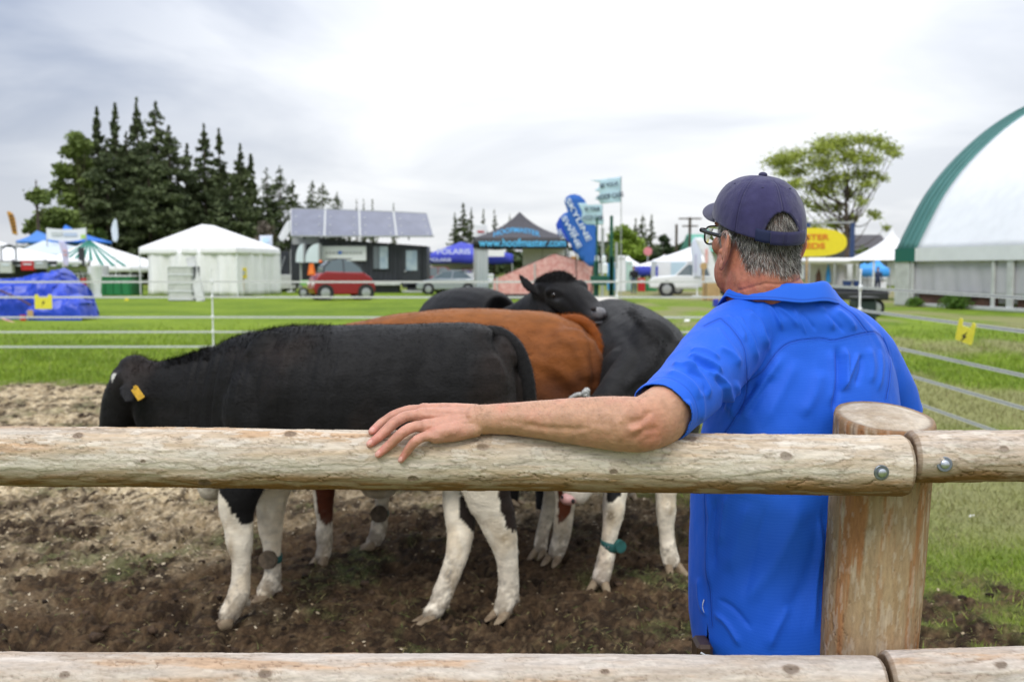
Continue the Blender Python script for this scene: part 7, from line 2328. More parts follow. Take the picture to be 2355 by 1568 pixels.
feather('white swallow-tailed feather flag left of the dark container', [(668, 505), (668, 532), (656, 550), (646, 556), (640, 545), (650, 525), (660, 510)], 68, m_white2, 669, 650, 'feather flags')
q = W(611, 553, 64.5); t = thing('flag', 'small square pale flag over the right end of the white marquee', 'flag', (q[0], 64.5, 0))
flagsheet(t, 'cloth', [(597, 542), (626, 541), (625, 566), (598, 563)], 64.5, M('pale_flag_b', (.66, .70, .82), rough=.7), .02, .05); mb = MB(); mb.pbox(604, 548, 618, 558, 64.4, .02); mb.build('print', m_ltblue, t)
q = W(626, 541, 64.6); pole(t, 'pole', (q[0], 64.6, 0), (q[0], 64.6, q[2]), .03, m_galv)
c = grd(825, 0, 68)
t = thing('container_cabin', 'dark corrugated container cabin on a trailer behind the red car', 'container', c)
a = W(668, 660, 67); b = W(982, 562, 67)
zf = W(800, 655, 67)[2]; zt = W(740, 548, 67)[2]; zt2 = W(982, 566, 67)[2]
x0, x1 = W(735, 600, 67)[0], W(982, 600, 67)[0]
mb = MB()
nco = 44
P = []
for k in range(nco):
    x = x0 + (x1 - x0) * k / nco; dx = (x1 - x0) / nco
    yy = 67 if k % 2 else 67.06
    P += [(x, yy), (x + dx * .8, yy)]
P.append((x1, 67))
bot = [(p[0], p[1], zf) for p in P]; n = len(bot)
top = [(p[0], p[1], zt + (zt2 - zt) * (p[0] - x0) / (x1 - x0)) for p in P]
mb.add(bot + top, [(i, i + 1, n + i + 1, n + i) for i in range(n - 1)])
o = mb.build('front_wall', m_dark, t)
mb = MB()
z2 = zt; y2 = 69.6
V = [(x0, 67.05, zf), (x1, 67.05, zf), (x1, y2, zf), (x0, y2, zf), (x0, 67.05, zt), (x1, 67.05, zt2), (x1, y2, zt2), (x0, y2, zt)]
mb.add(V, [(0, 3, 2, 1), (4, 5, 6, 7), (1, 2, 6, 5), (0, 4, 7, 3), (2, 3, 7, 6)]); mb.build('shell', m_dark, t)
xe = W(668, 600, 67.6)[0]
mb = MB(); mb.box(((xe + x0) / 2, 68.8, (zf + zt) / 2 - .1), (x0 - xe, 2.2, zt - zf - .2), None, .02); mb.build('end_bay', m_dark, t)
mb = MB(); mb.pbox(672, 546, 735, 562, 67.5, .3); mb.build('grille', m_grey, t)
mb = MB(); mb.pbox(740, 566, 842, 600, 66.86, .08, .03); sg = mb.build('signboard', m_wpaint, t)
for k in range(11):
    if k == 4: continue
    mb = MB(); mb.pbox(749 + k * 7.8, 578.5, 754 + k * 7.8, 584.5, 66.83, .03); mb.build('letter_mark', m_grey, sg)
mb = MB(); q = W(782, 581, 66.83); mb.cyl(q, q - (0, .03, 0), .12, 16); mb.build('round_logo', m_flag, sg)
mb = MB(); mb.pbox(857, 563, 894, 621, 66.92, .1, .02); fr_ = mb.build('window', m_blk, t)
mb = MB(); mb.pbox(873, 567, 892, 618, 66.88, .05); mb.build('pane', m_pane, fr_)
mb = MB(); mb.pbox(859, 567, 871, 618, 66.88, .05); mb.build('pane', m_glass, fr_)
mb = MB(); mb.pbox(925, 568, 968, 662, 66.90, .1, .02); dr = mb.build('door', m_dark, t)
mb = MB(); mb.pbox(934, 576, 959, 622, 66.86, .05); mb.build('pane', m_pane, dr)
mb = MB(); q = W(932, 624, 66.85); mb.ball(q, .07, None, 10, 6); mb.build('handle', m_galv, dr)
mb = MB(); mb.pbox(800, 648, 920, 656, 66.2, .6, .02); mb.build('step_ledge', m_lgrey, t)
mb = MB(); mb.pbox(806, 656, 916, 674, 66.6, 1.2); mb.build('undercarriage', m_dark, t)
mb = MB(); mb.pbox(925, 668, 970, 672, 66.3, .05); mb.build('lettering_strip', m_lgrey, t)
mb = MB(); mb.pbox(936, 655, 982, 674, 66.9, 1.5); mb.build('skirt', m_dark, t)
for k, xw in enumerate((830, 860)):
    wheel(t, np.array((W(xw, 660, 66.8)[0], 66.8, .42)), .42, .25, 0)
for i, (x0_, x1_, lb) in enumerate(((680, 698, 'smaller white quarter-round hood at the left of the container'), (702, 733, 'larger white quarter-round hood on the end of the container'))):
    q = grd((x0_ + x1_) / 2, 0, 66.2 - i * .4); Yh = 66.2 - i * .4
    tt_ = thing('rounded_hood', lb, 'hood', (q[0], Yh, 0), 'white quarter-round hoods')
    xL = W(x0_, 600, Yh)[0]; xR = W(x1_, 600, Yh)[0]; zb = W(700, 604, Yh)[2]; ztp = W(700, 560, Yh)[2]
    pts = [(xR, Yh, zb), (xR, Yh, ztp)] + [(xR - (xR - xL) * math.sin(k), Yh, zb + (ztp - zb) * math.cos(k) ** .8 if k < 1.57 else zb) for k in np.linspace(.15, 1.56, 9)]
    mb = MB(); mb.prism(np.array(pts), (0, .7, 0)); o = mb.build('shell', M('hood_white', (.62, .70, .72), rough=.35), tt_); auto_smooth(o, 30)
    mb = MB(); mb.box((xR + .03, Yh + .35, (zb + ztp) / 2), (.10, .8, ztp - zb)); mb.build('back_plate', m_grey, tt_)
    pole(tt_, 'support', ((xL + xR) / 2, Yh + .35, 0), ((xL + xR) / 2, Yh + .35, zb), .08, m_grey)
c = grd(833, 0, 67); t = thing('solar_array', 'row of four large tilted solar panels above the container', 'solar panels', (c[0], 68, W(833, 550, 67)[2]))
tops = [(668, 480), (748, 481), (826, 484), (905, 487), (983, 491)]; bots = [(668, 542), (746, 543), (828, 543), (912, 543), (998, 543)]
for k in range(4):
    g0 = 1.2 / 80
    q = []
    for (x, y), Yq in (((bots[k][0] + 1, bots[k][1]), 66.0), ((bots[k + 1][0] - 1, bots[k + 1][1]), 66.0), ((tops[k + 1][0] - 1, tops[k + 1][1]), 68.4), ((tops[k][0] + 1, tops[k][1]), 68.4)):
        q.append(W(x, y, Yq))
    q = np.array(q); nrm = np.cross(q[1] - q[0], q[3] - q[0]); nrm /= np.linalg.norm(nrm)
    mb = MB(); mb.prism(q, -nrm * .08); pn = mb.build('panel', m_solar, t)
    fr0 = MB()
    for (i, j) in ((0, 1), (1, 2), (2, 3), (3, 0)):
        fr0.tube([q[i], q[j]], .045, 4)
    fr0.build('panel_frame', m_galv, pn)
    for (u, v) in ((.15, .1), (.85, .1), (.15, .4), (.85, .4), (.15, .7), (.85, .7)):
        p_ = q[0] * (1 - u) * (1 - v) + q[1] * u * (1 - v) + q[2] * u * v + q[3] * (1 - u) * v
        mb = MB(); mb.cyl(p_ + nrm * .0, p_ + nrm * .04, .06, 8); mb.build('clamp', m_galv, pn)
for x in (700, 780, 860, 940):
    a_, b_ = W(x, 545, 67.2), W(x, 556, 68); pole(t, 'strut', (a_[0], 67.2, zt - .1), (a_[0], 67.2, W(x, 530, 67.2)[2]), .05, m_dark)
t, a, b = simple_box('grey_trailer_bed', 'pale grey flat trailer between the marquee and the container', 'trailer', 634, 632, 680, 664, 69, 2, m_lgrey, base=False)
for x in (645, 670): wheel(t, np.array((W(x, 660, 69)[0], 69.2, .35)), .35, .2, 0)
t, a, b = simple_box('dark_cabinet', 'black cabinet with leaning poles right of the marquee', 'cabinet', 636, 578, 664, 634, 70.5, 1.0, m_dark)
mb = MB()
mb.tube([W(640, 636, 70.2), W(655, 590, 70.3)], .03, 5); mb.build('leaning_pole', m_galv, t)
t, a, b = simple_box('pale_green_cart', 'low pale green cart behind the red car', 'cart', 690, 645, 722, 656, 55, 1.0, M('pale_green', (.22, .48, .14), rough=.5), base=False)
for x in (696, 716): wheel(t, np.array((W(x, 660, 55)[0], 55.2, .28)), .28, .15, 0)
yaw = math.radians(24)
car('small_electric_car', 'small rounded red car with orange triangle, parked before the container', 'car', grd(776, 0, 51.3), yaw,
    [(-1.5, .33), (-1.58, .62), (-1.5, 1.05), (-1.3, 1.30), (-.95, 1.46), (1.0, 1.40), (1.38, 1.15), (1.58, .8), (1.6, .42), (1.45, .3), (-1.35, .28)],
    [(-1.1, 1.36), (-1.02, 1.72), (-.70, 2.0), (-.1, 2.1), (.45, 1.98), (.85, 1.68), (1.05, 1.37)], 1.6, m_red, (-1.0, 1.1), .38, lights=[(-1.52, .80, .12, m_lamp)], cabw=.70, roofmat=m_dark)
q = W(716, 620, 49.9); t = thing('slow_vehicle_triangle', 'orange slow-vehicle triangle mounted on the back of the red car', 'sign', q)
mb = MB(); mb.prism(np.array([q + (-.20, 0, -.28), q + (.20, 0, -.28), q + (.10, 0, .30), q + (-.10, 0, .30)]), (0, .03, 0)); mb.build('plate', m_orange, t)
mb = MB(); mb.prism(np.array([q + (-.12, -.01, -.20), q + (.12, -.01, -.20), q + (0, -.01, .18)]), (0, -.01, 0)); mb.build('inner_triangle', M('bright_orange', (.95, .26, .05), rough=.5), t)
q = W(737, 602, 50.6); t = thing('beacon_light', 'tiny orange beacon on the roof of the red car', 'light', q); mb = MB(); mb.ball(q, (.1, .1, .08), None, 10, 6); mb.build('lens', m_orange, t, smooth=True); mb = MB(); mb.cyl(q - (0, 0, .1), q - (0, 0, .05), .08, 10); mb.build('base', m_blk, t)
q = grd(1042, 0, 62)
car('silver_sedan', 'silver grey sedan parked right of the container', 'car', q, math.radians(160),
    [(-2.2, .32), (-2.25, .75), (-2.0, 1.0), (1.0, .98), (1.9, .82), (2.2, .6), (2.2, .32)],
    [(-1.6, .98), (-1.0, 1.38), (-.2, 1.48), (.5, 1.38), (1.2, .95)], 1.8, m_silver, (-1.3, 1.35), .34, cabw=.74)
q = grd(1000, 0, 75)
car('dark_red_car', 'dark red vehicle half hidden behind the silver sedan', 'car', q, math.radians(10),
    [(-2.0, .4), (-2.0, 1.0), (2.0, 1.1), (2.1, .4)], [(-1.2, 1.0), (-.9, 1.7), (.7, 1.7), (1.3, 1.05)], 1.8, M('dark_red_paint', (.25, .01, .015), rough=.3), (-1.3, 1.3), .38, cabw=.8)
t, cs, zE, pk = canopy('printed_canopy', 'violet-blue canopy with white lettering behind the black canopy tent', 982, 1180, 585, 556, 78, 7, m_viol, vh=.70, px_peak=1060, concave=0, legm=m_galv)
text_mesh('lettering', 'POLARIS', .55, W(1043, 579, 77.75) , m_wprint, t, width=2.6)
text_mesh('lettering', 'POLARIS', .35, W(1012, 598, 77.70), m_wprint, t, width=1.7)
a = W(985, 604, 79); b = W(1180, 612, 79)
mb = MB(); mb.pbox(1110, 573, 1160, 590, 77.6, .05); mb.build('white_flap', m_white, t)
t, a, b = simple_box('white_shelter_wall', 'white wall of a stall behind the silver sedan', 'stall', 985, 606, 1100, 640, 82, 2, m_white2); mb = MB(); mb.pbox(985, 604, 1100, 607, 81.9, .1); mb.build('top_rail', m_galv, t)
for (x0, y0, x1, y1, Y, mm, lb) in ((1062, 618, 1086, 636, 80, m_redc, 'red display box under the violet canopy'), (1098, 610, 1120, 640, 79, m_grey, 'grey machine part under the violet canopy'), (1085, 630, 1135, 668, 74, m_white2, 'white table cloth left of the salmon tent')):
    tt_, a, b = simple_box('display_box', lb, 'display', x0, y0, x1, y1, Y, 1.0, mm); mb = MB(); mb.pbox(x0 + 3, y0 + 3, x1 - 3, y0 + 5, Y - .04, .05); mb.build('trim', m_lgrey, tt_)
t, cs, zE, pk = canopy('black_canopy', 'black peaked canopy tent with cyan web address on its front', 1088, 1307, 547, 487, 57, 4.6, m_char, valm=m_blk, vh=.58, px_peak=1195, concave=.42, legm=m_grey)
text_mesh('lettering', 'www.hoofmaster.com', .62, W(1202, 559, 56.93), m_cyan, t, width=4.95, tilt=0)
t2m = text_mesh('lettering', 'HOOFMASTER', .42, W(1188, 528, 57.0), m_cyan, t, width=2.65)
me = t2m.data; n = len(me.vertices); co = np.empty(n * 3, np.float32); me.vertices.foreach_get('co', co); co = co.reshape(-1, 3)
bz = ORG[t.name]
xm = (co[:, 0].min() + co[:, 0].max()) / 2
zz = co[:, 2] + bz[2]
zz = zz - .30 * ((co[:, 0] - xm) / 1.35) ** 2
hh = np.clip((zz - zE) / (pk[2] - zE), 0, 1)
vv = np.interp(hh, [w * .58 + .42 * w ** 3 for w in np.linspace(0, 1, 30)], np.linspace(0, 1, 30))
co[:, 2] = zz - bz[2]; co[:, 1] = (57 + vv * 2.3 - .06) - bz[1]
me.vertices.foreach_set('co', co.ravel()); me.update()
drape(t, 'clear_side_curtain', (cs[0][0] + .02, 57.1), (cs[0][0] + .85, 57.1), .35, zE - .5, M('clear_plastic_curtain', (.42, .47, .48), rough=.2), .06, 4, 3)
for (x, yb) in ((1104, 657), (1128, 668), (1138, 670)):
    q = W(x, yb, 56.8); 
    tt_ = thing('weight_bucket', {1104: 'white bucket weighing down the left leg of the black canopy', 1128: 'left one of two small white buckets left of the salmon tent', 1138: 'right one of two small white buckets left of the salmon tent'}[x], 'bucket', (q[0], 56.8, 0), 'white buckets under the black canopy')
    mb = MB(); mb.tube([(q[0], 56.8, 0), (q[0], 56.8, .42)], [.14, .19], 14); o = mb.build('bucket', m_white2, tt_); auto_smooth(o); mb = MB(); mb.cyl((q[0], 56.8, .42), (q[0], 56.8, .46), .20, 14); mb.build('lid', m_white2, tt_)
t, a, b = simple_box('white_partition', 'white partition wall under the right half of the black canopy', 'wall', 1202, 571, 1298, 640, 60.8, .12, m_white)
mb = MB(); mb.pbox(1246, 571, 1248, 640, 60.75, .1); mb.build('seam', m_lgrey, t)
q = W(1106, 530, 60); t = thing('small_signboard', 'small white square sign with red writing left of the black canopy', 'sign', (q[0], 60, 0))
mb = MB(); mb.pbox(1092, 516, 1120, 546, 60, .06, .02); mb.build('board', m_white2, t); mb = MB(); mb.pbox(1098, 531, 1113, 535, 59.96, .03); mb.build('red_writing', m_redc, t); pole(t, 'post', (q[0], 60.1, 0), (q[0], 60.1, q[2]), .04, m_galv)
Yp = 53
t = thing('salmon_tent', 'low salmon pink canvas tent with mottled print behind the black cow', 'tent', grd(1250, 0, Yp + 1.5))
pts = [(1134, 668), (1134, 643), (1276, 583), (1365, 607), (1365, 668)]
P = np.array([W(x, y, Yp) for x, y in pts]); P[0, 2] = P[-1, 2] = .25
mb = MB(); mb.add(P, [(0, 4, 3, 2, 1)][0:1]); 
Pb = P + (0, 3.0, 0)
mb.add(np.vstack([P[1:4], Pb[1:4]]), [(0, 1, 4, 3), (1, 2, 5, 4)]); mb.add(np.vstack([P[[0, 1]], Pb[[0, 1]]]), [(0, 1, 3, 2)]); mb.add(np.vstack([P[[3, 4]], Pb[[3, 4]]]), [(0, 1, 3, 2)])
o = mb.build('canvas', m_pink, t); s = o.modifiers.new('t', 'SOLIDIFY'); s.thickness = .03
mb = MB(); mb.box(((P[0, 0] + P[4, 0]) / 2, Yp + 1.5, .13), (P[4, 0] - P[0, 0], 3, .26)); mb.build('base_strip', m_blk, t)
for x in (1143, 1230):
    mb = MB(); q = W(x, 640, Yp - .05); mb.cyl((q[0], Yp - .05, .2), (q[0], Yp - .05, W(x, 640 - (x - 1134) * .35, Yp)[2]), .04, 6); mb.build('pole', m_lgrey, t)
def cloth_text(parent, s, size, x, y, Y, ang, width, mat=m_wprint):
    return text_mesh('lettering', s, size, W(x, y, Y), mat, parent, tilt=ang, width=width)
def zf(x, y): return ((1700 + x * .19133) / 1.352, (530 + y * .19133) / 1.352)
Yt = 50
q = grd(*zf(720, 1500), Yt); t = thing('teardrop_flag', 'large blue teardrop flag with white slanting lettering', 'flag', q, 'blue teardrop flags')
flagsheet(t, 'cloth', [zf(*p) for p in ((295, 540), (290, 490), (320, 430), (380, 395), (450, 385), (540, 410), (610, 470), (660, 560), (720, 680), (770, 800), (800, 920), (815, 1080), (820, 1250), (800, 1400), (760, 1560), (690, 1560), (560, 1440), (480, 1330), (380, 1150), (300, 980), (250, 860), (230, 760), (270, 710), (340, 670), (320, 600))], Yt, m_flag, .02, .05)
q1 = W(*zf(800, 1000), Yt); pole(t, 'pole', (q[0], Yt + .06, 0), (q1[0], Yt + .06, q1[2]), .03, m_blk)
cloth_text(t, 'SKYLINE', .36, *zf(510, 800), Yt - .12, math.radians(-62), 2.35); cloth_text(t, 'SWINE', .34, *zf(400, 1000), Yt - .12, math.radians(-62), 1.75); cloth_text(t, 'and', .17, *zf(470, 985), Yt - .12, math.radians(-62), .50)
q = grd(*zf(480, 1500), Yt + 2); t = thing('teardrop_flag', 'brighter royal blue flag half hidden behind the large teardrop flag', 'flag', q, 'blue teardrop flags')
flagsheet(t, 'cloth', [zf(*p) for p in ((150, 880), (205, 770), (290, 690), (420, 760), (520, 1000), (520, 1340), (450, 1340), (390, 1200), (250, 1060), (185, 1060))], Yt + 2, m_royal, .02, .05)
pole(t, 'pole', (q[0], Yt + 2.05, 0), (q[0], Yt + 2.05, 3.5), .03, m_blk)
cloth_text(t, 'SKY', .30, *zf(230, 1040), Yt + 1.9, math.radians(-62), .6)
for i, (pts, polex, top, Yq, lb, tx1, tx2, tl) in enumerate((
    ([(705, 160), (880, 150), (1040, 125), (1205, 100), (1205, 515), (1100, 520), (870, 545), (850, 490), (780, 460), (850, 400), (860, 350), (775, 325), (850, 270), (860, 195)], 1212, 95, 44, 'upper pale blue pennant with dark lettering on a thin pole', (1015, 235), (1035, 420), .14),
    ([(505, 530), (640, 530), (660, 560), (905, 555), (900, 780), (930, 800), (915, 880), (830, 885), (640, 880), (575, 820), (560, 770), (580, 700), (560, 640), (530, 580)], 905, 555, 46, 'lower pale blue pennant with dark lettering, partly before the blue flag', (740, 630), (750, 775), .0))):
    q = grd(*zf(polex, 1500), Yq); t = thing('pennant_flag', lb, 'flag', q, 'pale blue pennants')
    flagsheet(t, 'cloth', [zf(*p) for p in pts], Yq, m_ltblue, .02, .04)
    q1 = W(*zf(polex, top), Yq); pole(t, 'pole', (q[0], Yq + .04, 0), (q1[0], Yq + .04, q1[2]), .022, m_galv)
    text_mesh('lettering', 'BE YOUR', .24, W(*zf(*tx1), Yq - .09), m_navy, t, tilt=tl, width=.80 - i * .1, bold=True); text_mesh('lettering', 'HOOF CARE', .30, W(*zf(*tx2), Yq - .09), m_navy, t, tilt=tl, width=1.16 - i * .2, bold=True)
Yg = 38
t = thing('cattle_chute', 'dark green steel cattle handling chute with tall posts', 'cattle chute', grd(1392, 0, Yg))
for (x0, x1, y0, Y) in ((1366, 1377, 600, Yg), (1371, 1375, 500, Yg), (1401, 1413, 590, Yg - .6), (1403, 1410, 496, Yg - .6)):
    a_, b_ = W(x0, y0, Y), W(x1, y0, Y); mb = MB(); mb.box(((a_[0] + b_[0]) / 2, Y, a_[2] / 2), (b_[0] - a_[0], .12, a_[2]), None, .01); mb.build('post', m_dgreen, t)
for (x0, y0, x1, y1) in ((1358, 634, 1400, 648), (1362, 648, 1395, 656)):
    mb = MB(); mb.pbox(x0, y0, x1, y1, Yg - .2, .15, .01); mb.build('cross_plate', m_dgreen, t)
for (x0, y0, x1, y1, mm) in ((1352, 600, 1382, 606, m_wpaint), (1382, 586, 1398, 606, m_wpaint), (1383, 608, 1399, 632, m_wpaint)): pass
for i, (x0, y0, x1, y1) in enumerate(((1368, 588, 1378, 602), (1384, 588, 1394, 602), (1370, 604, 1380, 628), (1384, 604, 1398, 628))):
    q = W((x0 + x1) / 2, y1, 44); tt_ = thing('white_jug', ('upper left', 'upper right', 'lower left', 'lower right')[i] + ' white container hanging behind the green chute posts', 'container', q, 'white containers behind the green chute')
    mb = MB(); r = (W(x1, y1, 44)[0] - W(x0, y1, 44)[0]) / 2; h0 = W(x0, y0, 44)[2] - q[2]
    mb.tube([q, q + (0, 0, h0 * .8), q + (0, 0, h0)], [r, r, r * .5], 14); o = mb.build('jug', m_white2, tt_); auto_smooth(o); mb = MB(); mb.cyl(q + (0, 0, h0), q + (0, 0, h0 + .05), r * .4, 10); mb.build('cap', m_ltblue, tt_)
for i, (x, yt_, Y) in enumerate(((1386, 528, 47), (1418, 560, 52))):
    q = W(x, yt_, Y); t2 = thing('light_post', ('grey post between the two green posts', 'pale thin post right of the green chute')[i], 'post', (q[0], Y, 0)); pole(t2, 'shaft', (q[0], Y, 0), (q[0], Y, q[2]), .07, m_galv); mb = MB(); mb.cyl((q[0], Y, q[2]), (q[0], Y, q[2] + .05), .09, 8); mb.build('cap', m_galv, t2)
q = W(1383, 689, 17.2); t = thing('yellow_cap_post', 'short fence stake with yellow cap behind the resting cow', 'stake', (q[0], 17.2, 0)); pole(t, 'stake', (q[0], 17.2, 0), (q[0], 17.2, q[2]), .015, m_pole); mb = MB(); mb.ball(q, (.065, .05, .05), None, 12, 8); mb.build('cap', m_yellow, t, smooth=True)
t, a, b = simple_box('orange_banner_stand', 'stand with orange and white poster right of the black canopy', 'poster', 1308, 578, 1330, 625, 62, .2, m_white2); mb = MB(); mb.pbox(1313, 590, 1327, 604, 61.95, .06); mb.build('orange_print', m_gold, t)
def person_far(label, x, yh, Y, top, legs, facing=0.0, h=None):
    q = grd(x, 0, Y); Hh = W(x, yh, Y)[2] if h is None else h
    t = thing('person', label, 'person', q)
    k = Hh / 1.75
    mb = MB()
    def R(rows, n=16): loft(mb, [(q[0] + a * k, q[1] + b * k, c_ * k, r * k, s_ * k) for a, b, c_, r, s_ in rows], n, 14, up=(0, 1, 0))
    R([(0, 0, 1.62, .075, .09), (0, 0, 1.66, .08, .095), (0, 0, 1.70, .07, .085)], 8)
    R([(0, 0, 1.0, .15, .11), (0, 0, 1.2, .17, .12), (0, 0, 1.38, .19, .12), (0, 0, 1.46, .09, .08), (0, 0, 1.55, .055, .055)])
    for s_ in (-1, 1):
        R([(s_ * .09, 0, .95, .085, .09), (s_ * .10, .02, .5, .065, .07), (s_ * .10, 0, .08, .05, .055)])
        R([(s_ * .10, -.06, .04, .05, .07), (s_ * .10, -.10, .03, .04, .03)], 6)
        R([(s_ * .20, 0, 1.40, .055, .055), (s_ * .25, 0, 1.12, .045, .045), (s_ * .24, -.08, .88, .035, .035), (s_ * .24, -.1, .80, .03, .02)])
    V, F, N = remesh(mb.v, mb.f, .022, 3)
    z = V[:, 2] / k
    col = np.tile(top, (len(V), 1)); col = mixv(col, legs, (z < .98) * 1.0); col = mixv(col, (.03, .025, .02), (z < .08) * 1.0); col = mixv(col, (.45, .25, .17), (z > 1.50) * 1.0); col = mixv(col, (.03, .02, .015), (z > 1.66) * 1.0)
    col = mixv(col, (.45, .25, .17), ((z < .86) & (z > .76) & (np.abs(V[:, 0] - q[0]) > .2 * k)) * 1.0)
    mesh_obj('body', V, F, M('clothed_' + label.split()[0], (.5, .5, .5), rough=.8, attr='Col'), t, smooth=True, col=col)
person_far('person in black jacket and jeans walking away in the middle distance', 1463, 612, 64, (.012, .012, .014), (.07, .10, .16))
person_far('person in navy standing by the tall white tent tip at right', 2036, 628, 58, (.03, .045, .10), (.03, .04, .08), h=1.7)
person_far('person with brown hair seen over the salmon tent beside the blue flag', 1327, 603, 60, (.20, .10, .05), (.05, .06, .08), h=1.9)
canopy('white_blue_tent', 'white tent with a blue corner hanging left of the white trailer', 1470, 1538, 612, 585, 84, 8, m_white, valm=m_viol, vh=.8, px_peak=1530, concave=.5)
canopy('white_marquee', 'tall white marquee behind the white trailer', 1532, 1640, 596, 562, 92, 9, m_white, vh=.9, px_peak=1602, concave=.15)
canopy('white_tent', 'small white tent left of the blue-cornered one', 1420, 1470, 606, 588, 96, 6, m_white, vh=.5, px_peak=1445)
q = W(1490, 578, 98); t = thing('hot_air_sign', 'round red and white sign above the blue-cornered tent', 'sign', (q[0], 98, 0)); mb = MB(); mb.cyl(q, q + (0, .1, 0), .42, 20); mb.build('disc', M('red_white_print', (.6, .2, .22), rough=.6), t); pole(t, 'post', (q[0], 98.1, 0), (q[0], 98.1, q[2]), .05, m_galv)
t, a, b = simple_box('white_trailer', 'white box trailer with pale blue panel, left of the white pickup', 'trailer', 1510, 600, 1608, 664, 62, 2.6, m_white2, base=False)
mb = MB(); mb.pbox(1543, 603, 1578, 650, 61.95, .06); mb.build('blue_panel', M('pale_blue_panel', (.50, .65, .74), rough=.5), t)
mb = MB(); mb.pbox(1582, 602, 1606, 640, 61.95, .06); mb.build('grey_panel', m_grey, t)
mb = MB(); mb.pbox(1508, 612, 1513, 662, 61.9, .1); mb.build('corner_post', m_viol, t)
for x in (1530, 1560): wheel(t, np.array((W(x, 660, 62)[0], 62.2, .33)), .33, .2, 0)
car('white_pickup', 'white pickup truck parked beside the white trailer', 'truck', grd(1612, 0, 58), math.radians(172),
    [(-2.7, .55), (-2.7, 1.15), (-.6, 1.2), (1.2, 1.22), (2.5, 1.12), (2.75, .95), (2.75, .5)], [(-.7, 1.18), (-.5, 1.85), (.6, 1.85), (1.25, 1.2)], 1.9, m_wpaint, (-1.8, 1.75), .42, cabw=.82)
feather('white feather flag with pale print, left one of the pair by the pickup', [(1588, 570), (1592, 553), (1600, 545), (1610, 552), (1614, 575), (1612, 640), (1596, 640)], 56, M('pale_print_flag', (.66, .70, .82), rough=.7), 1604, 668, 'white feather flags by the pickup', [(1598, 585, 1602, 625, M('faint_violet', (.5, .5, .68)))])
feather('white feather flag leaning right with faint pink print by the pickup', [(1598, 548), (1612, 545), (1626, 556), (1640, 590), (1655, 640), (1655, 655), (1640, 650), (1622, 600)], 55, m_white2, 1648, 672, 'white feather flags by the pickup', [(1622, 572, 1628, 605, m_pink)])
t, a, b = simple_box('wooden_crate', 'pale wooden crate standing near the mans jaw', 'crate', 1627, 648, 1656, 680, 50, 1.0, m_wood, bev=.01)
for k in range(4): mb = MB(); mb.box((a[0] + (b[0] - a[0]) * (.12 + .25 * k), 49.96, b[2] / 2), ((b[0] - a[0]) * .22, .05, b[2] * .96)); mb.build('slat', m_wood, t)
q = W(1618, 612, 50.5); t = thing('wooden_post_sign', 'thin wooden post with a round end beside the crate', 'post', (q[0], 50.5, 0)); pole(t, 'post', (q[0], 50.5, 0), (q[0], 50.5, q[2]), .05, m_wood); mb = MB(); mb.cyl(q - (0, .06, 0), q, .18, 16); mb.build('round_end', m_wood, t)
t, a, b = simple_box('blue_bin', 'small blue bin with yellow base near the crate', 'bin', 1642, 688, 1654, 712, 42, .3, m_viol, base=False); mb = MB(); mb.pbox(1645, 706, 1656, 714, 42.05, .25); mb.build('base', m_gold, t)
t, a, b = simple_box('blue_drum', 'blue drum half hidden by the mans jaw', 'drum', 1663, 684, 1680, 716, 41, .5, M('steel_blue', (.05, .12, .25), rough=.5), base=False); mb = MB(); mb.pbox(1663, 684, 1680, 687, 40.95, .6); mb.build('lid', m_bluep, t)
for i, (x0, y0, x1, y1, Y, mm, lb) in enumerate(((1420, 588, 1440, 660, 70, m_white2, 'tall white display panel right of the green chute'), (1441, 600, 1455, 662, 72, M('pale_mint', (.45, .62, .55), rough=.6), 'pale mint display panel in the middle distance'), (1468, 640, 1484, 666, 70, m_redc, 'red and white stool near the black-jacketed person'), (1486, 645, 1512, 664, 71, m_green2, 'green bin left of the white trailer'), (1398, 606, 1418, 640, 74, m_skyb, 'sky blue stall panel behind the green chute'))):
    tt_, a, b = simple_box('stall_display', lb, 'display', x0, y0, x1, y1, Y, .5, mm); mb = MB(); mb.pbox(x0 + 3, y0 + 4, x1 - 3, y0 + 8, Y - .04, .05); mb.build('print', m_lgrey, tt_)
for i, (x, yt_, Y, arms, lb) in enumerate(((1587, 500, 140, ((503, 26), (520, 18)), 'tall wooden utility pole with crossarms behind the feather flags'), (1556, 516, 150, (), 'thinner plain utility pole left of the crossarm pole'))):
    q = W(x, yt_, Y); tt_ = thing('utility_pole', lb, 'utility pole', (q[0], Y, 0)); pole(tt_, 'shaft', (q[0], Y, 0), (q[0], Y, q[2]), .2, m_bark)
    for (ya, hw) in arms:
        a_ = W(x - hw, ya, Y - .2); b_ = W(x + hw, ya, Y - .2); mb = MB(); mb.box((a_ + b_) / 2, (b_[0] - a_[0], .16, .2)); mb.build('crossarm', m_bark, tt_)
t, a, b = simple_box('green_roofed_hall', 'hall with mint green metal roof behind the man', 'building', 1600, 560, 2000, 600, 150, 12, m_lgrey)
xr0, xr1 = W(1598, 560, 149)[0], W(2002, 560, 149)[0]; zr0, zr1 = W(1700, 578, 149)[2], W(1700, 538, 155)[2]
mb = MB(); mb.prism(np.array([(xr0, 148.5, zr0), (xr0, 163, zr0), (xr0, 156, zr1)]), (xr1 - xr0, 0, 0)); mb.build('roof', m_mint, t)
Ys = 46; q = W(1875, 556, Ys); t = thing('oval_signboard', 'yellow oval signboard with orange-red lettering behind the mans ear', 'sign', (q[0], Ys, 0))
cxx_, rx, ry = 1862, 86, 33
pts = []
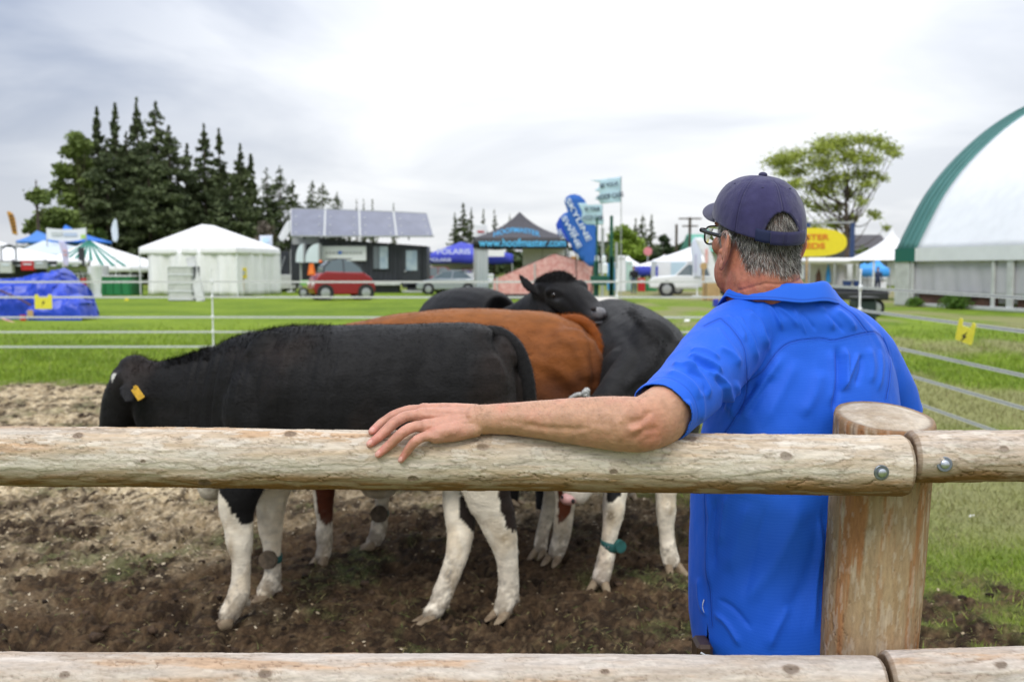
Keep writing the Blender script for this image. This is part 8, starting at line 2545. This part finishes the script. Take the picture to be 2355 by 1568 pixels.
for k in range(48):
    a_ = 2 * math.pi * k / 48; e = 2 / 2.5
    pts.append(W(cxx_ + math.copysign(abs(math.cos(a_)) ** e, math.cos(a_)) * rx, 557 + math.copysign(abs(math.sin(a_)) ** e, math.sin(a_)) * ry, Ys))
mb = MB(); mb.prism(np.array(pts), (0, .08, 0)); mb.build('board', m_yellow, t)
text_mesh('lettering', 'MASTER', .36, W(1862, 546, Ys - .02), m_redpr, t, width=1.75, depth=.01); text_mesh('lettering', 'FEEDS', .36, W(1862, 566, Ys - .02), m_redpr, t, width=1.4, depth=.01)
for x in (1856, 1800): q = W(x, 590, Ys + .1); pole(t, 'post', (q[0], Ys + .1, 0), (q[0], Ys + .1, q[2]), .05, m_wood)
Yb = 60; t = thing('blue_gateway', 'tall dark blue steel gateway frame behind the yellow sign', 'gateway', grd(1960, 0, Yb))
for x in (1858, 1961):
    a_ = W(x - 4.5, 512, Yb); b_ = W(x + 4.5, 512, Yb); mb = MB(); mb.box(((a_[0] + b_[0]) / 2, Yb, a_[2] / 2), (b_[0] - a_[0], .2, a_[2])); mb.build('post', m_bluep, t)
mb = MB(); mb.pbox(1858, 510, 1964, 513.5, Yb - .1, .2); mb.build('crossbar', m_galv, t)
Ysh = 52; t = thing('market_shelter', 'open market shelter with long white roof behind the mans shoulder', 'shelter', grd(1915, 0, Ysh + 1.5))
mb = MB(); mb.pbox(1855, 593, 1982, 607, Ysh, 3.4, .12); mb.build('roof', m_white, t)
for x in (1862, 1920, 1976): q = W(x, 600, Ysh + .1); pole(t, 'post', (q[0], Ysh + .1, 0), (q[0], Ysh + .1, q[2]), .05, m_galv)
mb = MB(); mb.pbox(1862, 607, 1975, 672, Ysh + 3, .08); mb.build('back_wall', m_white2, t)
for (x0, x1, y0, y1, mm, lb, nm_, ct) in ((1876, 1890, 617, 650, m_brown, 'dark red hanging garment in the market shelter', 'garment', 'garment'), (1899, 1912, 607, 650, m_skyb, 'blue pointed cloth in the market shelter', 'blue_cloth', 'cloth'), (1922, 1950, 609, 655, m_wallg, 'pale grey drum-like display in the market shelter', 'display_drum', 'display'), (1960, 1972, 609, 655, m_white2, 'white roll standing at the right of the market shelter', 'white_roll', 'roll')):
    q = W((x0 + x1) / 2, y0, Ysh + .8); tt_ = thing(nm_, lb, ct, q)
    a_ = W(x0, y1, Ysh + .8); b_ = W(x1, y0, Ysh + .8); r = (b_[0] - a_[0]) / 2
    mb = MB(); mb.tube([(q[0], Ysh + .8, a_[2]), (q[0], Ysh + .8, (a_[2] + b_[2]) / 2), (q[0], Ysh + .8, b_[2])], [r, r * .9, r * (.15 if nm_ in ('blue_cloth', 'garment') else .9)], 14); o = mb.build('body', mm, tt_); auto_smooth(o)
    pole(tt_, 'hanger', (q[0], Ysh + .8, b_[2]), (q[0], Ysh + .8, b_[2] + .1), .02, m_galv)
canopy('sky_blue_canopy', 'small bright sky blue canopy at the left behind the gateway', 1962, 2012, 622, 604, 66, 4, m_skyb, vh=.35, px_peak=1990)
canopy('sky_blue_canopy', 'larger bright sky blue canopy beside the tall white tent tip', 2002, 2046, 618, 596, 62, 4, m_skyb, vh=.5, px_peak=2020)
t, a, b = simple_box('white_stall_goods', 'white covered goods under the sky blue canopies', 'stall', 1965, 625, 2040, 660, 68, 2, m_white2); mb = MB(); mb.pbox(1965, 640, 2040, 643, 67.9, .1); mb.build('rail', m_lgrey, t)
Yw = 50; q = W(2050, 600, Yw); t = thing('high_peak_tent', 'white high-peak tent with swooping tip left of the arched hall', 'tent', (q[0], Yw, 0))
pk = W(2052, 522, Yw + 2); zE = W(2052, 598, Yw)[2]
mb = MB(); n = 14; P = np.zeros((25, n, 3)); r0 = 2.1
for i in range(25):
    a_ = 2 * math.pi * i / 24
    for j in range(n):
        v = j / (n - 1); r = r0 * (1 - v) ** 2.2 + .05
        P[i, j] = (pk[0] + math.cos(a_) * r, Yw + 2 + math.sin(a_) * r, zE + (pk[2] - zE) * v ** .85)
mb.grid(P); mb.build('roof', m_white, t, smooth=True)
for k in range(4):
    a_ = math.pi / 4 + k * math.pi / 2; p = (pk[0] + math.cos(a_) * r0 * .95, Yw + 2 + math.sin(a_) * r0 * .95); pole(t, 'leg', (p[0], p[1], 0), (p[0], p[1], zE), .05, m_wpaint)
t, a, b = simple_box('grey_roofed_house', 'house with dark grey shingle roof behind the sky blue canopies', 'house', 1985, 590, 2062, 630, 95, 8, m_lgrey)
xr0, xr1 = W(1972, 590, 94)[0], W(2070, 590, 94)[0]; z0_, z1_ = W(2000, 598, 94)[2], W(2000, 540, 99)[2]
mb = MB(); mb.prism(np.array([(xr0, 94, z0_), (xr0, 104, z0_), (xr0, 99, z1_)]), (xr1 - xr0, 0, 0)); mb.build('roof', m_roofg, t)
for x in (1995, 2030): mb = MB(); mb.pbox(x, 600, x + 14, 616, 94.95, .06); w_ = mb.build('window', m_wpaint, t); mb = MB(); mb.pbox(x + 1.5, 602, x + 12.5, 614, 94.9, .05); mb.build('pane', m_glass, w_)
t = thing('black_flatbed', 'black flatbed trailer loaded with goods behind the mans right shoulder', 'trailer', grd(1975, 0, 33))
mb = MB(); mb.pbox(1905, 672, 2045, 690, 33, 1.6, .03); mb.build('bed', m_blk, t)
mb = MB(); mb.pbox(1915, 660, 2000, 674, 33.3, 1.2, .05); mb.build('load_cover', m_dark, t)
mb = MB(); mb.pbox(1990, 664, 2044, 676, 33.2, 1.0, .02); mb.build('tailboard', m_blk, t)
for x in (1925, 2020): wheel(t, np.array((W(x, 700, 33)[0], 33.3, .30)), .30, .2, 0)
for i, x in enumerate((1948, 1972)):
    q = W(x, 664, 34); tt_ = thing('dark_bucket', ('left', 'right')[i] + ' one of two dark blue buckets on the black flatbed', 'bucket', (q[0], 34, q[2]), 'dark blue buckets on the black flatbed'); mb = MB(); mb.tube([q, q + (0, 0, .28)], [.12, .16], 14); mb.build('bucket', m_bluep, tt_); mb = MB(); mb.tube([q + (0, 0, .27), q + (0, 0, .30)], .165, 14); mb.build('rim', m_galv, tt_)
q = W(1995, 700, 27); t = thing('wheeled_bin', 'dark green wheeled bin below the black flatbed', 'bin', (q[0], 27.4, 0))
a_, b_ = W(1972, 735, 27), W(2020, 688, 27); mb = MB(); mb.box(((a_[0] + b_[0]) / 2, 27.4, b_[2] / 2), (b_[0] - a_[0], .7, b_[2]), None, .06); mb.build('body', M('very_dark_green', (.010, .025, .022), rough=.5), t)
mb = MB(); mb.box(((a_[0] + b_[0]) / 2, 27.35, b_[2] + .03), ((b_[0] - a_[0]) * 1.06, .8, .07), None, .02); mb.build('lid', m_blk, t)
o0 = np.array((16.9, 44.0)); dw = np.array((.249, -.969)); dn = np.array((.969, .249))
t = thing('arched_hall', 'large arched fabric hall with white roof, teal trim and grey side walls', 'tent', (19.5, 36, 0))
S = [0, .6, 1.35, 2.45, 3.96, 5.4, 6.8, 9.0, 11.2]; Zs = [2.42, 3.55, 4.80, 6.10, 7.43, 8.38, 9.05, 9.75, 10.0]
arcP = smooth_path(np.stack([S, Zs], 1), 30)
arcP = np.vstack([arcP, np.stack([22.4 - arcP[::-1, 0], arcP[::-1, 1]], 1)[1:]])
def hall(t_, s_, z_): p = o0 + dw * t_ + dn * s_; return (p[0], p[1], z_)
Lh_ = 24.0
def roofpart(t0, t1, name, mat, n, lift=0):
    P = np.zeros((len(arcP), n, 3))
    for i, (s_, z_) in enumerate(arcP):
        for j in range(n):
            tt__ = t0 + (t1 - t0) * j / (n - 1)
            sagb = -.10 * math.sin(math.pi * ((tt__ - 1.4) % 5.0) / 5.0) if mat is m_white2 else 0
            P[i, j] = hall(tt__, s_ - lift * .7 + sagb * -.6, z_ + lift * .7 + sagb * .4)
    mb = MB(); mb.grid(P); o = mb.build(name, mat, t, smooth=True); s = o.modifiers.new('t', 'SOLIDIFY'); s.thickness = .04
    return o
roofpart(1.4, Lh_, 'roof', m_white2, 60)
roofpart(0, 1.4, 'trim', m_teal, 4, .01)
for tt__ in (0.35, .7, 1.05):
    mb = MB(); mb.tube([hall(tt__, s_ - .03, z_ + .03) for s_, z_ in arcP], .03, 5); mb.build('trim_rib', m_teal, t, smooth=True)
mb = MB(); mb.prism(np.array([hall(1.4, -.06, 2.48), hall(Lh_, -.06, 2.48), hall(Lh_, -.06, 1.92), hall(1.4, -.06, 1.92)]), (.05, .01, 0)); mb.build('valance', m_white2, t)
mb = MB(); mb.prism(np.array([hall(0, -.06, 2.48), hall(1.4, -.06, 2.48), hall(1.4, -.06, 1.90), hall(0, -.06, 1.90)]), (.05, .01, 0)); mb.build('valance', m_teal2, t)
drape(t, 'side_wall', hall(1.05, .15, 0)[:2], hall(Lh_, .15, 0)[:2], .52, 2.3, m_wallg, .07, 14, 3, n=160)
mb = MB(); c = hall(.45, .1, 1.15); R2_ = np.array(((dn[0], dw[0], 0), (dn[1], dw[1], 0), (0, 0, 1.0))); mb.box(c, (.2, 1.0, 2.3), R2_, .03); mb.build('corner_pillar', m_lgrey, t)
for tt__ in (1.15, 6.0, 6.9, 11.5, 16.5, 21.5):
    mb = MB(); mb.box(hall(tt__, .04, .96), (.10, .14 if tt__ != 6.9 else .3, 1.92), R2_, .01); mb.build('post', m_lgrey, t)
for (ta, tb, mm) in ((1.3, 2.9, m_brown), (3.0, 3.6, m_blk), (3.7, 5.9, m_brown), (7.0, 8.2, m_brown)):
    mb = MB(); mb.box(hall((ta + tb) / 2, .35, .33), (.1, tb - ta, .40), R2_); mb.build('board', mm, t)
for k in range(8):
    ta = 8.3 + k * 1.9; mb = MB(); mb.box(hall(ta + .9, .30, .33), (.10, 1.8, .42), R2_, .03); mb.build('red_panel', m_redc, t)
mb = MB(); mb.box(hall(Lh_ / 2 + .7, .15, .07), (.5, Lh_ - 1.6, .14), R2_, .02); mb.build('base_ledge', m_lgrey, t)
mb = MB(); P = [hall(.02, s_, z_ - .05) for s_, z_ in arcP]; mb.add(P + [hall(.02, 22.4, 0), hall(.02, 0, 0)], [list(range(len(P) + 2))]); mb.build('gable_wall', m_white2, t)
for i, (tt__, s_, lb) in enumerate(((2.1, -.5, 'small weed clump at the corner pillar of the arched hall'), (4.6, -.5, 'larger green weed clump before the wall of the arched hall'))):
    p = hall(tt__, s_, 0); rng = np.random.default_rng(i); n = 900 + 900 * i
    tt_ = thing('weed_clump', lb, 'weeds', p)
    d = rng.normal(size=(n, 3)); d[:, 2] = np.abs(d[:, 2]) * 1.6 + .3; d /= np.linalg.norm(d, axis=1)[:, None]
    P = np.array(p) + d * rng.uniform(.1, .45 + .3 * i, (n, 1)) * np.array((1, 1, .9))
    V, F = leaf_quads(P, rng.uniform(.03, .07, n), rng, 1)
    mesh_obj('leaves', V, F, m_leaf, tt_, col=np.repeat(mixv((.04, .09, .015), (.12, .22, .03), rng.random(n)), 4, 0)); mb = MB()
    for k in range(8): a_ = k * .8; mb.tube([np.array(p), np.array(p) + (math.cos(a_) * .2, math.sin(a_) * .2, .35)], .008, 4)
    mb.build('stems', m_leaf, tt_)
for (x, y, lb) in ((1410, 1, 0),): pass
for (px, py, lb) in ((1580, 740, 'white scrap of litter on the worn grass near the mans jaw'), (2235, 1192, 'small white scrap of paper in the grass right of the post')):
    g = G(px, py); tt_ = None
    z = ground_z(g[0], g[1]); mb = MB(); s_ = .10 if py < 800 else .018
    pts = np.array([(g[0] - s_, g[1], z + .01), (g[0] + s_ * .6, g[1] - s_ * .3, z + .012), (g[0] + s_, g[1] + s_ * .5, z + .01 + s_ * .5), (g[0] - s_ * .4, g[1] + s_ * .5, z + .01 + s_ * .4)])
    mb.prism(pts, (0, 0, s_ * .15)); o = mb.build('litter', m_white, label=lb, cat='litter')
